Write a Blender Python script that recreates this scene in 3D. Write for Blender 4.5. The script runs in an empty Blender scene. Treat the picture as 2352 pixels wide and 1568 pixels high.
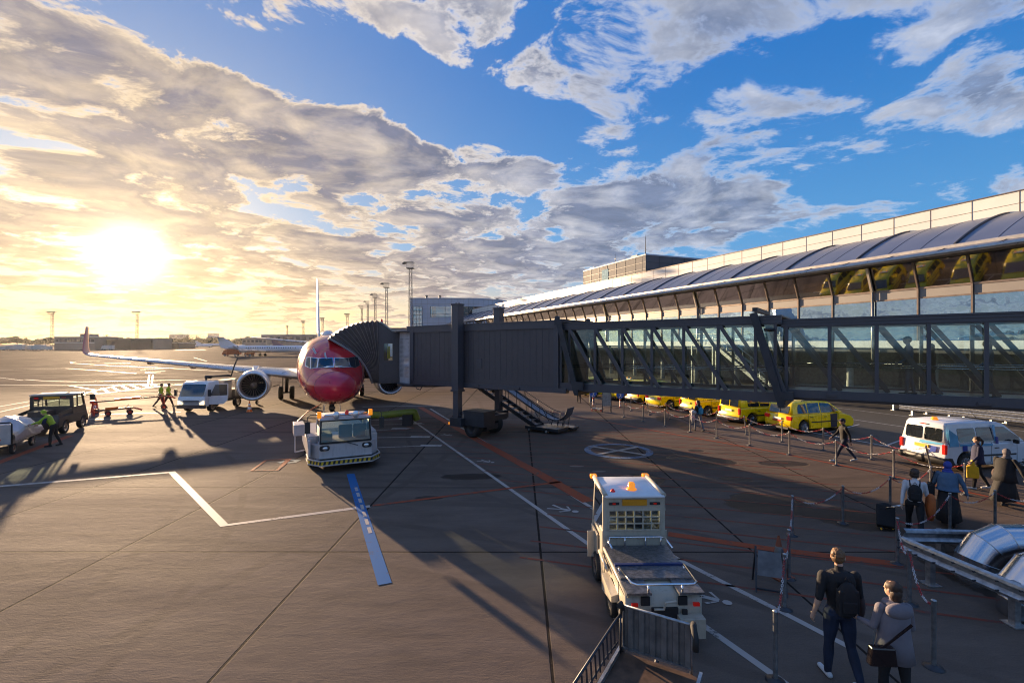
import bpy, bmesh, math, random
from mathutils import Vector, Matrix, noise as mnoise
random.seed(7)
R = math.radians
SC = bpy.context.scene
COL = SC.collection
# ---------------------------------------------------------------- camera
CAMH = 4.8
F = 1097.0            # focal length in the working pixel grid 2352 x 1568
cam = bpy.data.cameras.new("camera")
camo = bpy.data.objects.new("camera", cam); COL.objects.link(camo)
camo.location = (0, 0, CAMH); camo.rotation_euler = (R(90), 0, 0)
cam.sensor_width = 36; cam.lens = F / 2352 * 36
cam.shift_y = 3.0 / 2352
cam.clip_start = .05; cam.clip_end = 9000
SC.camera = camo
SUN_AZ, SUN_EL = R(-38.6), R(8.2)
SUND = Vector((math.sin(SUN_AZ) * math.cos(SUN_EL), math.cos(SUN_AZ) * math.cos(SUN_EL), math.sin(SUN_EL)))
SC.view_settings.view_transform = 'Standard'; SC.view_settings.look = 'None'
SC.view_settings.gamma = 1; SC.view_settings.exposure = 1.6
SC.render.engine = 'CYCLES'
cy = SC.cycles
cy.max_bounces = 6; cy.diffuse_bounces = 2; cy.glossy_bounces = 3; cy.transmission_bounces = 4; cy.transparent_max_bounces = 14
cy.volume_bounces = 0; cy.caustics_reflective = False; cy.caustics_refractive = False
cy.use_denoising = True; cy.filter_width = 1.1; cy.sample_clamp_indirect = 4
# ---------------------------------------------------------------- node helper
class E:
    """one scalar or vector expression in a node tree"""
    def __init__(s, t, sock): s.t = t; s.s = sock
    def _m(s, op, *a):
        n = s.t.nodes.new('ShaderNodeMath'); n.operation = op
        for i, x in enumerate((s,) + a):
            if isinstance(x, E): s.t.links.new(x.s, n.inputs[i])
            else: n.inputs[i].default_value = x
        return E(s.t, n.outputs[0])
    def __add__(s, o): return s._m('ADD', o)
    __radd__ = __add__
    def __sub__(s, o): return s._m('SUBTRACT', o)
    def __rsub__(s, o): return (s * -1.0) + o
    def __mul__(s, o): return s._m('MULTIPLY', o)
    __rmul__ = __mul__
    def __truediv__(s, o): return s._m('DIVIDE', o)
    def mx(s, o): return s._m('MAXIMUM', o)
    def mn(s, o): return s._m('MINIMUM', o)
    def pw(s, o): return s._m('POWER', o)
    def exp(s): return s._m('EXPONENT')
    def abs(s): return s._m('ABSOLUTE')
    def floor(s): return s._m('FLOOR')
    def fract(s): return s._m('FRACT')
    def lt(s, o): return s._m('LESS_THAN', o)
    def gt(s, o): return s._m('GREATER_THAN', o)
    def ss(s, a, b):
        n = s.t.nodes.new('ShaderNodeMapRange'); n.interpolation_type = 'SMOOTHSTEP'
        s.t.links.new(s.s, n.inputs[0]); n.inputs[1].default_value = a; n.inputs[2].default_value = b
        return E(s.t, n.outputs[0])
def comb(t, x, y, z=0.0):
    n = t.nodes.new('ShaderNodeCombineXYZ')
    for i, v in enumerate((x, y, z)):
        if isinstance(v, E): t.links.new(v.s, n.inputs[i])
        else: n.inputs[i].default_value = v
    return n.outputs[0]
def sepxyz(t, sock):
    n = t.nodes.new('ShaderNodeSeparateXYZ'); t.links.new(sock, n.inputs[0])
    return [E(t, n.outputs[i]) for i in range(3)]
def noise(t, vec, scale=1, detail=4, rough=.5, dist=0, lac=2.0):
    n = t.nodes.new('ShaderNodeTexNoise')
    if vec is not None: t.links.new(vec, n.inputs['Vector'])
    n.inputs['Scale'].default_value = scale; n.inputs['Detail'].default_value = detail
    n.inputs['Roughness'].default_value = rough; n.inputs['Distortion'].default_value = dist
    n.inputs['Lacunarity'].default_value = lac
    return E(t, n.outputs['Fac'])
def mixc(t, f, a, b):
    n = t.nodes.new('ShaderNodeMix'); n.data_type = 'RGBA'
    for i, v in ((0, f), (6, a), (7, b)):
        if isinstance(v, E): t.links.new(v.s, n.inputs[i])
        elif hasattr(v, 'is_linked') or hasattr(v, 'links'): t.links.new(v, n.inputs[i])
        elif isinstance(v, (int, float)): n.inputs[i].default_value = v
        else: n.inputs[i].default_value = (*v, 1)
    return n.outputs[2]
def scol(t, c, k):
    n = t.nodes.new('ShaderNodeVectorMath'); n.operation = 'SCALE'
    if hasattr(c, 'links'): t.links.new(c, n.inputs[0])
    else: n.inputs[0].default_value = c
    if isinstance(k, E): t.links.new(k.s, n.inputs[3])
    else: n.inputs[3].default_value = k
    return n.outputs[0]
def addc(t, a, b):
    n = t.nodes.new('ShaderNodeVectorMath'); n.operation = 'ADD'
    t.links.new(a, n.inputs[0]); t.links.new(b, n.inputs[1]); return n.outputs[0]
# ---------------------------------------------------------------- world
def build_world():
    w = bpy.data.worlds.new("World"); SC.world = w; w.use_nodes = True
    t = w.node_tree; t.nodes.clear()
    out = t.nodes.new('ShaderNodeOutputWorld'); bg = t.nodes.new('ShaderNodeBackground')
    t.links.new(bg.outputs[0], out.inputs[0])
    sky = t.nodes.new('ShaderNodeTexSky'); sky.sky_type = 'NISHITA'; sky.sun_disc = False
    sky.sun_elevation = SUN_EL; sky.sun_rotation = SUN_AZ; sky.air_density = 1.3; sky.dust_density = 1.2; sky.ozone_density = 3
    tc = t.nodes.new('ShaderNodeTexCoord')
    x, y, z = sepxyz(t, tc.outputs['Generated'])
    zz = z.mx(0.0)
    # perspective of a flat cloud deck
    k = zz + .11
    px = x / k; py = y / k
    # gnomonic direction coordinates around north, only steer where the clouds gather
    ys = y.mx(.08)
    u = x / ys; v = zz / ys
    vec = comb(t, px, py)
    warp = noise(t, vec, 1.1, 3, .5)
    wx = px + (warp - .5) * .7
    A = (noise(t, comb(t, wx, py + (warp - .5) * .4, 0.3), 3.1, 9, .64) - .5) * 2.1 + .5
    Bn = (noise(t, comb(t, wx + SUND.x * .14, py + (warp - .5) * .4 + SUND.y * .14, 0.3), 3.1, 4, .55) - .5) * 2.1 + .5   # same field a step nearer the sun
    St = noise(t, comb(t, px * .55 + py * .5, py * 2.2 - px * .9, 2.0), 1.0, 9, .62)       # wind-drawn streaks
    def D(dx, dy): return ((dx - 1176) / F, (787 - dy) / F)
    # centre, half sizes (working px), rotation (deg, down-right positive), amount
    blobs = [(200, 260, 420, 95, 24, .26), (480, 240, 330, 60, 22, .22), (60, 420, 260, 110, 10, .20), (300, 130, 260, 45, 26, .16), (150, 90, 150, 60, 30, .15), (640, 560, 420, 60, 4, .16), (560, 370, 190, 45, 12, .22),
             (820, 345, 145, 80, 12, 1.05), (700, 330, 70, 60, 0, .2), (1080, 350, 90, 45, 10, .17), (580, 40, 130, 45, 12, .16),
             (900, 50, 170, 45, 8, .12), (1130, 80, 110, 60, 25, .12), (1340, 130, 120, 110, 20, .16), (1650, 60, 230, 80, 5, .14),
             (2290, 230, 150, 120, 5, .30), (2200, 100, 130, 60, 30, .1), (1700, 230, 200, 40, -8, .12), (1620, 470, 240, 60, 0, .85), (1380, 470, 120, 60, 0, .22),
             (1120, 470, 110, 60, -15, .3), (1240, 575, 120, 40, 0, .26), (1400, 600, 140, 45, 0, .2), (1010, 580, 130, 45, 0, .2),
             (930, 500, 60, 18, 0, .1), (400, 520, 320, 40, 6, .16), (150, 520, 260, 50, 0, .12), (700, 650, 300, 30, 0, .12), (1250, 380, 120, 60, 0, .08),
             (560, 170, 250, 40, 28, .12), (250, 400, 300, 60, 15, .15),
             (880, 190, 250, 75, 14, -.75), (1180, 270, 150, 65, 10, -.55), (360, 50, 140, 50, 20, -.35), (1560, 390, 180, 28, -8, -.06), (2080, 400, 280, 60, -10, -.45),
             (1850, 130, 160, 60, -20, -.34), (1880, 560, 260, 90, -12, -.25), (650, 430, 110, 25, 0, -.16), (740, 110, 120, 50, 10, -.22), (2000, 60, 100, 50, 0, -.1), (1000, 420, 60, 25, 0, -.1)]
    bias = None; uvv = comb(t, u, v)
    for bx, by, sx, sy, rt, am in blobs:
        cu, cv = D(bx, by)
        mp = t.nodes.new('ShaderNodeMapping'); mp.vector_type = 'TEXTURE'; t.links.new(uvv, mp.inputs[0])
        mp.inputs[1].default_value = (cu, cv, 0); mp.inputs[2].default_value = (0, 0, -R(rt)); mp.inputs[3].default_value = (sx / F, sy / F, 1)
        dt = t.nodes.new('ShaderNodeVectorMath'); dt.operation = 'DOT_PRODUCT'
        t.links.new(mp.outputs[0], dt.inputs[0]); t.links.new(mp.outputs[0], dt.inputs[1])
        g = E(t, dt.outputs['Value'])._m('MULTIPLY', -1.0).exp()
        bias = g * am if bias is None else g._m('MULTIPLY_ADD', am, bias)
    bias = (bias * .85 + .015) * y.ss(.1, .35)
    low = z.ss(.26, .10)                  # towards the horizon the deck closes into layers
    layers = noise(t, comb(t, u * 1.6, v * 11.0, 1.0), 1.5, 9, .58, .3)
    dens = A + bias + low * (layers - .36) * .75 + (St - .5) * .46
    densB = Bn + bias + low * (layers - .36) * .75 + (St - .5) * .46
    soft = u.ss(-.15, .45)
    cv_ = ((dens - .49 + soft * .035) / (soft * .17 + .13)).mx(0.0).mn(1.0); cov = (cv_ * cv_) * (3.0 - cv_ * 2.0)
    T = noise(t, comb(t, wx * 1.0, py, 5.0), 5.5, 6, .62)
    thick = (dens + (T - .5) * .24).ss(.52, .76)
    edge = ((dens - densB) * 1.5 + .22).mx(0).mn(1)       # side turned to the sun
    # nearness to the sun
    d = x * SUND.x + y * SUND.y + z * SUND.z
    ang = (1.0 - d).mx(0.0)
    near = (ang * -9.0).exp(); nearer = (ang * -60.0).exp(); core = (ang * -1500.0).exp()
    # clear sky: the Nishita sky, deepened blue away from the sun
    nis = scol(t, sky.outputs[0], .035)
    el = zz.ss(0, .55)
    blue = mixc(t, el, (.12, .44, .86), (.006, .19, .66))
    blue = mixc(t, near * .6, blue, (.40, .48, .60))
    warmh = mixc(t, (ang * -3.0).exp(), (.62, .62, .66), (1.0, .66, .26))
    base = mixc(t, z.ss(.20, .02) * ((ang * -1.6).exp() * .8 + .2), blue, warmh)
    base = addc(t, scol(t, base, .78), nis)
    # clouds
    lit = mixc(t, (ang * -5.5).exp(), (.74, .79, .90), (1.05, .88, .66))
    shade = mixc(t, (ang * -4.0).exp(), (.22, .29, .45), (.20, .175, .22))
    lowlit = mixc(t, near, lit, (1.15, .84, .46))
    shade = mixc(t, near * z.ss(.3, .08) * .85, shade, (.50, .33, .21))
    tk = (thick * (1.0 - edge * .62)).mn(1.0)
    cl = mixc(t, tk, scol(t, lowlit, T * .9 + .62), scol(t, shade, T * 1.1 + .38))
    skyc = mixc(t, cov * (.93 - near * .1), base, cl)
    glow = addc(t, scol(t, (1.0, .72, .36), nearer * .42), scol(t, (1.0, .85, .55), core * 3.5))
    glow = addc(t, glow, scol(t, (1.0, .66, .25), near * .08))
    tot = addc(t, skyc, glow)
    # ground side of the dome stays dull
    tot = mixc(t, z.ss(-.02, .0), (.10, .085, .075), tot)
    t.links.new(tot, bg.inputs[0]); bg.inputs[1].default_value = .33
    w.cycles.sampling_method = 'MANUAL'; w.cycles.sample_map_resolution = 512
build_world()
sun = bpy.data.lights.new("sun", 'SUN'); sun.energy = 5.0; sun.angle = R(.6); sun.color = (1.0, .70, .42)
suno = bpy.data.objects.new("sun", sun); COL.objects.link(suno)
suno.rotation_euler = (-SUND).to_track_quat('-Z', 'Y').to_euler()
# ---------------------------------------------------------------- materials
MATS = {}
def mat(name, col, rough=.5, metal=0, var=.12, vs=3.0, bump=0, bs=20, spec=.5, coat=0, emit=None, alpha=None):
    if name in MATS: return MATS[name]
    m = bpy.data.materials.new(name); m.use_nodes = True; t = m.node_tree
    b = t.nodes['Principled BSDF']
    b.inputs['Roughness'].default_value = rough; b.inputs['Metallic'].default_value = metal
    b.inputs['Specular IOR Level'].default_value = spec; b.inputs['Coat Weight'].default_value = coat
    tc = t.nodes.new('ShaderNodeTexCoord')
    if var:
        n = noise(t, tc.outputs['Object'], vs, 5, .6)
        c = mixc(t, n.ss(.3, .7), tuple(x * (1 - var) for x in col), tuple(min(1, x * (1 + var)) for x in col))
        t.links.new(c, b.inputs['Base Color'])
        r = n * .16 + (rough - .08); t.links.new(r.mx(.02).s, b.inputs['Roughness'])
    else: b.inputs['Base Color'].default_value = (*col, 1)
    if bump:
        n2 = noise(t, tc.outputs['Object'], bs, 4, .6)
        bn = t.nodes.new('ShaderNodeBump'); bn.inputs['Strength'].default_value = bump; bn.inputs['Distance'].default_value = .02
        t.links.new(n2.s, bn.inputs['Height']); t.links.new(bn.outputs[0], b.inputs['Normal'])
    if emit:
        b.inputs['Emission Color'].default_value = (*emit[0], 1); b.inputs['Emission Strength'].default_value = emit[1]
    MATS[name] = m; return m
def grimy(name, col, dirt=(.10, .08, .06), rough=.5, amt=.5, metal=0):
    """worn paint: rain streaks, scuffs and dirty patches"""
    m = bpy.data.materials.new(name); m.use_nodes = True; t = m.node_tree; b = t.nodes['Principled BSDF']
    tc = t.nodes.new('ShaderNodeTexCoord'); x, y, z = sepxyz(t, tc.outputs['Object'])
    a = noise(t, comb(t, x * 5, y * 5, z * .8), 2.2, 6, .7); c = noise(t, tc.outputs['Object'], 1.6, 7, .7); d = noise(t, tc.outputs['Object'], 22, 3, .7)
    f = (a.ss(.48, .72) * .55 + c.ss(.45, .75) * .6 + d.ss(.62, .70) * .5).mn(1.0) * amt
    t.links.new(mixc(t, f, col, dirt), b.inputs['Base Color']); t.links.new((f * .35 + rough - .1).s, b.inputs['Roughness']); b.inputs['Metallic'].default_value = metal
    bn = t.nodes.new('ShaderNodeBump'); bn.inputs['Strength'].default_value = .15; bn.inputs['Distance'].default_value = .01; t.links.new(c.s, bn.inputs['Height']); t.links.new(bn.outputs[0], b.inputs['Normal'])
    MATS[name] = m; return m
def glassmat(name, tint=(.75, .85, .85), thr=.85, f0=.08, rough=.02, dark=(.02, .025, .03), wav=0, gcol=(1, 1, 1)):
    """thin pane: clear film plus a mirror sheen growing at grazing angles; 'thr' is how much passes through"""
    if name in MATS: return MATS[name]
    m = bpy.data.materials.new(name); m.use_nodes = True; t = m.node_tree; t.nodes.clear()
    out = t.nodes.new('ShaderNodeOutputMaterial')
    tr = t.nodes.new('ShaderNodeBsdfTransparent'); tr.inputs[0].default_value = (*tint, 1)
    df = t.nodes.new('ShaderNodeBsdfDiffuse'); df.inputs[0].default_value = (*dark, 1)
    gl = t.nodes.new('ShaderNodeBsdfGlossy'); gl.inputs[0].default_value = (*gcol, 1); gl.inputs['Roughness'].default_value = rough
    m1 = t.nodes.new('ShaderNodeMixShader'); m1.inputs[0].default_value = thr
    t.links.new(df.outputs[0], m1.inputs[1]); t.links.new(tr.outputs[0], m1.inputs[2])
    fr = t.nodes.new('ShaderNodeFresnel'); fr.inputs[0].default_value = 1.5
    f = (E(t, fr.outputs[0]) + f0).mn(1.0)
    if wav:
        tc = t.nodes.new('ShaderNodeTexCoord'); n2 = noise(t, tc.outputs['Object'], .9, 2, .5)
        bn = t.nodes.new('ShaderNodeBump'); bn.inputs['Strength'].default_value = wav; bn.inputs['Distance'].default_value = .05
        t.links.new(n2.s, bn.inputs['Height']); t.links.new(bn.outputs[0], gl.inputs['Normal'])
    m2 = t.nodes.new('ShaderNodeMixShader'); t.links.new(f.s, m2.inputs[0])
    t.links.new(m1.outputs[0], m2.inputs[1]); t.links.new(gl.outputs[0], m2.inputs[2])
    t.links.new(m2.outputs[0], out.inputs[0]); MATS[name] = m; return m
def M_(k): return MATS[k]
mat('white_paint', (.72, .72, .72), .35, coat=.3, var=.06)
mat('van_white', (.70, .73, .78), .25, coat=.6, var=.04)
mat('yellow_paint', (1.0, .70, .0), .28, coat=.6, var=.05)
mat('black_rubber', (.018, .018, .018), .75, var=.2)
mat('black_plastic', (.02, .02, .022), .5, var=.2)
mat('dark_steel', (.045, .047, .055), .45, metal=.4, var=.15)
mat('galv', (.38, .39, .40), .38, metal=.85, var=.25, vs=9)
mat('steel', (.55, .55, .56), .25, metal=1, var=.1)
mat('chrome', (.75, .75, .76), .12, metal=1, var=.05)
mat('orange_plastic', (.85, .16, .01), .35, var=.08)
mat('amber', (1.0, .30, .01), .2, var=0, emit=((1, .3, .02), .22))
mat('red_lamp', (.45, .015, .01), .2, var=0, emit=((1, .02, .01), .03))
mat('red_paint', (.55, .05, .02), .4, var=.15)
mat('red_plastic', (.62, .03, .02), .4, var=.1)
mat('white_plastic', (.75, .74, .72), .4, var=.08)
mat('headlight', (.8, .8, .78), .1, metal=.6, var=.1)
mat('navy', (.012, .03, .12), .6, var=.1)
mat('plate_yellow', (.8, .42, .02), .4, var=.05)
mat('plate_white', (.75, .74, .70), .4, var=.05)
mat('deck_plate', (.20, .20, .21), .38, metal=.8, var=.35, vs=14, bump=.5, bs=40)
mat('inside_dark', (.015, .015, .018), .7, var=.1)
mat('seat_blue', (.02, .03, .07), .8, var=.1)
grimy('cream_paint', (.46, .41, .32), (.14, .10, .07), .45, .6); grimy('bridge_grey', (.078, .076, .088), (.14, .12, .11), .45, .4, .2); grimy('bridge_panel', (.085, .074, .078), (.05, .04, .04), .5, .5, .1)
glassmat('car_glass', (.5, .6, .6), .35, .07, .02)
glassmat('cab_glass', (.75, .85, .8), .8, .04, .01)
glassmat('tunnel_glass', (.80, .92, .90), .93, .09, .01, wav=.06, gcol=(.85, 1, .95))
# ---------------------------------------------------------------- mesh helper
def xf(mt, p): return mt @ Vector(p) if mt else Vector(p)
class MB:
    def __init__(s, mt=None): s.v = []; s.f = []; s.mi = []; s.sm = []; s.mt = mt
    def add(s, vs, fs, mi=0, sm=False, mt=None):
        o = len(s.v)
        for p in vs:
            p = Vector(p)
            if mt: p = mt @ p
            if s.mt: p = s.mt @ p
            s.v.append(p)
        for f in fs: s.f.append([i + o for i in f]); s.mi.append(mi); s.sm.append(sm)
        return s
    def box(s, c, d, mi=0, mt=None, taper=(1, 1)):
        x, y, z = [q / 2 for q in d]; tx, ty = taper
        vs = [(c[0] + a * x * (tx if e > 0 else 1), c[1] + b * y * (ty if e > 0 else 1), c[2] + e * z) for e in (-1, 1) for b in (-1, 1) for a in (-1, 1)]
        return s.add(vs, [(0, 2, 3, 1), (4, 5, 7, 6), (0, 1, 5, 4), (2, 6, 7, 3), (0, 4, 6, 2), (1, 3, 7, 5)], mi, False, mt)
    def bb(s, x0, x1, y0, y1, z0, z1, mi=0, mt=None): return s.box(((x0 + x1) / 2, (y0 + y1) / 2, (z0 + z1) / 2), (abs(x1 - x0), abs(y1 - y0), abs(z1 - z0)), mi, mt)
    def bar(s, a, b, w, h=None, mi=0, up=(0, 0, 1)):
        """rectangular bar between two points"""
        a = Vector(a); b = Vector(b); d = b - a; L = d.length
        if L < 1e-6: return s
        d /= L; u = Vector(up)
        if abs(d.dot(u)) > .99: u = Vector((1, 0, 0))
        sx = d.cross(u).normalized(); uz = sx.cross(d)
        h = h or w
        mt = Matrix((( sx.x, d.x, uz.x, 0), (sx.y, d.y, uz.y, 0), (sx.z, d.z, uz.z, 0), (0, 0, 0, 1)))
        mt.translation = (a + b) / 2
        return s.box((0, 0, 0), (w, L, h), mi, mt)
    def tube(s, pts, r, n=8, mi=0, caps=True, closed=False):
        pts = [Vector(p) for p in pts]; N = len(pts); rr = r if isinstance(r, (list, tuple)) else [r] * N
        vs = []; prev = None
        for i, p in enumerate(pts):
            if closed: d = pts[(i + 1) % N] - pts[i - 1]
            else: d = pts[min(i + 1, N - 1)] - pts[max(i - 1, 0)]
            d.normalize()
            if prev is None:
                a = Vector((0, 0, 1)) if abs(d.z) < .9 else Vector((1, 0, 0)); sx = d.cross(a).normalized()
            else:
                sx = (prev - d * prev.dot(d)); sx = sx.normalized() if sx.length > 1e-6 else d.orthogonal().normalized()
            prev = sx; sy = d.cross(sx)
            for k in range(n):
                an = 2 * math.pi * k / n; vs.append(p + (sx * math.cos(an) + sy * math.sin(an)) * rr[i])
        fs = [(i * n + k, i * n + (k + 1) % n, (i + 1) * n + (k + 1) % n, (i + 1) * n + k) for i in range(N - 1) for k in range(n)]
        if closed: fs += [((N - 1) * n + k, (N - 1) * n + (k + 1) % n, (k + 1) % n, k) for k in range(n)]
        s.add(vs, fs, mi, True)
        if caps and not closed:
            s.add(vs[:n], [tuple(range(n))[::-1]], mi); s.add(vs[-n:], [tuple(range(n))], mi)
        return s
    def cyl(s, a, b, r, r2=None, n=16, mi=0): return s.tube([a, b], [r, r if r2 is None else r2], n, mi)
    def lathe(s, prof, o=(0, 0, 0), ax=(0, 0, 1), n=24, mi=0, sm=True, sq=None):
        """prof: (radius, along axis) pairs; mi may be a list, one per band"""
        ax = Vector(ax).normalized(); a = ax.orthogonal().normalized()
        if abs(ax.z) > .99: a = Vector((1, 0, 0))
        b = ax.cross(a); o = Vector(o); vs = []
        for r, h in prof:
            for k in range(n):
                an = 2 * math.pi * k / n; q = (a * math.cos(an) + b * math.sin(an)) * r
                if sq: q = Vector((q.x, q.y, q.z * sq))
                vs.append(o + ax * h + q)
        for i in range(len(prof) - 1):
            m_ = mi[i] if isinstance(mi, list) else mi
            base = len(s.v)
            s.add(vs[i * n:(i + 2) * n], [(k, (k + 1) % n, n + (k + 1) % n, n + k) for k in range(n)], m_, sm)
        return s
    def loft(s, rings, mi=0, sm=True, caps=(True, True), closed=True):
        n = len(rings[0]); vs = [p for r in rings for p in r]
        kk = n if closed else n - 1
        s.add(vs, [(i * n + k, i * n + (k + 1) % n, (i + 1) * n + (k + 1) % n, (i + 1) * n + k) for i in range(len(rings) - 1) for k in range(kk)], mi, sm)
        if caps[0]: s.add(rings[0], [tuple(range(n))[::-1]], mi)
        if caps[1]: s.add(rings[-1], [tuple(range(n))], mi)
        return s
    def prism(s, poly, th, mi=0, fn=None, mt=None):
        """poly 2-D (a,b); fn maps (a, b, t) to 3-D, t = 0 and th"""
        fn = fn or (lambda a, b, t: (a, b, t)); n = len(poly)
        vs = [fn(a, b, 0) for a, b in poly] + [fn(a, b, th) for a, b in poly]
        return s.add(vs, [tuple(range(n))[::-1], tuple(range(n, 2 * n))] + [(i, (i + 1) % n, n + (i + 1) % n, n + i) for i in range(n)], mi, False, mt)
    def grid(s, fn, nu, nv, mi=0, sm=True):
        vs = [fn(i / nu, j / nv) for i in range(nu + 1) for j in range(nv + 1)]
        return s.add(vs, [(i * (nv + 1) + j, (i + 1) * (nv + 1) + j, (i + 1) * (nv + 1) + j + 1, i * (nv + 1) + j + 1) for i in range(nu) for j in range(nv)], mi, sm)
    def ell(s, c, r, n=12, m=8, mi=0, mt=None):
        vs = []; 
        for j in range(m + 1):
            th = math.pi * j / m
            for k in range(n):
                an = 2 * math.pi * k / n
                vs.append((c[0] + r[0] * math.sin(th) * math.cos(an), c[1] + r[1] * math.sin(th) * math.sin(an), c[2] + r[2] * math.cos(th)))
        return s.add(vs, [(j * n + k, (j + 1) * n + k, (j + 1) * n + (k + 1) % n, j * n + (k + 1) % n) for j in range(m) for k in range(n)], mi, True, mt)
    def mesh(s, name):
        me = bpy.data.meshes.new(name); me.from_pydata([tuple(v) for v in s.v], [], s.f)
        me.polygons.foreach_set('material_index', s.mi); me.polygons.foreach_set('use_smooth', s.sm)
        me.update(); return me
    def build(s, name, mats, parent=None, bevel=0, fixn=True, weld=True, auto=False, solid=0):
        me = s.mesh(name)
        if weld or fixn:
            bm = bmesh.new(); bm.from_mesh(me)
            if weld: bmesh.ops.remove_doubles(bm, verts=bm.verts, dist=1e-5)
            if fixn: bmesh.ops.recalc_face_normals(bm, faces=bm.faces)
            bm.to_mesh(me); bm.free()
        for m in (mats if isinstance(mats, (list, tuple)) else [mats]): me.materials.append(MATS[m] if isinstance(m, str) else m)
        o = bpy.data.objects.new(name, me); COL.objects.link(o)
        if parent: o.parent = parent
        if bevel:
            b = o.modifiers.new('bevel', 'BEVEL'); b.width = bevel; b.segments = 2; b.limit_method = 'ANGLE'; b.angle_limit = R(40)
            b.harden_normals = False
        if solid:
            b = o.modifiers.new('solid', 'SOLIDIFY'); b.thickness = solid; b.offset = 0
        return o
def tag(o, label=None, cat=None, group=None, kind=None):
    if label: o['label'] = label
    if cat: o['category'] = cat
    if group: o['group'] = group
    if kind: o['kind'] = kind
    return o
def thing(name, loc, rz, label, cat, group=None):
    o = bpy.data.objects.new(name, None); COL.objects.link(o); o.location = loc; o.rotation_euler = (0, 0, rz); o.empty_display_size = .2
    return tag(o, label, cat, group)
KIDS = {}
def children(o): return [c for c in bpy.data.objects if c.parent == o]
def copy_tree(o, parent=None):
    c = o.copy(); COL.objects.link(c); c.parent = parent
    for ch in children(o): copy_tree(ch, c)
    return c
def at(dx, dy, z=0.0):
    """real ground place seen at working pixel (dx, dy), for a point at height z"""
    Y = (CAMH - z) * F / (dy - 787.0); return Vector(((dx - 1176) / F * Y, Y, z))
def heading(az): return -az          # z rotation that turns local +Y to azimuth az (clockwise from north)
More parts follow.
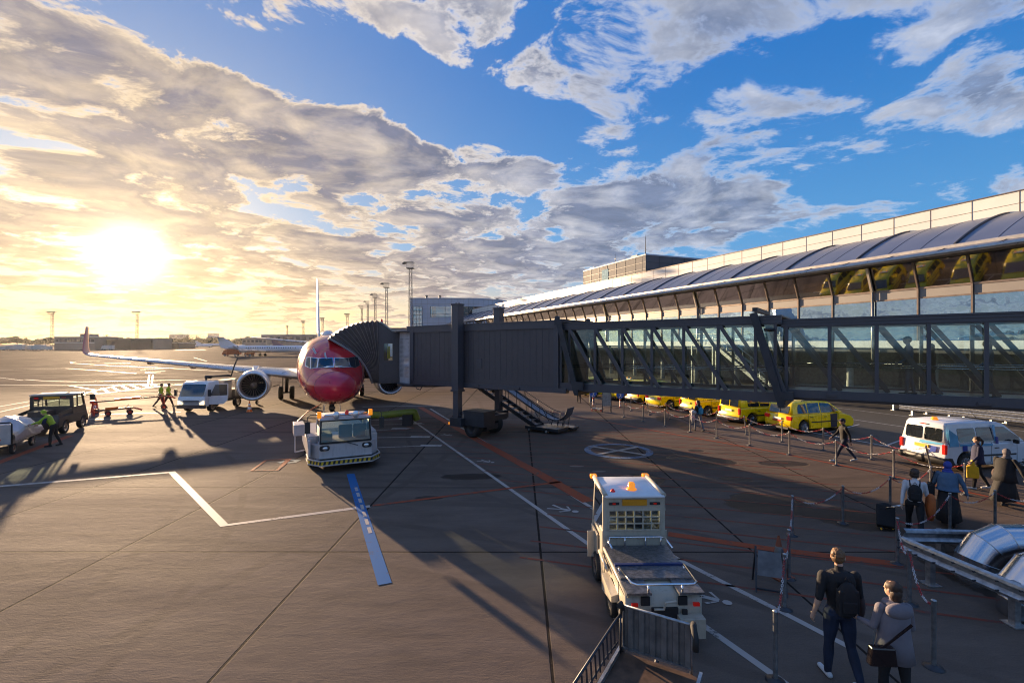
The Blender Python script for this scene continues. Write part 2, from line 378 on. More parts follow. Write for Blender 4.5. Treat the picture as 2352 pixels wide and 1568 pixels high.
# ---------------------------------------------------------------- ground
def ground_material():
    m = bpy.data.materials.new('concrete_slabs'); m.use_nodes = True; t = m.node_tree; b = t.nodes['Principled BSDF']
    tc = t.nodes.new('ShaderNodeTexCoord'); x, y, z = sepxyz(t, tc.outputs['Object'])
    S = 4.88
    gx = (x - y * .017 - .47) / S; gy = (y + x * .0 - 10.97) / S
    jx = ((gx.fract() - .5).abs() * -1.0 + .5) * S; jy = ((gy.fract() - .5).abs() * -1.0 + .5) * S
    dj = jx.mn(jy)
    wob = noise(t, comb(t, x, y), 6, 3, .6)
    wfar = (y * .0007 + .012).mn(.08)
    joint = 1.0 - (dj + (wob - .5) * .012 - wfar).ss(0.0, .012)
    wn = t.nodes.new('ShaderNodeTexWhiteNoise'); wn.noise_dimensions = '2D'
    t.links.new(comb(t, gx.floor(), gy.floor()), wn.inputs['Vector']); cell = E(t, wn.outputs['Value'])
    big = noise(t, comb(t, x, y), .13, 6, .6); mid = noise(t, comb(t, x * .6, y * 1.8), .9, 8, .65)
    fine = noise(t, comb(t, x * 3, y * 22), 2.2, 5, .7)      # broom finish across the slabs
    speck = noise(t, comb(t, x, y), 45, 2, .5)
    val = .098 + (big - .5) * .055 + (mid - .5) * .085 + (cell - .5) * .016 + (fine - .5) * .045 + (speck - .5) * .045
    # stains with a shape of their own: oil and water
    st = None
    def blob(dx, dy, rx, ry, e=.5):
        p = at(dx, dy)
        a = (x - p.x) / rx; c = (y - p.y) / ry
        q = (a * a + c * c) + (noise(t, comb(t, x, y), 1.1, 5, .65) - .5) * 3.2 * e
        return 1.0 - q.ss(.8, 1.0)
    for bl in [(1085, 1094, 1.1, .42), (985, 1143, .45, .22, .25), (1765, 1155, 1.35, 1.0), (1960, 1190, 1.0, .9), (1640, 1060, .9, .8), (1570, 1050, .8, .5, .4), (1800, 1064, 1.0, .5, .3), (1690, 1100, .6, .35, .2),
               (1600, 1035, .35, .3, .2), (1480, 1100, .8, .7), (1545, 970, .7, 2.5), (1900, 1180, .8, .5), (2300, 1330, 1.1, 2.0)]:
        s_ = blob(*bl); st = s_ if st is None else st.mx(s_)
    pale = None
    for bl in [(1325, 1070, .3, .12, .15), (1375, 1082, .28, .1, .15), (1440, 1092, .25, .12, .15)]:
        s_ = blob(*bl); pale = s_ if pale is None else pale.mx(s_)
    val = val * (1.0 - st * .62) * (1.0 - joint * .8) + pale * .10
    # tyre rubber streaks on the far apron
    tyr = noise(t, comb(t, x * .05, y * .9), 1.0, 5, .7)
    far = y.ss(26.0, 60.0)
    arcs = None
    for cx, cy_, r_, w_ in ((-30, 4, 22.5, .16), (-30, 4, 24.2, .16), (18, 30, 24.0, .14), (18, 30, 22.4, .14), (-12, -14, 26, .2), (-12, -14, 28.1, .2), (3, 60, 46, .25), (3, 60, 44, .25), (-60, 30, 58, .2)):
        dx_ = x - cx; dy_ = y - cy_; rr_ = ((dx_ * dx_ + dy_ * dy_).pw(.5) - r_).abs()
        a_ = 1.0 - rr_.ss(w_ * .4, w_); arcs = a_ if arcs is None else arcs.mx(a_)
    val = val * (1.0 - arcs * mid.ss(.35, .7) * .30)
    val = (val * (1.0 - (tyr.ss(.50, .62)) * far * .45)).mx(.008)
    col = t.nodes.new('ShaderNodeCombineColor')
    t.links.new((val * 1.34).s, col.inputs[0]); t.links.new((val * 1.02).s, col.inputs[1]); t.links.new((val * .82).s, col.inputs[2])
    t.links.new(col.outputs[0], b.inputs['Base Color'])
    wet = st * .35
    pol = noise(t, comb(t, x * .12, y * .5), 1.0, 6, .6)
    rg = .86 - wet - (pol - .5) * .24 + (fine - .5) * .25 - far * .06
    t.links.new(rg.mx(.1).s, b.inputs['Roughness'])
    b.inputs['Specular IOR Level'].default_value = .05
    t.links.new((.05 - far * .038).s, b.inputs['Specular IOR Level'])
    und = noise(t, comb(t, x * .7, y * 1.4), 2.6, 6, .6)
    h = fine * .9 + speck * .8 - joint * 3.0 + mid * 1.6 + und * 2.2
    bn = t.nodes.new('ShaderNodeBump'); bn.inputs['Strength'].default_value = .55; bn.inputs['Distance'].default_value = .01
    hh = h * (1.0 - st * .9)
    t.links.new(hh.s, bn.inputs['Height']); t.links.new(bn.outputs[0], b.inputs['Normal'])
    df = t.nodes.new('ShaderNodeBsdfDiffuse'); t.links.new(col.outputs[0], df.inputs[0]); t.links.new(bn.outputs[0], df.inputs['Normal'])
    ms = t.nodes.new('ShaderNodeMixShader'); dry = (far * (pol * -1.4 + 1.45)).mn(.74).mx(0.0); t.links.new(dry.s, ms.inputs[0])
    t.links.new(b.outputs[0], ms.inputs[1]); t.links.new(df.outputs[0], ms.inputs[2]); t.links.new(ms.outputs[0], t.nodes['Material Output'].inputs[0])
    MATS['concrete_slabs'] = m
ground_material()
def asphalt(name, c, k=.2):
    return mat(name, (c, c, c * 1.02), .75, var=k, vs=1.2, bump=.25, bs=60)
asphalt('asphalt', .038)
g = MB(); g.add([(-1600, -55, 0), (1600, -55, 0), (1600, 1650, 0), (-1600, 1650, 0)], [(0, 1, 2, 3)])
tag(g.build('ground', 'concrete_slabs'), kind='structure')
# road beneath the terminal overhang
D_T = Vector((-math.sin(R(22.1)), math.cos(R(22.1)), 0)); N_T = Vector((math.cos(R(22.1)), math.sin(R(22.1)), 0))
def TP(p, s, z=0.0): return N_T * p + D_T * s + Vector((0, 0, z))
g = MB(); g.add([TP(24.3, -40, .004), TP(60, -40, .004), TP(60, 160, .004), TP(24.3, 160, .004)], [(0, 1, 2, 3)])
tag(g.build('road', 'asphalt'), kind='structure')
# painted markings ---------------------------------------------------------
def paintmat(name, c, wear=.45):
    m = bpy.data.materials.new(name); m.use_nodes = True; t = m.node_tree; b = t.nodes['Principled BSDF']
    tc = t.nodes.new('ShaderNodeTexCoord'); n = noise(t, tc.outputs['Object'], 7, 7, .75); n2 = noise(t, tc.outputs['Object'], .8, 3, .6)
    f = (n + (n2 - .5) * .6).ss(.52 + (1 - wear) * .25, .60 + (1 - wear) * .25) * .75
    t.links.new(mixc(t, f, c, (.085, .075, .07)), b.inputs['Base Color']); b.inputs['Roughness'].default_value = .6; b.inputs['Specular IOR Level'].default_value = .05; MATS[name] = m
paintmat('paint_white', (.42, .37, .33), .75); paintmat('paint_orange', (.30, .07, .035), .8); paintmat('paint_blue', (.03, .13, .32), .8)
paintmat('paint_hatch', (.20, .06, .04), 1.0); paintmat('paint_pale', (.42, .45, .38), .5); paintmat('paint_road', (.42, .43, .44), .6)
paintmat('paint_far', (.62, .56, .46), .4)
def strip(mb, pts, w, z, mi=0, px=True):
    P = [at(*p) if px else Vector((p[0], p[1], 0)) for p in pts]
    L = []; Rr = []
    for i, p in enumerate(P):
        d = (P[min(i + 1, len(P) - 1)] - P[max(i - 1, 0)]); d.z = 0; d.normalize(); n = Vector((-d.y, d.x, 0))
        k = 1.0
        if 0 < i < len(P) - 1:
            d1 = (P[i] - P[i - 1]).normalized(); k = 1 / max(.35, abs(d.dot(d1)))
        L.append(p + n * w / 2 * k); Rr.append(p - n * w / 2 * k)
    for i in range(len(P) - 1):
        q = [L[i], L[i + 1], Rr[i + 1], Rr[i]]
        mb.add([(a.x, a.y, z) for a in q], [(0, 1, 2, 3)], mi)
def marking(name, mats, fn):
    mb = MB(); fn(mb); tag(mb.build(name, mats, weld=False), kind='structure')
def f(mb):
    strip(mb, [(-120, 1126), (395, 1084), (515, 1206), (850, 1162)], .20, .004)
    strip(mb, [(943, 962), (1360, 1255), (1765, 1541), (1900, 1640)], .13, .004)
    strip(mb, [(988, 938), (1265, 1107), (1360, 1166), (1560, 1285), (1800, 1407), (1960, 1490)], .13, .004)
marking('stand_line', ['paint_white'], f)
def f(mb): strip(mb, [(856, 1161), (1290, 1106)], .15, .008)
marking('orange_stand_line', ['paint_orange'], f)
def f(mb):
    strip(mb, [(965, 935), (1100, 1012), (1230, 1083), (1352, 1152)], .42, .008)
    strip(mb, [(1535, 1226), (1780, 1262), (2070, 1296)], .28, .008)
    strip(mb, [(1260, 944), (1525, 993), (1770, 1036), (1980, 1078), (2400, 1168)], .15, .008)
    strip(mb, [(-30, 1072), (88, 1028), (162, 1000)], .35, .008)
marking('orange_line', ['paint_orange'], f)
def f(mb):
    a = at(805, 1088); b = at(884, 1341); d = (b - a).normalized(); n = Vector((-d.y, d.x, 0))
    for off, w_, mi in ((0, .27, 0),):
        strip(mb, [(a.x, a.y), (b.x, b.y)], w_, .008, 0, False)
    for i in range(9):
        p = a + d * (.55 + i * .62); q = p + d * .42
        if i > 1: strip(mb, [(p.x + n.x * .04, p.y), (q.x + n.x * .04, q.y)], .09, .012, 1, False)
marking('blue_lead_in_line', ['paint_blue', 'paint_white'], f)
def f(mb):
    # hatched movement area of the bridge wheels
    o = at(1531, 1182); d = Vector((.957, -.29, 0)); n = Vector((.29, .957, 0))
    for k in range(-4, 17):
        p = o + n * (.93 * k)
        a = p - d * (3.6 + .95 * k if k > 0 else 3.2); b = p + d * (7.0 - .28 * k)
        strip(mb, [(a.x, a.y), (b.x, b.y)], .075, .004, 0, False)
marking('hatched_area', ['paint_hatch'], f)
def f(mb):
    c = at(1420, 1035)
    def ring(r0, r1, z, mi, n=48):
        vs = [(c.x + r * math.cos(2 * math.pi * k / n), c.y + r * math.sin(2 * math.pi * k / n), z) for r in (r0, r1) for k in range(n)]
        mb.add(vs, [(k, (k + 1) % n, n + (k + 1) % n, n + k) for k in range(n)], mi)
    ring(1.2, 1.5, .012, 0)
    for an in (35, -40):
        v = Vector((math.cos(R(an)), math.sin(R(an)), 0)) * 1.3
        strip(mb, [(c.x - v.x, c.y - v.y), (c.x + v.x, c.y + v.y)], .22, .016 + .004 * (an > 0), 1, False)
paintmat('paint_circle', (.14, .20, .30), 1.1)
marking('turning_circle_mark', ['paint_circle', 'paint_white'], f)
def f(mb):
    # walking figure signs: head, body, arms
    for dx, dy, s in ((1296, 1170, .62), (1630, 1374, .55), (1118, 1060, .5), (1027, 999, .45)):
        c = at(dx, dy); A = R(-30)
        def P(a, b): return (c.x + s * (a * math.cos(A) - b * math.sin(A)), c.y + s * (a * math.sin(A) + b * math.cos(A)), .012)
        mb.add([P(.55 + .16 * math.cos(k * .785), .0 + .16 * math.sin(k * .785)) for k in range(8)], [tuple(range(8))])
        mb.add([P(.3, -.12), P(.3, .12), P(-.15, .1), P(-.15, -.1)], [(0, 1, 2, 3)])
        mb.add([P(-.15, -.1), P(-.15, .0), P(-.75, -.22), P(-.75, -.36)], [(0, 1, 2, 3)])
        mb.add([P(-.15, .0), P(-.15, .1), P(-.7, .36), P(-.75, .22)], [(0, 1, 2, 3)])
        mb.add([P(.28, .12), P(.16, .14), P(-.1, .42), P(.0, .46)], [(0, 1, 2, 3)])
        mb.add([P(.28, -.12), P(.16, -.14), P(-.12, -.38), P(-.02, -.44)], [(0, 1, 2, 3)])
marking('pedestrian_sign', ['paint_white'], f)
def f(mb):
    for a, b, w in (((700, 1007), (985, 1003), .1), ((700, 1034), (1010, 1022), .1), ((830, 966), (960, 961), .1), ((826, 976), (975, 973), .1), ((835, 990), (945, 983), .09), ((520, 1100), (740, 1102), .0),
                    ((833, 934), (1010, 931), .16)):
        if w: strip(mb, [a, b], w, .004)
    for a in ((965, 1003), (990, 1023), (935, 961), (950, 972), (920, 984)):
        p = at(*a); mb.add([(p.x - .5, p.y - .17, .008), (p.x + .5, p.y - .2, .008), (p.x + .5, p.y + .17, .008), (p.x - .5, p.y + .2, .008)], [(0, 1, 2, 3)])
    q = [(577, 1081), (611, 1057), (664, 1054), (637, 1080), (577, 1081)]
    strip(mb, q, .10, .012, 1); strip(mb, [(640, 1063), (668, 1056), (684, 1057), (676, 1061), (652, 1063)], .22, .008, 2)
    strip(mb, [(870, 992), (900, 990), (925, 988), (950, 983), (935, 980)], .08, .014, 1)
marking('stop_bar', ['paint_white', 'paint_orange', 'paint_pale'], f)
Z1 = lambda p: (p[0] * .25, p[1] * .25 + 704.4)
def f(mb):
    def s_(pts, w): strip(mb, [Z1(p) for p in pts], w, .006)
    s_([(-300, 955), (0, 915), (290, 865), (640, 825), (1100, 718), (1330, 712), (1700, 712)], .22)
    s_([(-300, 1015), (0, 965), (290, 900), (760, 815), (1450, 735), (1900, 692), (2500, 660)], .22)
    for a, b in (((750, 800), (780, 815)), ((855, 780), (890, 800)), ((940, 745), (1000, 790)), ((1030, 735), (1100, 778)), ((1110, 720), (1190, 765)), ((1190, 715), (1290, 755)), ((1290, 712), (1380, 742)),
                 ((1400, 715), (1470, 735)), ((1500, 711), (1560, 727)), ((1600, 711), (1660, 718))): s_([a, b], .28)
    s_([(-500, 716), (0, 718), (640, 722), (1330, 711)], .25); s_([(630, 722), (885, 765)], .25)
    for k in range(16): s_([(-200 + k * 26, 626 + k * 3.2), (-186 + k * 26, 628 + k * 3.2)], .3)
    s_([(230, 668), (400, 680), (700, 688), (1330, 680), (2300, 655)], .28)
    s_([(-200, 585), (0, 580), (600, 566), (800, 578), (1250, 612)], .3)
    s_([(920, 500), (700, 503), (650, 508), (660, 518), (1000, 540), (1400, 555), (2000, 590), (2400, 603)], .35)
    s_([(1372, 625), (1357, 725)], .16); s_([(1404, 625), (1392, 725)], .16)
    s_([(1330, 598), (1520, 592)], .3); s_([(1290, 578), (1600, 562)], .3); s_([(1780, 465), (1900, 500)], .35)
    s_([(960, 520), (1200, 518)], .5); s_([(1330, 610), (1480, 603)], .3)
    s_([(560, 1012), (1000, 985), (1660, 968)], .12); s_([(600, 1030), (1000, 1028)], .12)
marking('taxiway_line', ['paint_far'], f)
def f(mb):
    for i in range(8):
        p = TP(24.6, 8 + i * 3.05); q = TP(29.5, 9.2 + i * 3.05); strip(mb, [(p.x, p.y), (q.x, q.y)], .1, .010, 0, False)
    p = TP(24.45, -20); q = TP(24.45, 40); strip(mb, [(p.x, p.y), (q.x, q.y)], .12, .014, 0, False)
    for pp in (31, 35.5):
        p = TP(pp, -20); q = TP(pp, 70); strip(mb, [(p.x, p.y), (q.x, q.y)], .1, .010, 0, False)
    for i in range(5):
        a = at(2000 + i * 14, 1006 + i * 12); b = at(2110 + i * 60, 1000 + i * 18); 
marking('parking_bay_line', ['paint_road'], f)
# ---------------------------------------------------------------- the red nosed airliner
PA = R(23.5)
def plane_mats():
    mat('fus_red', (.60, .010, .022), .22, coat=.7, var=.05); mat('fus_white', (.62, .62, .64), .25, coat=.6, var=.04)
    mat('radome', (.55, .012, .06), .30, coat=.5, var=.05); mat('wing_metal', (.50, .51, .54), .28, metal=.7, var=.08, vs=1)
    mat('nacelle', (.60, .60, .62), .3, coat=.4, var=.06); mat('lip', (.7, .7, .72), .18, metal=1, var=.05)
    mat('fan', (.24, .20, .18), .6, metal=.2, var=.2); mat('cockpit_glass', (.015, .02, .03), .06, var=0, spec=.8)
    mat('window_dark', (.03, .035, .05), .15, var=0); mat('winglet_red', (.45, .10, .09), .35, coat=.4)
plane_mats()
FS = [(0, .03, 2.62, 2.56), (.06, .26, 2.83, 2.36), (.2, .47, 3.0, 2.18), (.45, .74, 3.16, 1.98), (.8, 1.0, 3.31, 1.80), (1.2, 1.21, 3.43, 1.66), (1.6, 1.37, 3.55, 1.56), (1.9, 1.46, 3.74, 1.50), (2.3, 1.56, 4.03, 1.44), (2.9, 1.68, 4.42, 1.38), (3.6, 1.78, 4.80, 1.33), (4.5, 1.85, 5.10, 1.30), (5.6, 1.88, 5.26, 1.29), (7, 1.88, 5.31, 1.29),
      (14, 1.88, 5.31, 1.27), (24, 1.88, 5.31, 1.29), (27, 1.84, 5.31, 1.5), (30, 1.66, 5.30, 2.0), (33, 1.28, 5.24, 2.8), (36, .78, 5.1, 3.6), (38, .36, 4.9, 4.15), (38.8, .12, 4.7, 4.4)]
def fus(y):
    for i in range(len(FS) - 1):
        if y <= FS[i + 1][0]:
            a, b = FS[i], FS[i + 1]; t = (y - a[0]) / (b[0] - a[0]); t = max(0, t)
            w = a[1] + (b[1] - a[1]) * t; zt = a[2] + (b[2] - a[2]) * t; zb = a[3] + (b[3] - a[3]) * t
            return w, zt, zb
    return FS[-1][1:]
def fus_pt(y, th, off=0):
    w, zt, zb = fus(y); zc = zb + (zt - zb) * .5
    s, c = math.sin(th), math.cos(th)
    return Vector(((w + off) * s, y, zc + ((zt - zb) / 2 + off) * c))
def fus_y(x, z):
    lo, hi = .02, 7.0
    for _ in range(24):
        m = (lo + hi) / 2; w, zt, zb = fus(m); zc = (zt + zb) / 2
        if (x / w) ** 2 + ((z - zc) / ((zt - zb) / 2)) ** 2 > 1: lo = m
        else: hi = m
    return hi
def airliner():
    t = thing('airliner', (-8.84, 24.0, 0), PA, 'large passenger airliner with glossy red nose docked at the jet bridge', 'aeroplane')
    b = MB(); n = 48
    ys = [0, .03, .06, .12, .2, .32, .45, .62, .8, 1, 1.2, 1.4, 1.6, 1.75, 1.9, 2.1, 2.3, 2.6, 2.9, 3.25, 3.6, 4, 4.5, 5, 5.6, 6.3, 7, 9, 11, 14, 17, 20, 24, 25.5, 27, 28.5, 30, 31.5, 33, 34.5, 36, 37, 38, 38.8]
    prev = None
    for i in range(len(ys) - 1):
        y0, y1 = ys[i], ys[i + 1]
        mi = 2 if y1 <= .8 else (0 if y1 <= 7 else 1)
        b.loft([[fus_pt(y0, 2 * math.pi * k / n) for k in range(n)], [fus_pt(y1, 2 * math.pi * k / n) for k in range(n)]], mi, True, (i == 0, i == len(ys) - 2))
    b.ell((0, 15.5, 1.7), (1.95, 4.6, .75), 24, 10, 1)                       # wing to body fairing
    b.build('fuselage', ['fus_red', 'fus_white', 'radome'], t)
    # flight deck windows
    def pane(q, off, nm, m, par, th=0):
        mb = MB()
        def fn(u, v):
            x = (q[0][0] * (1 - u) + q[1][0] * u) * (1 - v) + (q[3][0] * (1 - u) + q[2][0] * u) * v
            z = (q[0][1] * (1 - u) + q[1][1] * u) * (1 - v) + (q[3][1] * (1 - u) + q[2][1] * u) * v
            y = fus_y(x, z); return (x * (1 + off * .3), y - off, z + off * .5)
        mb.grid(fn, 6, 4, 0); return mb.build(nm, m, par)
    def grow(q, g):
        cx = sum(p[0] for p in q) / 4; cz = sum(p[1] for p in q) / 4
        return [(p[0] + (g if p[0] > cx else -g), p[1] + (g if p[1] > cz else -g)) for p in q]
    for sg in (-1, 1):
        for q in ([(.05, 3.53), (.80, 3.50), (.74, 3.93), (.06, 3.96)], [(.87, 3.50), (1.13, 3.44), (1.12, 3.98), (.80, 3.93)], [(1.18, 3.46), (1.38, 3.56), (1.34, 3.96), (1.17, 3.98)]):
            qq = [(p[0] * sg, p[1]) for p in q]
            w = pane(grow(qq, .035), .018, 'cockpit_window', 'lip', t)
            pane(qq, .030, 'pane', 'cockpit_glass', w)
        mb = MB(); mb.tube([(sg * .15, fus_y(.15, 3.5) - .05, 3.5), (sg * .5, fus_y(.5, 3.44) - .06, 3.46)], .015, 5); mb.build('wiper', 'black_plastic', t)
    for y, th in ((2.2, -.25), (2.9, -.55), (4.2, .0), (5.5, .0)):
        mb = MB(); p = fus_pt(y, th); q = fus_pt(y + .15, th, .25); mb.bar(p, q, .03, .12); mb.build('antenna', 'fus_white', t)
    mb = MB(); mb.ell((0, 9.5, 5.35), (.42, 1.0, .3), 16, 8); mb.build('satcom_dome', 'fus_white', t)
    for y in (.80, 1.62, 3.0, 4.3, 6.4, 8.4):
        mb = MB(); mb.tube([fus_pt(y, 2 * math.pi * k / 64, .001) for k in range(64)], .006, 4, closed=True); mb.build('panel_line', 'window_dark', t)
    for sg in (-1, 1):
        for y, th in ((1.7, 1.75), (1.9, 1.95), (2.2, 1.6)):
            mb = MB(); p = fus_pt(y, sg * th); q = fus_pt(y, sg * th, .12); mb.tube([p, q, q + Vector((0, -.16, 0))], .014, 6); mb.build('probe', 'lip', t)
        mb = MB(); mb.tube([fus_pt(y, sg * 2.2, .003) for y in (1.2, 2.0, 3.0, 4.2, 5.6, 7.0)], .006, 4); mb.build('panel_line', 'window_dark', t)
    # doors and cabin windows
    for sg in (-1, 1):
        mb = MB(); zc = 3.3
        a0, a1 = math.acos((4.35 - zc) / 2.01), math.acos((2.55 - zc) / 2.01)
        mb.grid(lambda u, v: fus_pt(4.6 + .86 * u, sg * (a0 + (a1 - a0) * v), .022), 4, 10)
        d = mb.build('door', 'fus_red', t)
        mb = MB(); mb.grid(lambda u, v: fus_pt(4.93 + .2 * u, sg * (a0 + .25 + .16 * v), .03), 2, 2); mb.build('door_window', 'window_dark', d)
        mb = MB(); mb.grid(lambda u, v: fus_pt(4.9 + .3 * u, sg * (1.53 + .03 * v), .034), 2, 2); mb.build('handle', 'lip', d)
        for k in range(40):
            y = 6.4 + k * .508
            mb = MB(); mb.grid(lambda u, v: fus_pt(y + .24 * u, sg * (1.16 + .17 * v), .012), 1, 3); mb.build('cabin_window', 'window_dark', t)
    # wings
    def foil(x, yle, chord, th, z, n=14):
        up = [(c, th * (2.6 * math.sqrt(c) * (1 - c) * .5 + .0)) for c in [(i / n) ** 1.6 for i in range(n + 1)]]
        pts = [(x, yle + c * chord, z + h * chord) for c, h in up] + [(x, yle + c * chord, z - h * chord * .7) for c, h in up[-2:0:-1]]
        return pts
    for sg in (-1, 1):
        st = [(1.4, 12.4, 7.6, .13, 2.25), (4.9, 14.6, 5.3, .125, 2.62), (6.2, 15.3, 4.7, .12, 2.76), (11, 17.9, 3.3, .115, 3.25), (16.7, 21.3, 1.75, .10, 3.80), (17.0, 21.55, 1.65, .10, 3.88)]
        mb = MB(); mb.loft([foil(sg * x, y, c, th, z) for x, y, c, th, z in st], 0, True, (True, True)); w = mb.build('wing', 'wing_metal', t)
        # winglet: swept up blade, its own lofted part
        def wl(x, y, c, z, tilt):
            s = foil(0, 0, c, .10, 0); return [(sg * (x - (p[2]) * tilt), y + p[1], z + p[2] * (1 - tilt)) for p in s]
        mb = MB(); mb.loft([wl(17.01, 21.56, 1.62, 3.88, 0), wl(17.22, 21.8, 1.5, 3.98, .35), wl(17.38, 22.1, 1.35, 4.22, .8), wl(17.46, 22.4, 1.2, 4.56, .95), wl(17.6, 23.15, .85, 5.5, .97), wl(17.68, 23.65, .55, 6.12, .97)], 0, True)
        mb.build('winglet', 'winglet_red', t)
        for x, L in ((6.9, 2.0), (9.6, 1.7), (12.6, 1.4)):                    # flap track fairings
            te = {6.9: 20.0, 9.6: 20.6, 12.6: 21.3}[x]; mb = MB(); mb.ell((sg * x, te - L * .45, {6.9: 2.62, 9.6: 2.92, 12.6: 3.26}[x]), (.15, L * .8, .22), 10, 8); mb.build('flap_fairing', 'wing_metal', t)
        # engine
        e = MB(); cx = sg * 4.83; zc = 1.72; y0 = 12.9
        prof = [(.80, 1.05), (.80, .35), (.84, .12), (.91, .0), (.985, .03), (1.04, .16), (1.10, .6), (1.12, 1.3), (1.10, 2.2), (1.0, 3.1), (.86, 3.7)]
        mi = [1, 1, 0, 2, 0, 0, 0, 0, 0, 0]
        e.lathe(prof, (cx, y0, zc), (0, 1, 0), 40, mi)
        en = e.build('engine', ['nacelle', 'fan', 'lip'], t)
        m2 = MB(); m2.lathe([(.86, 3.6), (.6, 3.7), (.42, 4.7), (.3, 4.9), (.0, 5.4)], (cx, y0, zc), (0, 1, 0), 24); m2.build('exhaust', 'fan', en)
        m2 = MB(); m2.lathe([(.0, .42), (.07, .46), (.22, .8), (.24, 1.0), (.8, 1.04)], (cx, y0, zc), (0, 1, 0), 32)
        m2.build('fan_hub', 'fan', en)
        m2 = MB()
        for k in range(24):
            a = 2 * math.pi * k / 24; c, s = math.cos(a), math.sin(a); c2, s2 = math.cos(a + .17), math.sin(a + .17)
            m2.add([(cx + .22 * c, y0 + .9, zc + .22 * s), (cx + .79 * c, y0 + .78, zc + .79 * s), (cx + .79 * c2, y0 + .95, zc + .79 * s2), (cx + .22 * c2, y0 + 1.0, zc + .22 * s2)], [(0, 1, 2, 3)])
        m2.build('fan_blades', 'dark_steel', en, fixn=False)
        m2 = MB(); m2.loft([[(cx - .05, y0 + .9, zc + 1.0), (cx + .05, y0 + .9, zc + 1.0), (cx + .05, y0 + 1.4, zc + 1.16), (cx - .05, y0 + 1.4, zc + 1.16)], [(cx - .22, y0 + 1.9, zc + 1.0), (cx + .22, y0 + 1.9, zc + 1.0), (cx + .2, y0 + 2.6, zc + 1.35), (cx - .2, y0 + 2.6, zc + 1.35)], [(cx - .2, y0 + 5, zc + .6), (cx + .2, y0 + 5, zc + .6), (cx + .12, y0 + 5, zc + 1.1), (cx - .12, y0 + 5, zc + 1.1)]], 0, False)
        m2.build('pylon', 'nacelle', en)
        # tailplane
        mb = MB(); mb.loft([foil(sg * x, y, c, th, z) for x, y, c, th, z in [(.4, 33.6, 4.0, .1, 4.75), (3.5, 35.6, 2.9, .1, 5.05), (7.15, 37.9, 1.5, .09, 5.45)]], 0, True); mb.build('tailplane', 'wing_metal', t)
        # main gear
        gx = sg * 2.86
        mb = MB(); mb.cyl((gx, 19.6, .55), (gx * .98, 19.5, 2.1), .13); mb.cyl((gx - .5, 19.6, .56), (gx + .5, 19.6, .56), .07)
        mb.bar((gx, 19.6, 1.6), (gx - sg * 1.3, 19.6, 2.0), .09); mb.box((gx + sg * .28, 19.6, 1.45), (.04, 1.0, 1.0)); gr = mb.build('main_gear', 'dark_steel', t)
        for o in (-.43, .43):
            mb = MB(); wheel(mb, (gx + o, 19.6, .56), (1, 0, 0), .56, .38); mb.build('wheel', ['black_rubber', 'steel'], gr)
    # fin
    def vf(z, yle, c, w):
        n = 10; up = [(i / n) ** 1.5 for i in range(n + 1)]
        prof = [(q, w * 2.4 * math.sqrt(q) * (1 - q) * .6) for q in up]
        return [(h, yle + q * c, z) for q, h in prof] + [(-h, yle + q * c, z) for q, h in prof[-2:0:-1]]
    mb = MB(); mb.loft([vf(5.1, 28.5, 8.6, .30), vf(6.0, 31.3, 6.3, .36), (vf(9, 33.6, 4.6, .26)), vf(12.5, 36.2, 2.5, .14)], 0, True); mb.build('tail_fin', 'fus_white', t)
    # nose gear
    mb = MB(); mb.cyl((0, 4.1, .35), (0, 4.0, 1.5), .09); mb.cyl((0, 4.1, .9), (0, 4.05, 1.4), .14); mb.cyl((-.22, 4.1, .35), (.22, 4.1, .35), .05)
    mb.bar((0, 4.1, .95), (0, 5.2, 1.5), .07); mb.box((0, 3.85, 1.05), (.35, .12, .16)); mb.bar((.1, 3.9, .9), (.35, 3.6, .6), .05, mi=0); gr = mb.build('nose_gear', 'dark_steel', t)
    for o in (-.2, .2):
        mb = MB(); wheel(mb, (o, 4.1, .34), (1, 0, 0), .34, .2); mb.build('wheel', ['black_rubber', 'steel'], gr)
    for sg in (-1, 1):
        mb = MB(); mb.add([(sg * .38, 3.3, 1.42), (sg * .38, 4.8, 1.36), (sg * .46, 4.7, .78), (sg * .46, 3.4, .82)], [(0, 1, 2, 3)]); mb.build('gear_door', 'fus_white', t, solid=.03)
    return t
def wheel(mb, c, ax, r, w, rim=.58, n=24):
    """tyre (material 0) and rim (material 1) about axis ax"""
    h = w / 2
    mb.lathe([(r * rim, -h * .8), (r * .86, -h), (r * .97, -h * .8), (r, -h * .4), (r, h * .4), (r * .97, h * .8), (r * .86, h), (r * rim, h * .8)], c, ax, n, 0)
    mb.lathe([(0, -h * .35), (r * .2, -h * .4), (r * .24, -h * .3), (r * rim, -h * .78)], c, ax, n, 1); mb.lathe([(0, h * .35), (r * .2, h * .4), (r * .24, h * .3), (r * rim, h * .78)], c, ax, n, 1)
airliner()
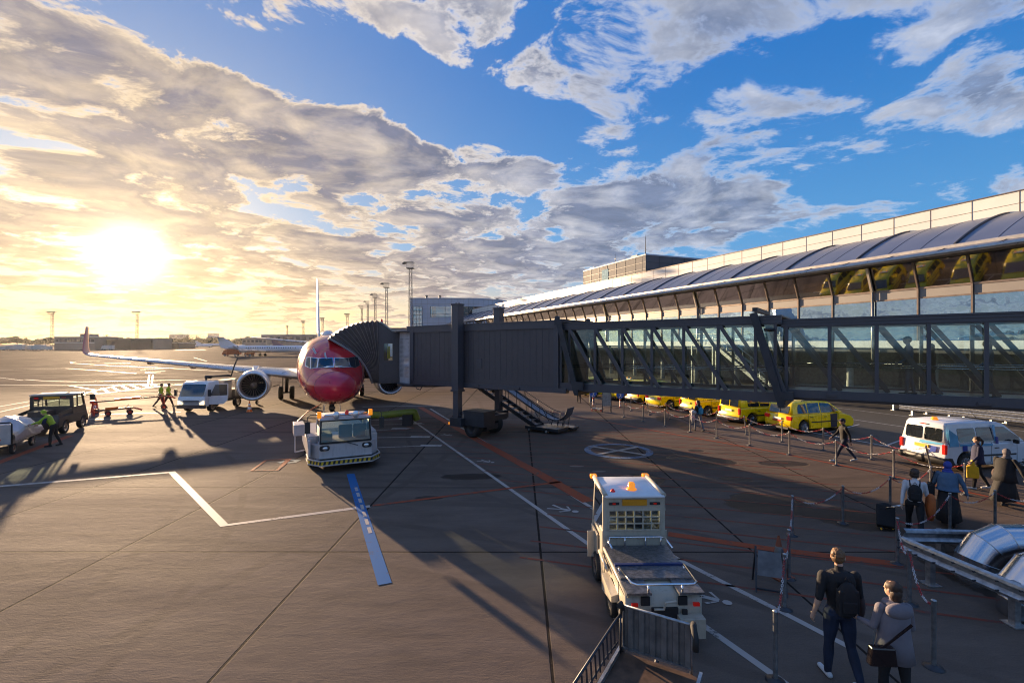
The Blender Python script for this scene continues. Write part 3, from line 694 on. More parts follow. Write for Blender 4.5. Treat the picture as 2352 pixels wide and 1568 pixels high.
# ---------------------------------------------------------------- jet bridge
JA = math.atan2(-.588, .809)
def jet_bridge():
    t = thing('jet_bridge', (-2.6, 24.8, 0), JA, 'long dark grey passenger jet bridge with glazed tunnel reaching the red nosed aircraft', 'jet bridge')
    sl = .0096                                    # gentle fall towards the aircraft
    def Zs(x, z): return z + sl * x
    # section C: closed sheet metal tunnel
    def sbox(mb, x0, x1, y0, y1, z0, z1, mi=0):   # box following the slope
        vs = [(x, y, Zs(x, z)) for z in (z0, z1) for y in (y0, y1) for x in (x0, x1)]
        mb.add(vs, [(0, 2, 3, 1), (4, 5, 7, 6), (0, 1, 5, 4), (2, 6, 7, 3), (0, 4, 6, 2), (1, 3, 7, 5)], mi)
    mb = MB(); sbox(mb, -3.9, 5.75, 0, 2.75, 2.72, 5.55)
    for k in range(28):                           # standing seams of the side sheets
        x = -3.7 + k * .345; sbox(mb, x, x + .02, -.008, 0, 2.95, 5.40)
        sbox(mb, x, x + .03, 2.75, 2.758, 2.95, 5.40)
    mb.build('outer_tunnel', 'bridge_panel', t)
    mb = MB(); sbox(mb, -4.15, 6.0, -.06, .0, 5.40, 5.72); sbox(mb, -4.15, 6.0, 2.75, 2.81, 5.40, 5.72); sbox(mb, -4.15, 6.0, -.09, 2.84, 5.72, 5.77)
    sbox(mb, -3.9, 6.2, -.07, .22, 2.50, 2.72); sbox(mb, -3.9, 6.2, 2.53, 2.82, 2.50, 2.72)
    sbox(mb, -3.9, -3.6, -.07, 2.82, 2.42, 5.6); sbox(mb, 5.55, 5.80, -.045, 2.79, 2.7, 5.56)
    for k in range(6): sbox(mb, -3 + k * 1.7, -2.85 + k * 1.7, .22, 2.53, 2.52, 2.70)
    mb.build('outer_frame', 'bridge_grey', t)
    # glazed sections
    def section(x0, x1, y0, y1, zb, zt, posts, chord_b, chord_t, nm, diag_out):
        f = MB()
        for y in (y0, y1):
            yy = y - .09 if y == y0 else y - .0
            sbox(f, x0, x1, yy, yy + .09, zb, zb + chord_b); sbox(f, x0, x1, yy, yy + .09, zt - chord_t, zt)
            sbox(f, x0, x1, yy - .03, yy, zt - chord_t + .04, zt - chord_t + .09); sbox(f, x0, x1, yy - .03, yy, zt - .09, zt - .04)
        sbox(f, x0, x1, y0 - .13, y1 + .13, zt, zt + .05)
        sbox(f, x0, x1, y0 + .02, y1 - .02, zb + .14, zb + .22)       # floor
        fr = f.build(nm + '_frame', 'bridge_grey', t)
        for i, x in enumerate(posts):
            for y in (y0 - .085, y1 + .005):
                p = MB(); sbox(p, x - .05, x + .05, y, y + .08, zb + chord_b, zt - chord_t); p.build('post', 'bridge_grey', t)
        for i in range(len(posts) - 1):
            a, b = posts[i], posts[i + 1]
            for y in (y0 + (-.14 if diag_out else .16), y1 - .1):
                p = MB(); p.bar((a + .08, y, Zs(a, zt - chord_t)), (b + .3, y, Zs(b, zb + chord_b)), .055, .13); p.build('brace', 'bridge_grey', t)
            for y in (y0 + .05, y1 - .05):
                p = MB(); p.add([(a, y, Zs(a, zb + chord_b)), (b, y, Zs(b, zb + chord_b)), (b, y, Zs(b, zt - chord_t)), (a, y, Zs(a, zt - chord_t))], [(0, 1, 2, 3)]); p.build('glass_pane', 'tunnel_glass', t)
        for y in (y0 + .2, y1 - .2):
            p = MB()
            for z in (1.05, 1.12): p.tube([(x0, y, Zs(x0, zb + z)), (x1, y, Zs(x1, zb + z))], .022, 6)
            p.build('handrail', 'steel', t)
    st = [6.3 + i * 1.24 for i in range(7)] + [14.35]
    section(5.8, 14.55, .14, 2.60, 2.62, 5.56, [5.86] + st, .34, .26, 'middle_tunnel', True)
    st = [14.66 + i * 1.235 for i in range(12)]
    section(14.5, 28.2, .36, 2.38, 2.80, 5.42, st, .27, .24, 'inner_tunnel', False)
    mb = MB(); mb.add([(14.5, .4, Zs(14.5, 2.78)), (28.2, .4, Zs(28.2, 2.78)), (28.2, 2.3, Zs(28.2, 2.78)), (14.5, 2.3, Zs(14.5, 2.78))], [(0, 1, 2, 3)])
    sbox(mb, 14.0, 28.2, .30, .42, 2.72, 2.795); sbox(mb, 14.0, 28.2, 2.3, 2.42, 2.72, 2.795); mb.build('underside_beam', mat('brown_beam', (.06, .042, .035), .5, metal=.3), t)
    # end portals with lifting eyes
    for x, zt, zb in ((6.15, 5.60, 2.56), (13.95, 5.70, 2.56)):
        mb = MB()
        for y in (-.14, 2.84):
            mb.bar((x - .25, y, Zs(x, zt)), (x + .62, y, Zs(x, zb)), .10, .24)
            if x > 10: mb.box((x + .75, y, Zs(x, zb + .32)), (.42, .14, .30)); continue
            mb.box((x - .28, y, Zs(x, zt + .06)), (.36, .12, .26)); mb.cyl((x - .34, y - .07, Zs(x, zt + .24)), (x - .34, y + .07, Zs(x, zt + .24)), .10, n=12)
            mb.box((x + .75, y, Zs(x, zb + .32)), (.42, .14, .34))
        mb.bar((x - .2, -.14, Zs(x, zt + .12)), (x - .2, 2.84, Zs(x, zt + .12)), .16, .14)
        mb.bar((x + .6, -.14, Zs(x, zb)), (x + .6, 2.84, Zs(x, zb)), .2, .2)
        mb.build('portal_frame', 'dark_steel', t)
    mb = MB(); mb.tube([(-3.4, -.1, 2.45), (-3.3, -.1, 2.25), (-3.0, -.1, 2.2), (-2.8, -.1, 2.45)], .025, 6); mb.tube([(14.2, -.16, 5.3), (14.2, -.16, 5.2)], .16, 8)
    mb.build('cable_loop', 'black_plastic', t)
    for k in range(2):
        mb = MB(); mb.tube([(-3.7, .5 + k * .09, 2.46), (1.0, .5 + k * .09, 2.44 + .0), (5.6, .5 + k * .09, 2.55)], .025, 6); mb.build('cable', 'black_plastic', t)
    for x in (15.8, 19.4, 23.0):
        mb = MB(); mb.bb(x, x + .3, .22, .27, 3.02, 3.12); mb.build('junction_box', 'bridge_panel', t, bevel=.01)
    for x in (.9, 3.4):
        mb = MB(); mb.bb(x, x + .32, -.12, -.07, 2.56, 2.68); mb.build('underside_lamp', 'bridge_panel', t)
    mb = MB(); mb.bb(1.0, 1.35, -.03, -.0, 3.5, 4.0); mb.build('control_box', 'bridge_grey', t, bevel=.01)
    for i in range(30):
        x = 14.75 + i * .45; mb = MB(); mb.cyl((x, .27, Zs(x, 5.36)), (x, .255, Zs(x, 5.36)), .018, n=6); mb.build('bolt', 'galv', t)
    # lift columns
    for y in (-.33, 3.12):
        mb = MB(); mb.bb(-.22, .22, y - .22, y + .22, 2.35, 6.72); mb.bb(-.25, .25, y - .25, y + .25, 6.72, 6.80); mb.bb(-.26, .26, y - .26, y + .26, 2.30, 2.42)
        mb.bb(-.17, .17, y - .17, y + .17, .75, 2.32)
        for sx in (-.1, .1): mb.tube([(sx + .05 * math.cos(a), y, 6.80 + .07 * math.sin(a)) for a in [k * math.pi / 6 for k in range(7)]], .014, 5)
        mb.build('lift_column', 'bridge_grey', t, bevel=.01)
    # bogie
    mb = MB(); mb.bb(-.28, .5, -.62, 3.4, .55, .98); mb.bb(.45, 1.75, -.35, .55, .62, 1.32); mb.bb(.42, 1.78, -.40, .60, 1.32, 1.38); mb.bb(.3, 1.3, .55, 2.2, .7, 1.0)
    mb.cyl((.82, .8, .2), (.82, .8, 1.0), .22); mb.bb(.3, 1.4, .35, 1.25, .35, .62); mb.bb(-.36, -.28, -.5, .0, .6, .9)
    mb.tube([(.15, -.3, .95), (.25, -.35, 1.3), (.45, -.3, 1.2)], .03, 6); mb.tube([(.1, -.4, .95), (.2, -.5, 1.15), (.45, -.4, 1.05)], .02, 6)
    bo = mb.build('bogie', 'dark_steel', t, bevel=.012)
    for y in (-.05, 1.62):
        m2 = MB(); wheel(m2, (.82, y, .54), (.12, 1, 0), .54, .42, .62, 32)
        for k in range(6):
            a = k * math.pi / 3; m2.cyl((.82 + .24 * math.cos(a) - .02, y - .17, .54 + .24 * math.sin(a)), (.82 + .24 * math.cos(a) - .02, y - .2, .54 + .24 * math.sin(a)), .03, n=6, mi=1)
        m2.build('wheel', ['black_rubber', 'dark_steel'], bo)
    m2 = MB(); m2.bb(-.38, -.3, -.62, -.52, .62, .74); m2.build('marker_light', 'amber', bo)
    # service stair
    mb = MB(); A = Vector((-2.5, 0, 2.62)); B = Vector((2.5, 0, .25))
    for y in (3.15, 3.95): mb.bar((A.x, y, A.z), (B.x, y, B.z), .06, .22)
    sp = mb.build('stair_stringer', 'dark_steel', t)
    for k in range(13):
        p = A.lerp(B, (k + .5) / 13); m2 = MB(); m2.bb(p.x - .13, p.x + .13, 3.18, 3.92, p.z - .02, p.z + .015); m2.build('tread', 'galv', t)
    for y in (3.15, 3.95):
        m2 = MB(); m2.tube([(A.x, y, A.z + .95), (B.x - .1, y, B.z + .95), (B.x + .35, y, .5)], .022, 6); m2.tube([(A.x, y, A.z + .5), (B.x - .1, y, B.z + .5)], .016, 6)
        for k in range(7):
            p = A.lerp(B, k / 6.3); m2.cyl((p.x, y, p.z), (p.x, y, p.z + .95), .018, n=6)
        m2.build('stair_rail', 'dark_steel', t)
    mb = MB(); mb.bb(1.9, 4.0, 3.0, 4.1, .12, .28); mb.bb(2.4, 4.2, 4.2, 4.9, .10, .22); mb.bar((2.5, 3.2, .25), (.6, 3.2, 1.1), .05); mb.build('stair_base', 'dark_steel', t)
    for x, y in ((2.2, 3.0), (3.3, 3.0), (2.4, 4.9), (4.0, 4.9)):
        m2 = MB(); wheel(m2, (x, y, .13), (0, 1, 0), .13, .09); m2.build('castor', ['black_rubber', 'steel'], t)
    # baggage slide beside the stair
    mb = MB(); pts = [(-1.2, 2.45), (.0, 1.9), (1.6, 1.08), (2.6, .62), (3.1, .50), (3.5, .56), (3.8, .82), (3.98, 1.25)]
    def sf(u, v):
        i = min(int(u * 7), 6); q = u * 7 - i; a, b = pts[i], pts[i + 1]
        return (a[0] + (b[0] - a[0]) * q, 4.12 + .62 * v, a[1] + (b[1] - a[1]) * q)
    mb.grid(sf, 14, 1, 0, False)
    mb.build('slide', mat('slide_grey', (.16, .17, .2), .45, metal=.5), t, solid=.03)
    mb = MB()
    for y in (4.1, 4.76):
        mb.tube([(x, y, z + .03) for x, z in pts], .03, 6); mb.tube([(x, y, z + .42) for x, z in pts[:5]], .018, 6)
        for k in range(5): mb.cyl((pts[k][0], y, pts[k][1]), (pts[k][0], y, pts[k][1] + .42), .016, n=6)
        for x, z in ((3.0, .5), (3.7, .7), (3.4, .5)): mb.bar((x, y, z), (x - .1, y, .2), .03)
    mb.bar((3.96, 4.1, 1.25), (3.96, 4.76, 1.25), .05)
    mb.build('slide_rail', 'dark_steel', t)
    # cab, turned to face the aircraft: local frame of the airliner
    P = Matrix.Translation((-8.84, 24.0, 0)) @ Matrix.Rotation(PA, 4, 'Z'); J = (Matrix.Translation((-2.6, 24.8, 0)) @ Matrix.Rotation(JA, 4, 'Z')).inverted() @ P
    mb = MB(J); X0, X1, Y0, Y1 = 2.55, 3.7, 3.2, 7.2
    # side wall with a window opening, sloping roof line
    wz0, wz1, wx0, wx1 = 3.75, 4.75, 2.82, 3.33
    mb.prism([(X0, 2.42), (X1, 2.42), (X1, wz0), (X0, wz0)], .08, 0, lambda a, b, c: (a, Y0 + c, b))
    mb.prism([(X0, wz1), (X1, wz1), (X1, 5.42), (3.3, 5.46), (2.62, 5.95), (X0, 5.95)], .08, 0, lambda a, b, c: (a, Y0 + c, b))
    mb.prism([(X0, wz0), (wx0, wz0), (wx0, wz1), (X0, wz1)], .08, 0, lambda a, b, c: (a, Y0 + c, b)); mb.prism([(wx1, wz0), (X1, wz0), (X1, wz1), (wx1, wz1)], .08, 0, lambda a, b, c: (a, Y0 + c, b))
    mb.bb(X0, X1, Y1 - .08, Y1, 2.42, 5.5); mb.bb(X0, X1, Y0 + .08, Y1 - .08, 2.42, 2.6)
    mb.bb(X1 - .04, X1 + .25, Y0 + .02, Y0 + .5, 2.34, 5.44)
    mb.bb(X0 + 1.15, X0 + 1.19, Y0 - .03, Y0, 2.5, 5.4); mb.bb(2.0, X0 + 1.7, Y0 - .05, Y0 - .02, 2.6, 2.63)
    mb.build('cab', 'bridge_panel', t)
    mb = MB(J); mb.prism([(X0, 5.96), (2.62, 5.97), (3.3, 5.48), (4.4, 5.48), (4.4, 5.56), (3.32, 5.56), (2.7, 6.03), (X0, 6.03)], Y1 - Y0 + .1, 0, lambda a, b, c: (a, Y0 - .05 + c, b))
    mb.build('cab_roof', mat('cab_roof', (.33, .33, .33), .35, metal=.7, var=.2), t)
    mb = MB(J); mb.add([(wx0, Y0 + .04, wz0), (wx1, Y0 + .04, wz0), (wx1, Y0 + .04, wz1), (wx0, Y0 + .04, wz1)], [(0, 1, 2, 3)]); mb.build('cab_window', 'tunnel_glass', t)
    mb = MB(J); mb.lathe([(.09, 0), (.09, .05), (.07, .07), (.07, .16), (.03, .2), (0, .2)], (2.7, 3.3, 6.0), (0, 0, 1), 14); mb.build('beacon', 'red_lamp', t)
    # yellow operator sign seen inside the window
    mb = MB(J); mb.bb(3.12, 3.3, 3.9, 3.93, 3.85, 4.6); mb.build('control_panel', 'yellow_paint', t)
    # bellows canopy: pleated fan swinging down over the fuselage
    NP = 22; piv = (2.55, 2.45)
    def hoop(i):
        a = i / NP; an = R(90 + 46 * a); L = 3.55 + .15 * a + (.11 if i % 2 else 0)
        top = (piv[0] + L * math.cos(an), piv[1] + L * math.sin(an))
        dy = .06 if i % 2 else 0
        out = []
        for (yy, s) in ((Y0 - dy, 1), (Y1 + dy, -1)):
            col = []
            for k in range(7):
                q = k / 6
                bend = .42 * math.sin(math.pi * q) * a       # the front hoops bow to clear the fuselage
                lo = (piv[0] - .35 * a, piv[1])
                px = lo[0] + (top[0] - lo[0]) * q + bend; pz = lo[1] + (top[1] - lo[1]) * q + bend * .35
                col.append((px, yy, pz))
            out.append(col)
        tp = [(top[0], Y0 - dy + (Y1 - Y0 + 2 * dy) * k / 4, top[1]) for k in range(1, 4)]
        return out[0] + tp + out[1][::-1]
    mb = MB(J); mb.loft([hoop(i) for i in range(NP + 1)], 0, False, (False, False), False)
    mb.build('bellows', mat('bellows', (.085, .07, .068), .7, var=.15), t, fixn=True, solid=.012)
    mb = MB(J); h = hoop(NP); mb.tube([Vector(p) + Vector((-.03, -.02, 0)) for p in h], .07, 8); mb.build('bellows_cushion', mat('cushion', (.25, .23, .24), .6), t)
    for i in range(1, NP, 2):
        mb = MB(J); h = hoop(i); mb.tube([Vector(p) + Vector((0, -.012, 0)) for p in h[:7]], .012, 5); mb.build('bellows_rib', mat('rib', (.20, .17, .16), .5), t)
    # rotunda with perforated screen between cab and tunnel
    Ji = J
    def jl(px_, py_): return Ji @ Vector((px_, py_, 0))
    a = jl(3.72, 3.10); b = Vector((-4.05, .12, 0))
    mb = MB(); d = (b - a); L = d.length; d /= L; z0, z1 = 2.42, 5.38
    n_ = Vector((-d.y, d.x, 0))
    bar = .028; nx = 9; nz = 30
    def P2(u, z, o=0): return (a.x + d.x * u + n_.x * o, a.y + d.y * u + n_.y * o, z)
    def rect(u0, u1, za, zb): mb.add([P2(u0, za), P2(u1, za), P2(u1, zb), P2(u0, zb), P2(u0, za, .03), P2(u1, za, .03), P2(u1, zb, .03), P2(u0, zb, .03)], [(0, 1, 2, 3), (4, 5, 6, 7), (0, 1, 5, 4), (3, 2, 6, 7), (0, 3, 7, 4), (1, 2, 6, 5)])
    rect(0, L, z0, z0 + .35); rect(0, L, z1 - .35, z1)
    for k in range(nx + 1): rect(L * k / nx - .012, L * k / nx + .03, z0 + .35, z1 - .35)
    for k in range(nz): z = z0 + .35 + (z1 - z0 - .7) * k / nz; rect(0, L, z, z + .03)
    mb.build('perforated_screen', mat('screen_white', (.55, .55, .56), .5), t)
    mb = MB(); c = (a + b) / 2 + n_ * 1.6
    mb.cyl((c.x, c.y, 2.3), (c.x, c.y, 2.46), 1.9, n=32); mb.cyl((c.x, c.y, 5.40), (c.x, c.y, 5.50), 1.95, n=32); mb.build('rotunda', 'bridge_grey', t)
    return t
jet_bridge()
# ---------------------------------------------------------------- terminal
mat('parapet', (.74, .74, .70), .5, spec=.15, var=.05, vs=.3); mat('roof_sheet', (.19, .21, .27), .38, metal=.55, var=.08, vs=.6); mat('rib_dark', (.05, .055, .07), .5, metal=.3)
mat('eave_light', (.55, .50, .44), .35, metal=.5, var=.08); mat('facade_panel', (.27, .25, .235), .5, var=.06, vs=.5); mat('mullion', (.22, .17, .14), .4, metal=.5); mat('white_band', (.7, .72, .71), .5, var=.08)
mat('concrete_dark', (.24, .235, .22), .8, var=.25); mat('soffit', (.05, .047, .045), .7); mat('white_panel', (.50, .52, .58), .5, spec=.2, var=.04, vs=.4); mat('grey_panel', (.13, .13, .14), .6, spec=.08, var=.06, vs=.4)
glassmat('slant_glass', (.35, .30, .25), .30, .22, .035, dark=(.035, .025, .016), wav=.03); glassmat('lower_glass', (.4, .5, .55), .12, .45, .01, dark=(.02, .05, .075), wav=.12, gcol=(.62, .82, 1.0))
glassmat('green_glass', (.2, .4, .35), .2, .3, .02, dark=(.02, .09, .075))
def fr(p, s, z): v = TP(p, s, z); return (v.x, v.y, v.z)
def q4(mb, a, b, c, d, mi=0): mb.add([fr(*a), fr(*b), fr(*c), fr(*d)], [(0, 1, 2, 3)], mi)
def fbox(mb, p0, p1, s0, s1, z0, z1, mi=0):
    vs = [fr(p, s, z) for z in (z0, z1) for s in (s0, s1) for p in (p0, p1)]
    mb.add(vs, [(0, 2, 3, 1), (4, 5, 7, 6), (0, 1, 5, 4), (2, 6, 7, 3), (0, 4, 6, 2), (1, 3, 7, 5)], mi)
def terminal():
    o = TP(39, 30); t = thing('terminal_building', (0, 0, 0), 0, 'long white and glass terminal building with curved metal roof along the right', 'building')
    S0, S1 = -6, 190
    M = 3.0; off = 17.3 - 6 * 3.0       # mullion rhythm
    # parapet
    mb = MB(); fbox(mb, 45, 45.6, S0, S1, 12.6, 15.3)
    s = 0; pj = 2.6
    mb.build('parapet', 'parapet', t)
    mb = MB(); k = 0
    while S0 + k * pj < S1:
        fbox(mb, 44.985, 45, S0 + k * pj, S0 + k * pj + .035, 13.2, 15.3); k += 1
    fbox(mb, 44.985, 45, S0, S1, 14.45, 14.48); fbox(mb, 44.93, 45.7, S0, S1, 15.3, 15.36)
    mb.build('parapet_joints', 'mullion', t)
    # vaulted roof
    def rp(q):      # 0 eave .. 1 parapet foot
        an = q * R(62); return 38.5 + 7.3 * math.sin(an) / math.sin(R(62)), 11.2 + 2.75 * (1 - (1 - q) ** 2.0)
    mb = MB(); rows = [rp(k / 12) for k in range(13)]
    mb.loft([[fr(p, S0, z) for p, z in rows], [fr(p, S1, z) for p, z in rows]], 0, True, (False, False), False)
    mb.build('roof', 'roof_sheet', t)
    s = 17.5 - 30
    while s < S1:
        if s > S0:
            mb = MB(); mb.tube([fr(p, s, z + .04) for p, z in rows], .09, 6); mb.build('roof_rib', 'rib_dark', t)
            for ds in (2, 4):
                m2 = MB()
                for i in range(12):
                    m2.bar(Vector(fr(rows[i][0], s + ds, rows[i][1] + .005)), Vector(fr(rows[i + 1][0], s + ds, rows[i + 1][1] + .005)), .03, .02)
                m2.build('roof_seam', 'rib_dark', t)
        s += 6.1
    # eave: gutter nose, slate band, light strip
    mb = MB()
    prof = [(38.6, 11.25), (38.3, 11.32), (38.25, 11.02), (38.35, 10.98)]
    q4(mb, (38.6, S0, 11.27), (38.6, S1, 11.27), (38.18, S1, 11.16), (38.18, S0, 11.16)); q4(mb, (38.18, S0, 11.16), (38.18, S1, 11.16), (38.18, S1, 10.98), (38.18, S0, 10.98))
    mb.build('roof_edge', 'eave_light', t)
    mb = MB(); q4(mb, (38.18, S0, 10.98), (38.18, S1, 10.98), (37.35, S1, 10.72), (37.35, S0, 10.72)); mb.build('canopy', 'roof_sheet', t)
    m2 = MB(); s = S0
    while s < S1: m2.bar(Vector(fr(38.18, s, 11.0)), Vector(fr(37.3, s, 10.74)), .04, .03); s += 3.05
    m2.build('canopy_joint', 'rib_dark', t)
    mb = MB(); n = 10
    gp = [(37.3 + .14 * math.cos(R(a)), 10.6 + .14 * math.sin(R(a))) for a in range(60, 301, 24)]
    mb.loft([[fr(p, S0, z) for p, z in gp], [fr(p, S1, z) for p, z in gp]], 0, True, (False, False), False)
    mb.build('gutter', mat('gutter', (.5, .47, .44), .3, metal=.8), t, solid=.02)
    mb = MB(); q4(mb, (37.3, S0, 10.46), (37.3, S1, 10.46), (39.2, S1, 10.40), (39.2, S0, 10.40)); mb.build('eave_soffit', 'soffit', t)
    # slanted glazing and lower facade, bay by bay
    s = off - 6 * M; i = 0
    zt, zb, pt, pb = 10.38, 8.62, 38.39, 39.0
    while s < S1 - M:
        if s >= S0:
            near = s < 90
            a = MB(); q4(a, (pb - .02, s, zb + .06), (pb - .02, s + M, zb + .06), (pt, s + M, zt), (pt, s, zt)); a.build('slanted_window', 'slant_glass', t, fixn=False)
            a = MB(); q4(a, (pb, s + .08, 7.98), (pb, s + M - .08, 7.98), (pb, s + M - .08, 8.55), (pb, s + .08, 8.55)); a.build('facade_panel', 'facade_panel', t, fixn=False)
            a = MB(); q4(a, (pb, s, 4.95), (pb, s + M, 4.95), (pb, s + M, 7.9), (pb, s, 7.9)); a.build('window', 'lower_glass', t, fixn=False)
            a = MB(); a.bar(Vector(fr(pb - .06, s, zb)), Vector(fr(pt - .06, s, zt)), .10, .14); fbox(a, pb - .12, pb, s - .05, s + .05, 4.9, zb)
            a.build('mullion', 'mullion', t)
        s += M; i += 1
    mb = MB(); fbox(mb, pb - .05, pb + .02, S0, S1, 8.55, 8.68); fbox(mb, pb - .05, pb + .02, S0, S1, 7.88, 7.98); mb.build('transom', 'mullion', t)
    mb = MB(); fbox(mb, pb - .25, pb + .1, S0, S1, 4.42, 4.95); mb.build('white_band', 'white_band', t)
    # rooms behind: floors, back wall, ceiling truss
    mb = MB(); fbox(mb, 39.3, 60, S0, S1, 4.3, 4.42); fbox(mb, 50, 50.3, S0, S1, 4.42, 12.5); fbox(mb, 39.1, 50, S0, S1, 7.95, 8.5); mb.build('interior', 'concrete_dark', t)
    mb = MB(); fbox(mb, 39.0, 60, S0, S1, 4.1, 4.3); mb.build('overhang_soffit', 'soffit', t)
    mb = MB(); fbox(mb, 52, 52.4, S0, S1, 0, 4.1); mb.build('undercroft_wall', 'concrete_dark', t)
    s = -3
    while s < 100:
        a = MB(); c = TP(43, s); a.cyl((c.x, c.y, 0), (c.x, c.y, 4.1), .28, n=16); a.build('column', mat('column', (.5, .49, .46), .6), t); s += 6.1
    # rain pipes down the facade
    for s in (23.2, 41.2, 59.2):
        a = MB(); a.bar(Vector(fr(pt - .2, s, zt)), Vector(fr(pb - .22, s, zb)), .16, .16); a.tube([fr(pb - .2, s, zb), fr(pb - .2, s, 3.6), fr(pb, s, 3.5)], .07, 8); a.build('rain_pipe', 'eave_light', t)
    # end wall
    mb = MB(); q4(mb, (39, S1, 0), (60, S1, 0), (60, S1, 14), (39, S1, 14)); fbox(mb, 45.6, 60, S0, S1, 12.5, 13.0); mb.build('end_wall', 'facade_panel', t)
    # whip aerials on the roof
    for dx, dy, h in ((1655, 545, 3.2),):
        c = TP(48, 62); a = MB(); a.cyl((c.x, c.y, 13), (c.x, c.y, 21.5), .06, .02, 6); a.cyl((c.x - .5, c.y, 13), (c.x - .5, c.y, 18.5), .05, .02, 6); a.build('aerial', 'dark_steel', t)
terminal()
def grid_lines(mb, face, nu, nv, w, mi=0):
    """panel joints on a flat quad face(u,v) -> point, slightly proud"""
    for i in range(nu + 1): mb.bar(face(i / nu, 0), face(i / nu, 1), w, w, mi)
    for j in range(nv + 1): mb.bar(face(0, j / nv), face(1, j / nv), w, w, mi)
def penthouse():
    c = Vector((308 / F * 94.3, 94.3, 0)); t = thing('rooftop_plant_room', (c.x, c.y, 0), R(22.1), 'grey panelled box shaped plant room on top of the terminal roof', 'building')
    L, W = 24, 16; mb = MB(); mb.bb(0, W, 0, L, 10, 22.1); mb.build('wall', 'grey_panel', t)
    mb = MB(); mb.bb(-.1, W + .1, -.1, L + .1, 22.1, 22.35); mb.build('roof', 'white_panel', t)
    mb = MB(); grid_lines(mb, lambda u, v: Vector((-.02, L * u, 14.1 + 8 * v)), 7, 6, .07); grid_lines(mb, lambda u, v: Vector((W * u, -.02, 14.1 + 8 * v)), 5, 6, .07); mb.build('panel_joint', 'rib_dark', t)
    mb = MB(); mb.bb(-.06, 0, 13.2, 15.8, 14, 21.3); mb.build('window', mat('sky_window', (.35, .5, .58), .1, metal=.6, var=.03), t)
    for y, h in ((1.5, 4.2), (12, 2.2)):
        mb = MB(); mb.cyl((1, y, 22.3), (1, y, 22.3 + h), .06, .02, 6); mb.bar((1, y - .3, 23.4), (1, y + .3, 23.4), .08); mb.build('aerial', 'dark_steel', t)
    mb = MB(); mb.bb(.5, 1.5, 3.5, 5.5, 22.3, 22.8); mb.bb(.5, 1.2, 20, 22, 22.3, 22.7); mb.build('vent', 'dark_steel', t)
penthouse()
def drum():
    t = thing('office_drum', (-17, 150, 0), 0, 'curved white panelled building beside the tallest floodlight mast', 'building')
    # plan: flat end on the left, front curving away to the right
    pts = [(-15, 0), (-6, 0), (0, 0)]
    for k in range(1, 15):
        a = R(k * 6); pts.append((16 * math.sin(a), 16 * (1 - math.cos(a))))
    pts += [(16, 34), (-15, 34)]
    H = 18.6
    mb = MB(); mb.prism(pts, H); mb.build('wall', 'white_panel', t)
    mb = MB(); mb.prism([(x * 1.005, y - .1) for x, y in pts], .3, 0, lambda a, b, c: (a, b, H + c)); mb.build('roof', 'white_panel', t)
    mb = MB(); fp = pts[:17]
    cum = []
    for i in range(len(fp) - 1):
        a, b = Vector((*fp[i], 0)), Vector((*fp[i + 1], 0)); n = max(1, int((b - a).length / 1.7))
        for k in range(n):
            p = a.lerp(b, k / n); d = (b - a).normalized(); o = Vector((d.y, -d.x, 0)) * .03
            mb.bar(p + o + Vector((0, 0, 2)), p + o + Vector((0, 0, H)), .05)
        d = (b - a).normalized(); o = Vector((d.y, -d.x, 0)) * .03
        for k in range(10): mb.bar(a + o + Vector((0, 0, 5 + k * 1.5)), b + o + Vector((0, 0, 5 + k * 1.5)), .05)
    mb.build('panel_joint', 'facade_panel', t)
    mb = MB(); mb.bb(-14.0, -11.2, -.12, 0, 4, 16.2); g = mb.build('stair_window', 'green_glass', t)
    m2 = MB(); grid_lines(m2, lambda u, v: Vector((-14 + 2.8 * u, -.16, 4 + 12.2 * v)), 3, 9, .12); m2.build('frame', 'dark_steel', g)
    rows = [p for p in fp if -9 <= p[0] <= 12]
    seq = [(-8.6, 0), (-4, 0), (0, 0)] + [(16 * math.sin(R(k * 6)), 16 * (1 - math.cos(R(k * 6)))) for k in range(1, 6)]
    for i in range(len(seq) - 1):
        m2 = MB(); a, b = seq[i], seq[i + 1]; m2.add([(a[0], a[1] - .1, 12.9), (b[0], b[1] - .1, 12.9), (b[0], b[1] - .1, 16.2), (a[0], a[1] - .1, 16.2)], [(0, 1, 2, 3)])
        m2.build('window', 'green_glass' if i < 2 else 'cockpit_glass', t, fixn=False, solid=.05)
        m2 = MB(); m2.bar(Vector((a[0], a[1] - .16, 12.9)), Vector((a[0], a[1] - .16, 16.2)), .12); m2.bar(Vector((a[0], a[1] - .16, 13.9)), Vector((b[0], b[1] - .16, 13.9)), .08); m2.build('window_bar', 'dark_steel', t)
    mb = MB()
    for x, y in ((-10, 1), (-5.8, 1), (12, 12)): mb.cyl((x, y, H), (x, y, H + .9), .3, n=10); mb.cyl((x, y, H + .9), (x, y, H + 1.1), .5, n=10)
    mb.build('roof_vent', 'dark_steel', t)
drum()
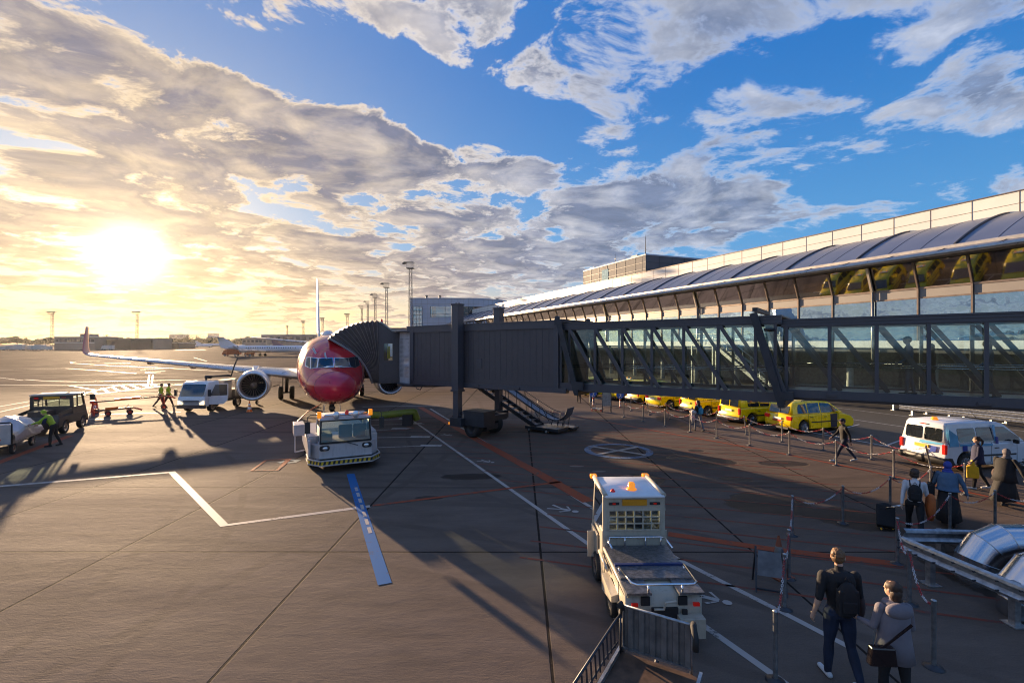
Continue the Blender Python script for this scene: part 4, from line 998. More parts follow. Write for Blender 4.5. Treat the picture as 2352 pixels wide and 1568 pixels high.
# ---------------------------------------------------------------- vehicles
def arc(cx, cz, r, a0, a1, n): return [(cx + r * math.cos(R(a0 + (a1 - a0) * i / n)), cz + r * math.sin(R(a0 + (a1 - a0) * i / n))) for i in range(n + 1)]
def inset(poly, d):
    n = len(poly); A = sum(poly[i][0] * poly[(i + 1) % n][1] - poly[(i + 1) % n][0] * poly[i][1] for i in range(n)); sg = 1 if A > 0 else -1
    out = []
    for i in range(n):
        p0, p1, p2 = Vector(poly[i - 1]), Vector(poly[i]), Vector(poly[(i + 1) % n])
        e1 = (p1 - p0); e2 = (p2 - p1)
        if e1.length < 1e-6 or e2.length < 1e-6: out.append(tuple(p1)); continue
        e1.normalize(); e2.normalize()
        n1 = Vector((-e1.y, e1.x)) * sg; n2 = Vector((-e2.y, e2.x)) * sg; m = n1 + n2
        if m.length < .2: m = n1
        m.normalize(); k = 1 / max(.5, m.dot(n1)); out.append((p1.x + m.x * d * k, p1.y + m.y * d * k))
    return out
def slab(mb, poly, wfun, mi=0, r=.07, cap=True):
    """side outline (y along car, z up) swept across the width with rounded shoulders"""
    rows = []
    for side, ks in ((-1, ((r, 0), (r * .35, r * .45), (0, r * 1.3))), (1, ((0, r * 1.3), (r * .35, r * .45), (r, 0)))):
        for ins, off in ks:
            pl = inset(poly, ins); rows.append([(side * (wfun(z) - off), y, z) for y, z in pl])
    mb.loft(rows, mi, True, (cap, cap))
def side_panel(poly, wfun, off, side): return [(side * (wfun(z) + off), y, z) for y, z in poly]
def flat(mb, pts, mi=0): mb.add(pts, [tuple(range(len(pts)))], mi)
def rnd(x0, x1, z0, z1, r=.05, n=3):
    return arc(x1 - r, z1 - r, r, 0, 90, n) + arc(x0 + r, z1 - r, r, 90, 180, n) + arc(x0 + r, z0 + r, r, 180, 270, n) + arc(x1 - r, z0 + r, r, 270, 360, n)
def make_car(kind, paint, label, cat, loc, az, group=None, dark_windows=False, lights=True, livery=None):
    """kind 'van' (upright tail, long windows) or 'mpv'. Local +Y is forward, origin under the rear bumper centre."""
    t = thing('delivery_van' if kind == 'van' else 'taxi_car', loc, heading(az), label, cat, group)
    L = 4.42; W = .90
    wb0, wb1, wr = .93, 3.62, .33
    if kind == 'van':
        belt, roof = 1.05, 1.80
        low = [(.04, .30), (.0, .55), (.03, .62), (.05, belt), (3.35, belt), (3.62, belt - .0), (4.15, .93), (4.36, .72), (4.42, .45), (4.36, .25)]
        top = [(.055, belt - .02), (.13, roof - .10), (.22, roof), (1.6, roof + .03), (2.6, roof - .02), (2.88, roof - .10), (3.72, belt - .02)]
        wins = [[(.95, 1.10), (.93, 1.62), (2.0, 1.62), (2.02, 1.10)][:], [(2.25, 1.10), (2.22, 1.62), (2.78, 1.62), (3.35, 1.22), (3.38, 1.08)]]
        side_w = [rnd(.62, 1.42, 1.10, 1.60, .07), rnd(1.48, 2.20, 1.10, 1.62, .07), [(2.36, 1.09), (2.34, 1.62), (2.80, 1.60), (3.42, 1.20), (3.44, 1.09)]]
        rear_w = [(-.68, -.04, 1.10, 1.58), (.04, .68, 1.10, 1.58)]
    else:
        belt, roof = 1.02, 1.66
        low = [(.06, .28), (.0, .50), (.02, .66), (.10, belt), (3.35, belt + .0), (3.7, belt - .06), (4.2, .82), (4.38, .66), (4.42, .42), (4.34, .22)]
        top = [(.08, belt - .02), (.24, roof - .16), (.34, roof - .05), (.6, roof + .01), (1.9, roof + .05), (2.6, roof - .01), (2.88, roof - .11), (3.66, belt - .02)]
        side_w = [[(.46, 1.06), (.52, 1.38), (.62, 1.52), (1.12, 1.56), (1.14, 1.06)], rnd(1.20, 2.0, 1.06, 1.58, .05), [(2.07, 1.06), (2.07, 1.58), (2.70, 1.53), (3.30, 1.14), (3.33, 1.06)]]
        rear_w = [(-.62, .62, 1.05, 1.44)]
    # wheel arches cut in the lower outline
    bottom = arc(wb1, wr + .02, .40, -32, 212, 12) + arc(wb0, wr + .02, .40, -32, 212, 12)
    bottom = [(wb1 + .40, .22)] + arc(wb1, wr + .02, .395, -18, 198, 12) + [(wb1 - .40, .20), (wb0 + .40, .20)] + arc(wb0, wr + .02, .395, -18, 198, 12) + [(wb0 - .42, .24)]
    low = low + bottom
    wl = lambda z: W - .05 * max(0, (.55 - z)) - .04 * max(0, z - .75)
    wt = lambda z: W - .035 - (.20 if kind == 'van' else .28) * max(0, z - belt)
    b = MB(); slab(b, low, wl, 0, .07); slab(b, top, wt, 0, .06)
    body = b.build('body', [paint], t)
    if kind == 'van':
        b = MB(); slab(b, [(-.04, .28), (-.06, .5), (.1, .56), (.3, .54), (.45, .25)], lambda z: W + .0, 0, .03); b.build('bumper', 'black_plastic', t)
    else:
        b = MB(); b.bb(-.70, .70, -.03, .05, .24, .34); b.build('bumper', 'black_plastic', t)
    # side windows
    for sd in (-1, 1):
        for i, w in enumerate(side_w):
            b = MB(); flat(b, side_panel(w, wt, .006, sd)); b.build('side_window', 'cockpit_glass' if dark_windows else 'car_glass', t, solid=.006)
        b = MB()
        for y in (1.15, 2.05, 3.25): b.bar((sd * (wl(.7) + .002), y, .35), (sd * (wl(.9) + .0), y, belt), .012, .006)
        b.build('door_gap', 'inside_dark', t)
        b = MB(); b.bb(sd * (W - .02), sd * (W + .012), 1.35 if kind == 'mpv' else .7, 3.2, .56, .62); b.build('rub_strip', 'black_plastic', t)
        for y in (1.28, 2.2):
            b = MB(); b.bb(sd * (wl(.85) - .01), sd * (wl(.85) + .03), y, y + .18, .84, .87); b.build('door_handle', 'black_plastic', t)
        b = MB(); b.box((sd * (W + .10), 3.05, 1.08), (.18, .10, .15)); b.build('wing_mirror', paint if kind == 'mpv' else 'black_plastic', t, bevel=.03)
        for y in (wb0, wb1):
            b = MB(); wheel(b, (sd * (W - .12), y, wr), (1, 0, 0), wr, .21, .66)
            for k in range(7):
                a = 2 * math.pi * k / 7; b.bar((sd * (W - .035), y, wr), (sd * (W - .035), y + .2 * math.cos(a), wr + .2 * math.sin(a)), .03, .05, 1, (1, 0, 0))
            b.build('wheel', ['black_rubber', 'steel'], t)
        # lamps
        if kind == 'van': tl = [(sd * .885, .03, .72), (sd * .885, .03, 1.0), (sd * .74, .0, 1.0), (sd * .74, -.0, .72)]
        else: tl = None
        b = MB()
        if kind == 'van': b.bb(sd * .74, sd * .875, -.01, .10, .66, 1.02)
        else: b.bb(sd * .56, sd * .875, .0, .14, .72, .92)
        b.build('tail_light', 'red_lamp', t, bevel=.02)
        b = MB(); b.bb(sd * .55, sd * .86, 4.20, 4.37, .60, .76); b.build('headlight', 'headlight', t, bevel=.03)
    # rear and front glass
    for x0, x1, z0, z1 in rear_w:
        b = MB()
        if kind == 'van': fy = lambda z: .055 + (z - belt) * (.075 / (roof - .1 - belt)) - .008
        else: fy = lambda z: .08 + (z - belt) * (.16 / (roof - .16 - belt)) - .010
        flat(b, [(x, fy(z), z) for x, z in rnd(x0, x1, z0, z1, .07)]); b.build('rear_window', 'cockpit_glass' if dark_windows else 'car_glass', t, solid=.006)
    b = MB(); y0, z0, y1, z1 = (3.70, belt + .03, 2.95, roof - .13) if kind == 'van' else (3.62, belt + .03, 2.94, roof - .15)
    flat(b, [(-.74, y0 + .01, z0), (.74, y0 + .01, z0), (.62, y1 + .012, z1), (-.62, y1 + .012, z1)]); b.build('windscreen', 'car_glass', t, solid=.006)
    b = MB(); b.bb(-.26, .26, -.022 - (0 if kind == 'mpv' else .0), .02, .70 if kind == 'mpv' else .80, .81 if kind == 'mpv' else .92); b.build('number_plate', 'plate_yellow' if paint == 'van_white' else ('plate_white' if random.random() < .5 else 'plate_yellow'), t)
    b = MB(); b.tube([(.1, fy(1.12) - .02, 1.10), (.05, fy(1.3) - .02, 1.30)], .012, 5); b.bb(-.18, .18, fy(roof - .1) - .01, .12 if kind == 'van' else .4, roof - .13, roof - .10); b.build('rear_wiper', 'black_plastic', t)
    # cabin: seats and floor seen through the glass
    b = MB(); b.bb(-.78, .78, .3, 3.4, .5, .56); 
    for x in (-.4, .4):
        for y in (1.1, 2.1): b.bb(x - .24, x + .24, y, y + .5, .56, .85); b.bb(x - .24, x + .24, y - .05, y + .08, .85, 1.35)
    b.build('seats', 'seat_blue', t)
    if paint == 'yellow_paint':
        b = MB(); b.bb(-.35, .35, 1.75, 1.98, roof + .03, roof + .12); s = b.build('roof_bar', 'white_plastic', t, bevel=.02)
        for x in (-.25, .25):
            b = MB(); b.cyl((x, 1.86, roof + .12), (x, 1.86, roof + .22), .055, n=10); b.build('beacon', 'amber', s)
        for sd in (-1, 1):
            b = MB(); b.tube([(sd * .66, .9, roof + .0), (sd * .66, .95, roof + .06), (sd * .66, 2.5, roof + .06), (sd * .66, 2.6, roof)], .018, 6); b.build('roof_rail', 'black_plastic', t)
    return t
mat('livery_blue', (.10, .38, .62), .3, coat=.5); mat('livery_navy', (.02, .05, .30), .3, coat=.4); mat('livery_dark', (.03, .03, .05), .3, coat=.4)
# place: right rear wheel contact is known
def place_car(kind, paint, wheelxy, az, *a, **k):
    d = Vector((math.sin(az), math.cos(az), 0)); n = Vector((math.cos(az), -math.sin(az), 0))
    p = Vector((*wheelxy, 0)) - d * .93 - n * .80
    return make_car(kind, paint, *a, (p.x, p.y, 0), az, **k)
G = 'yellow taxis waiting along the chained walkway'
T1 = place_car('mpv', 'yellow_paint', (15.45, 25.3), R(73), 'yellow estate taxi with a black stripe on its front door, nearest of the taxi row', 'taxi', group=G)
b = MB(); flat(b, [(.905, 2.72, .26), (.905, 3.15, .26), (.895, 3.18, .98), (.895, 2.66, .98)]); b.build('door_stripe', 'livery_dark', T1, solid=.006)
b = MB(); b.bb(-.3, .3, -.03, -.02, .60, .68); b.build('tail_sticker', 'red_paint', T1)
T2 = place_car('van', 'yellow_paint', (13.9, 27.7), R(72), 'yellow box taxi with dark side windows parked second from the black striped taxi', 'taxi', group=G, dark_windows=True)
T3 = place_car('van', 'yellow_paint', (12.7, 31.0), R(72), 'yellow taxi van behind the woman with the blue backpack', 'taxi', group=G)
T4 = place_car('mpv', 'yellow_paint', (11.35, 34.3), R(70), 'yellow hatchback taxi between the taxi van and the two farther taxis', 'taxi', group=G)
T5 = place_car('van', 'yellow_paint', (10.6, 37.3), R(70), 'yellow taxi fifth along the row counted from the black striped taxi', 'taxi', group=G)
T6 = place_car('mpv', 'yellow_paint', (9.4, 39.6), R(68), 'yellow taxi by the blue round sign, second from the far end of the row', 'taxi', group=G)
T7 = place_car('mpv', 'yellow_paint', (7.3, 42.2), R(68), 'yellow taxi farthest away, half hidden behind the notice board', 'taxi', group=G)
V = place_car('van', 'van_white', (16.9, 17.85), R(80), 'white van with light blue patches and an orange roof beacon beside the walkway', 'van')
b = MB(); flat(b, [(.905, .14, .95), (.905, .56, .95), (.885, .52, 1.35), (.88, .12, 1.6)]); b.build('blue_patch', 'livery_blue', V, solid=.005, fixn=False); b = MB(); flat(b, [(.905, .6, .96), (.905, 2.1, .93), (.90, 2.1, 1.02), (.90, .6, 1.04)]); b.build('blue_patch', 'livery_blue', V, solid=.005, fixn=False); b = MB(); flat(b, [(.88, 2.22, 1.1), (.88, 2.3, 1.1), (.80, 2.32, 1.7), (.80, 2.20, 1.7)]); b.build('blue_patch', 'livery_blue', V, solid=.005, fixn=False); b = MB(); flat(b, [(-.1, -.004, .95), (.74, .038, 1.0), (.74, .04, 1.06), (-.1, .04, 1.06)]); b.build('blue_patch', 'livery_blue', V, solid=.005, fixn=False)
b = MB(); flat(b, [(.30, -.012, .66), (.52, -.012, .70), (.56, -.002, .92), (.36, -.002, .9)]); b.build('blue_square', 'livery_navy', V, solid=.005, fixn=False); b = MB(); flat(b, [(.91, .72, .78), (.91, .94, .78), (.905, .94, .98), (.905, .72, .98)]); b.build('blue_square', 'livery_navy', V, solid=.005, fixn=False); b = MB(); flat(b, [(.895, 2.25, 1.02), (.895, 2.38, 1.0), (.885, 2.38, 1.25), (.885, 2.25, 1.27)]); b.build('blue_square', 'livery_navy', V, solid=.005, fixn=False)
b = MB(); b.cyl((0, .6, 1.80), (0, .6, 1.85), .12, n=16); b.cyl((0, .6, 1.85), (0, .6, 1.93), .10, .08, n=16); b.build('beacon', 'amber', V)
b = MB(); b.bb(-.1, .1, .07, .1, 1.68, 1.71); b.build('brake_light', 'red_lamp', V)
b = MB(); b.tube([(0, 2.6, 1.82), (0, 2.3, 2.1), (0, 2.15, 2.22)], [.008, .006, .003], 5); b.build('aerial', 'black_plastic', V)

# ---- tow tractor in the foreground
def tow_tractor():
    t = thing('tow_tractor', (2.42, 7.60, 0), R(1.5), 'cream baggage tow tractor with caged rear window and chequer plate deck in the foreground', 'tow tractor'); t.scale = (1, 1, .96)
    P = 'cream_paint'
    # local +Y forward (away from camera)
    b = MB(); W = .62
    slab(b, [(.0, .25), (.02, .84), (1.65, .90), (1.7, .45), (1.95, .42)] + arc(2.1, .30, .32, 160, 20, 6) + [(2.75, .40), (2.78, .22), (1.2, .16)] + arc(.85, .30, .34, 0, 180, 8)[::1] + [(.4, .2)], lambda z: W, 0, .02)
    b.build('chassis', P, t)
    b = MB(); b.bb(-.20, .22, -.03, .02, .30, .62); b.build('rear_recess', 'inside_dark', t)
    b = MB(); b.bb(-.24, .24, -.10, .01, .22, .32); b.tube([(-.18, -.06, .62), (-.02, -.06, .62), (.0, -.08, .74), (.17, -.08, .76)], .022, 6); b.bb(.20, .60, -.18, .05, .20, .52); b.build('rear_step', P, t, bevel=.01)
    b = MB(); b.bb(-.62, -.22, -.08, .35, .86, .90); b.bb(.22, .62, -.08, .35, .86, .90); b.bb(-.61, .61, .35, 1.62, .90, .93); b.bb(-.2, .2, .05, .35, .70, .72); b.build('deck', 'deck_plate', t)
    b = MB(); b.bb(-.6, .6, .78, .84, .93, .96); b.build('deck_strap', 'navy', t)
    b = MB(); b.tube([(-.58, .55, 1.02), (-.52, .0, 1.03), (-.45, -.06, 1.03), (.45, -.06, 1.03), (.52, .0, 1.03), (.56, .62, 1.02)], .02, 8)
    for p in ((-.58, .55), (-.27, -.06), (.27, -.06), (.56, .62)): b.cyl((*p, .88), (*p, 1.02), .018, n=8)
    b.build('deck_rail', 'chrome', t)
    b = MB(); b.tube([(-.56, 1.15, 1.08), (-.56, 1.55, 1.10), (-.50, 1.62, 1.10), (.50, 1.62, 1.10), (.56, 1.55, 1.10), (.58, 1.2, 1.05)], .018, 8)
    for x in (-.5, -.2, .2, .5): b.cyl((x, 1.62, .92), (x, 1.62, 1.10), .014, n=8)
    b.build('front_rail', 'chrome', t)
    # cab
    c = MB(); W2 = .60
    y0, y1, zr = 1.70, 2.72, 1.90
    for sx in (-1, 1):
        c.bar((sx * .57, y0 + .03, .9), (sx * .57, y0 + .03, zr), .08, .08); c.bar((sx * .57, y1 + .08, .9), (sx * .55, y1 - .10, zr), .07, .07)
        c.bar((sx * .57, y0, 1.0), (sx * .57, y1, 1.0), .06, .10); c.bar((sx * .57, 2.2, .45), (sx * .57, 2.2, 1.0), .03, .5)
        c.bb(sx * .55, sx * .62, y0, 2.0, .42, 1.2)
    c.bb(-.60, .60, y0 - .02, y0 + .05, .86, 1.22); c.bb(-.60, .60, y0 - .02, y0 + .05, 1.62, 1.88); c.bb(-.60, -.50, y0 - .02, y0 + .05, 1.22, 1.62); c.bb(.50, .60, y0 - .02, y0 + .05, 1.22, 1.62)
    c.bb(-.60, .60, y1 - .02, y1 + .10, .4, 1.0)
    c.bar((-.55, y1 - .10, zr - .04), (.55, y1 - .10, zr - .04), .07)
    cb = c.build('cab', P, t, bevel=.012)
    g = MB()
    for i in range(7): g.bb(-.50 + i / 6 - .012, -.50 + i / 6 + .012, y0 - .035, y0 - .01, 1.22, 1.62)
    for j in range(4): g.bb(-.50, .50, y0 - .042, y0 - .014, 1.22 + j * .133 - .011, 1.22 + j * .133 + .011)
    g.build('window_cage', P, t)
    g = MB(); flat(g, [(-.5, y0 + .02, 1.22), (.5, y0 + .02, 1.22), (.5, y0 + .02, 1.62), (-.5, y0 + .02, 1.62)]); g.build('rear_window', 'cab_glass', t)
    g = MB(); flat(g, [(-.52, y1 + .07, 1.02), (.52, y1 + .07, 1.02), (.52, y1 - .10, 1.84), (-.52, y1 - .10, 1.84)]); g.build('windscreen', 'cab_glass', t)
    for sx in (-1, 1):
        g = MB(); flat(g, [(sx * .585, y0 + .1, 1.06), (sx * .585, y1, 1.06), (sx * .585, y1 - .12, 1.82), (sx * .585, y0 + .1, 1.82)]); g.build('side_window', 'cab_glass', t)
    r = MB(); slab(r, [(1.62, 1.88), (1.64, 1.93), (2.7, 1.99), (2.82, 1.96), (2.82, 1.90), (1.7, 1.86)], lambda z: .60, 0, .03); r.build('roof', 'white_paint', t)
    for sx in (-1, 1): r = MB(); r.tube([(sx * .57, 1.64, 1.93), (sx * .57, 2.80, 1.98)], .045, 8); r.build('roof_gutter', P, t)
    r = MB(); r.bb(-.24, .24, y0 - .05, y0 - .03, 1.72, 1.84); r.build('rear_sign', mat('sign_orange', (.62, .26, .01), .4), t)
    for sx in (-1, 1):
        r = MB(); r.bb(sx * .30, sx * .50, y0 - .045, y0 - .025, 1.73, 1.78); m_ = r.build('light_bar', 'inside_dark', t)
        r = MB(); r.bb(sx * .37, sx * .43, y0 - .05, y0 - .04, 1.74, 1.77); r.build('lens', 'red_lamp', m_)
        r = MB(); r.bb(sx * .50, sx * .64, 2.76, 2.9, 1.93, 2.02); r.build('front_indicator', 'amber', t, bevel=.02)
        r = MB(); r.bb(sx * .44, sx * .54, -.09, -.05, .68, .73); r.build('reflector', 'red_lamp', t)
        r = MB(); r.bb(sx * .3 - .07, sx * .3 + .07, -.02, .03, .66, .80); r.bb(sx * .28, sx * .36, -.05, -.02, .5, .6); r.build('socket_box', 'inside_dark', t)
        r = MB(); r.bb(sx * .42, sx * .52, 1.66, 1.72, 1.89, 1.93); r.build('roof_clip', 'black_plastic', t)
        for y, rr in ((.85, .30), (2.15, .29)):
            r = MB(); wheel(r, (sx * .60, y, rr), (1, 0, 0), rr, .20, .6); r.build('wheel', ['black_rubber', 'steel'], t)
        r = MB(); r.add([(sx * .62, 1.2, .62), (sx * .74, 1.2, .60), (sx * .74, .45, .56), (sx * .62, .45, .60), (sx * .62, 1.2, .3), (sx * .74, 1.2, .3), (sx * .74, .45, .46), (sx * .62, .45, .46)], [(0, 1, 2, 3), (1, 5, 6, 2), (2, 6, 7, 3), (0, 4, 5, 1)]); r.build('mudguard', P, t)
        r = MB(); r.tube([(sx * .68, 1.0, .75), (sx * .68, 1.7, .8)], .03, 8); r.bar((sx * .65, 2.0, .8), (sx * .65, 2.6, .8), .03, .4); r.build('side_bar', 'cream_paint', t)
    for sx in (-1, 1):
        for y in (.42, 1.05, 1.5): r = MB(); r.bar((sx * .622, y, .34), (sx * .622, y, .84), .008, .012); r.build('panel_seam', 'inside_dark', t)
        r = MB(); r.bar((sx * .622, .06, .80), (sx * .622, 1.6, .84), .010, .010); r.build('panel_seam', 'inside_dark', t)
        r = MB(); r.bb(sx * .62, sx * .65, 1.15, 1.27, .68, .74); r.build('latch', 'black_plastic', t)
    for x in (-.58, .58):
        for z in (.40, .80): r = MB(); r.cyl((x, -.0, z), (x, -.012, z), .012, n=6); r.build('bolt', 'steel', t)
    r = MB(); r.tube([(-.1, -.05, .5), (-.25, -.14, .35), (-.1, -.16, .25), (.05, -.12, .3)], .012, 6); r.build('hose', 'black_rubber', t)
    r = MB(); r.lathe([(.10, 0), (.10, .02), (.07, .03), (.07, .12), (.05, .15), (0, .16)], (.02, 1.95, 1.95), (0, 0, 1), 16); r.build('beacon', 'amber', t)
    r = MB(); r.lathe([(.05, 0), (.05, .02), (.03, .03), (.03, .05), (0, .06)], (-.38, 1.85, 1.94), (0, 0, 1), 12); r.build('button_light', 'red_lamp', t)
    s = MB(); s.bb(-.25, .25, 1.95, 2.05, .8, 1.45); s.bb(-.25, .25, 1.95, 2.4, .7, .82); s.build('seat', 'seat_blue', t, bevel=.04)
    s = MB(); s.tube([(.15 * math.cos(a), 2.5 + .05 * math.sin(a), 1.15 + .15 * math.sin(a)) for a in [k * math.pi / 8 for k in range(16)]], .015, 6, closed=True); s.build('steering_wheel', 'black_plastic', t)
tow_tractor()
# ---- low trailer hitched behind it
def trailer():
    A = Vector((1.57, 6.76, 0)); B = Vector((2.36, 6.29, 0)); d = (B - A).normalized(); w = (B - A).length
    t = thing('flat_trailer', A, math.atan2(d.y, d.x), 'low trailer with ribbed grey headboard and barred side rail at the bottom edge', 'trailer')
    # local: x along headboard, -y towards the camera; floor dark brown
    b = MB(); b.bb(-.02, w + .1, -2.2, 0, .36, .44); b.build('floor', mat('trailer_floor', (.09, .05, .03), .6, var=.4, vs=5), t)
    b = MB(); b.bb(-.06, -.02, -2.2, .02, .38, .50); b.bb(w + .1, w + .14, -2.2, .02, .38, .50); b.build('edge_rail', 'galv', t)
    b = MB(); n = 44
    def fn(u, v):
        k = u * 6; o = .03 if (k % 1) < .42 else 0
        return (u * w, o, .50 + .58 * v)
    b.grid(fn, 60, 1, 0, False); b.build('headboard', mat('sheet_grey', (.17, .16, .15), .5, metal=.4, var=.3, vs=4), t, solid=.012)
    b = MB(); b.tube([(0, .02, .42), (0, .02, 1.08), (w, .02, 1.08), (w, .02, .42)], .022, 8); b.bar((0, .0, .50), (w, .0, .50), .03); b.build('headboard_frame', 'galv', t)
    for x in (-.02, w + .02):
        b = MB(); b.tube([(x, .05, .9), (x, .03, 1.02), (x, -.04, 1.13), (x, -.12, 1.13)] if x < 0 else [(x, .05, 1.08), (x + .02, -.06, 1.10), (x + .06, -.14, 1.0), (x + .06, -.14, .85)], .04, 8); b.build('buffer', 'black_rubber', t)
    top = [(-.02, -.05, .98), (-.04, -.20, .96), (-.10, -.5, .86), (-.10, -2.2, .86)]
    b = MB(); b.tube(top, .018, 8); b.tube([(-.04, -.12, .62), (-.10, -.5, .56), (-.10, -2.2, .56)], .014, 6)
    b.tube([(-.02, -.05, .40), (-.02, -.05, .98)], .018, 8)
    for k in range(15):
        y = -.16 - k * .145; z1 = .96 - max(0, min(1, (-y - .2) / .3)) * .10; b.bar((-.06, y, .56), (-.08, y, z1), .014, .02)
    b.build('side_rail', 'dark_steel', t)
    for x in (.02, w):
        b = MB(); wheel(b, (x, -1.2, .18), (1, 0, 0), .18, .12); b.build('wheel', ['black_rubber', 'steel'], t)
    b = MB(); b.tube([(w / 2, .0, .35), (w / 2 - .1, .55, .30)], .03, 8); b.build('drawbar', 'dark_steel', t)
trailer()
# ---- pushback tug at the aircraft nose
def pushback():
    o = Vector((-8.84, 24, 0)) + Vector((-math.sin(PA), math.cos(PA), 0)) * -6.75
    t = thing('pushback_tug', o, PA + R(3), 'white pushback tug with hazard striped bumper in front of the red nose', 'tug'); t.scale = (1, 1, 1.08)
    # local -Y faces the camera
    grimy('tug_white', (.52, .48, .47), (.16, .13, .11), .42, .5)
    b = MB(); b.prism([(-.95, .55), (-1.28, 1.0), (-1.3, 5.0), (1.3, 5.0), (1.28, 1.0), (.95, .55)], .55, 0, lambda a, b_, c: (a, b_, .35 + c)); b.bb(-1.25, -.85, 1.0, 3.2, .9, 1.15); b.bb(.85, 1.25, 1.0, 3.2, .9, 1.2); b.bb(-1.2, 1.2, 3.2, 5.0, .9, 1.05)
    b.build('chassis', 'tug_white', t, bevel=.02)
    # wrap-round step and hazard strip
    out = [(-1.32, 1.5), (-1.30, .55), (-.92, .02), (.92, .02), (1.30, .55), (1.32, 1.5)]
    b = MB(); b.prism(out + [(1.1, 1.5), (-1.1, 1.5)], .05, 0, lambda a, b_, c: (a, b_, .34 + c)); b.build('step', 'dark_steel', t)
    mat('hazard_yellow', (.62, .42, .02), .4)
    b = MB(); tot = 0
    for i in range(len(out) - 1):
        a, c = Vector((*out[i], 0)), Vector((*out[i + 1], 0)); L = (c - a).length; n = max(1, round(L / .085)); d = (c - a) / n; nn = Vector((d.y, -d.x, 0)).normalized()
        for k in range(n):
            p = a + d * k; q = p + d; s = d * .35
            b.add([p + Vector((0, 0, .30)), q + Vector((0, 0, .30)), q + s + Vector((0, 0, .42)), p + s + Vector((0, 0, .42))], [(0, 1, 2, 3)], k % 2)
        b.bar(a + Vector((0, 0, .44)), c + Vector((0, 0, .44)), .035, mi=2); b.bar(a + Vector((0, 0, .28)), c + Vector((0, 0, .28)), .035, mi=2)
    b.build('hazard_strip', ['hazard_yellow', 'black_plastic', 'tug_white'], t, fixn=False, solid=.01)
    b = MB(); b.bb(-1.1, 1.1, .3, 5.0, .22, .36); b.build('underframe', 'inside_dark', t)
    # cab
    y0, y1 = .30, 1.9
    b = MB(); b.prism([(y0, .46), (y0 - .02, .98), (y1, .98), (y1, .46)], 1.9, 0, lambda a, c_, q: (-.95 + q, a, c_)); b.bb(-.95, .95, y0 - .05, y0, .46, .50)
    for sx in (-1, 1):
        b.bar((sx * .92, y0 + .02, .95), (sx * .88, y0 + .14, 1.74), .06, .07); b.bar((sx * .92, y1 - .04, .95), (sx * .88, y1 - .08, 1.74), .08, .08)
        b.bb(sx * 1.0, sx * 1.28, .95, 2.6, .5, 1.1)
    cb = b.build('cab', 'tug_white', t, bevel=.015)
    b = MB(); b.bar((-.92, y0 - .02, .99), (.92, y0 - .02, .99), .06); b.bar((-.88, y0 + .13, 1.74), (.88, y0 + .13, 1.74), .06)
    for sx in (-1, 1): b.bar((sx * .91, y0 - .02, .97), (sx * .87, y0 + .11, 1.76), .05)
    b.build('windscreen_frame', 'black_rubber', t)
    b = MB(); flat(b, [(-.90, y0, 1.0), (.90, y0, 1.0), (.86, y0 + .13, 1.74), (-.86, y0 + .13, 1.74)]); b.build('windscreen', 'cab_glass', t)
    b = MB(); flat(b, [(-.86, y1, 1.1), (.86, y1, 1.1), (.86, y1, 1.7), (-.86, y1, 1.7)]); b.build('rear_window', 'cab_glass', t)
    b = MB(); slab(b, [(y0 + .02, 1.76), (y0 + .08, 1.83), (1.0, 1.86), (y1, 1.84), (y1 + .03, 1.76)], lambda z: .93, 0, .03); b.build('roof', 'tug_white', t)
    for sx in (-1, 1):
        b = MB(); flat(b, [(sx * .94, y0 + .1, 1.0), (sx * .94, y1 - .1, 1.0), (sx * .90, y1 - .1, 1.72), (sx * .90, y0 + .2, 1.72)]); b.build('side_window', 'cab_glass', t)
        pl = rnd(-.18, .18, -.09, .09, .085, 5)
        b = MB(); b.prism(pl, .03, 0, lambda a, c_, q: (sx * .76 + a, y0 - .02 - q, .82 + c_)); hl = b.build('headlamp_housing', 'black_plastic', t)
        b = MB(); b.ell((sx * .74, y0 - .05, .82), (.10, .03, .055), 14, 6); b.build('headlight', 'headlight', hl)
        b = MB(); b.bb(sx * .86, sx * 1.0, y0 + .1, y0 + .24, 1.84, 2.06); b.build('indicator', 'amber', t, bevel=.02)
        b = MB(); b.tube([(sx * .95, y0 + .15, 1.97), (sx * 1.25, y0 + .1, 1.97), (sx * 1.33, y0 + .08, 1.92), (sx * 1.34, y0 + .08, 1.7)], .018, 6); b.box((sx * 1.34, y0 + .08, 1.55), (.19, .06, .40)); b.build('wing_mirror', 'black_plastic', t, bevel=.02)
        b = MB(); b.lathe([(0, 0), (.12, .0), (.13, .08), (.08, .12), (0, .13)], (sx * .35, y0 + .05, 1.93), (0, -1, 0), 14); b.build('work_light', 'headlight', t)
        for y in (1.5, 4.0):
            b = MB(); wheel(b, (sx * 1.12, y, .42), (1, 0, 0), .42, .32); b.build('wheel', ['black_rubber', 'steel'], t)
    b = MB(); b.tube([(-.8, y0 + .14, 1.92), (.8, y0 + .14, 1.92)], .05, 10); b.build('light_rail', 'chrome', t)
    b = MB(); b.lathe([(.07, 0), (.07, .1), (.04, .14), (0, .15)], (.04, y0 + .1, 1.93), (0, 0, 1), 14); b.build('beacon', 'red_lamp', t)
    b = MB(); b.tube([(.0, y0 - .05, .98), (.42, y0 - .06, .84)], .014, 6); b.build('wiper', 'black_plastic', t)
    for x in (.1, .65):
        b = MB(); b.bb(x - .26, x + .26, 1.2, 1.32, .9, 1.45); b.bb(x - .26, x + .26, .9, 1.3, .8, .92); b.build('seat', 'seat_blue', t, bevel=.05)
    b = MB(); b.bb(-.9, -.45, .6, 1.5, .6, 1.25); b.build('console', 'inside_dark', t, bevel=.03)
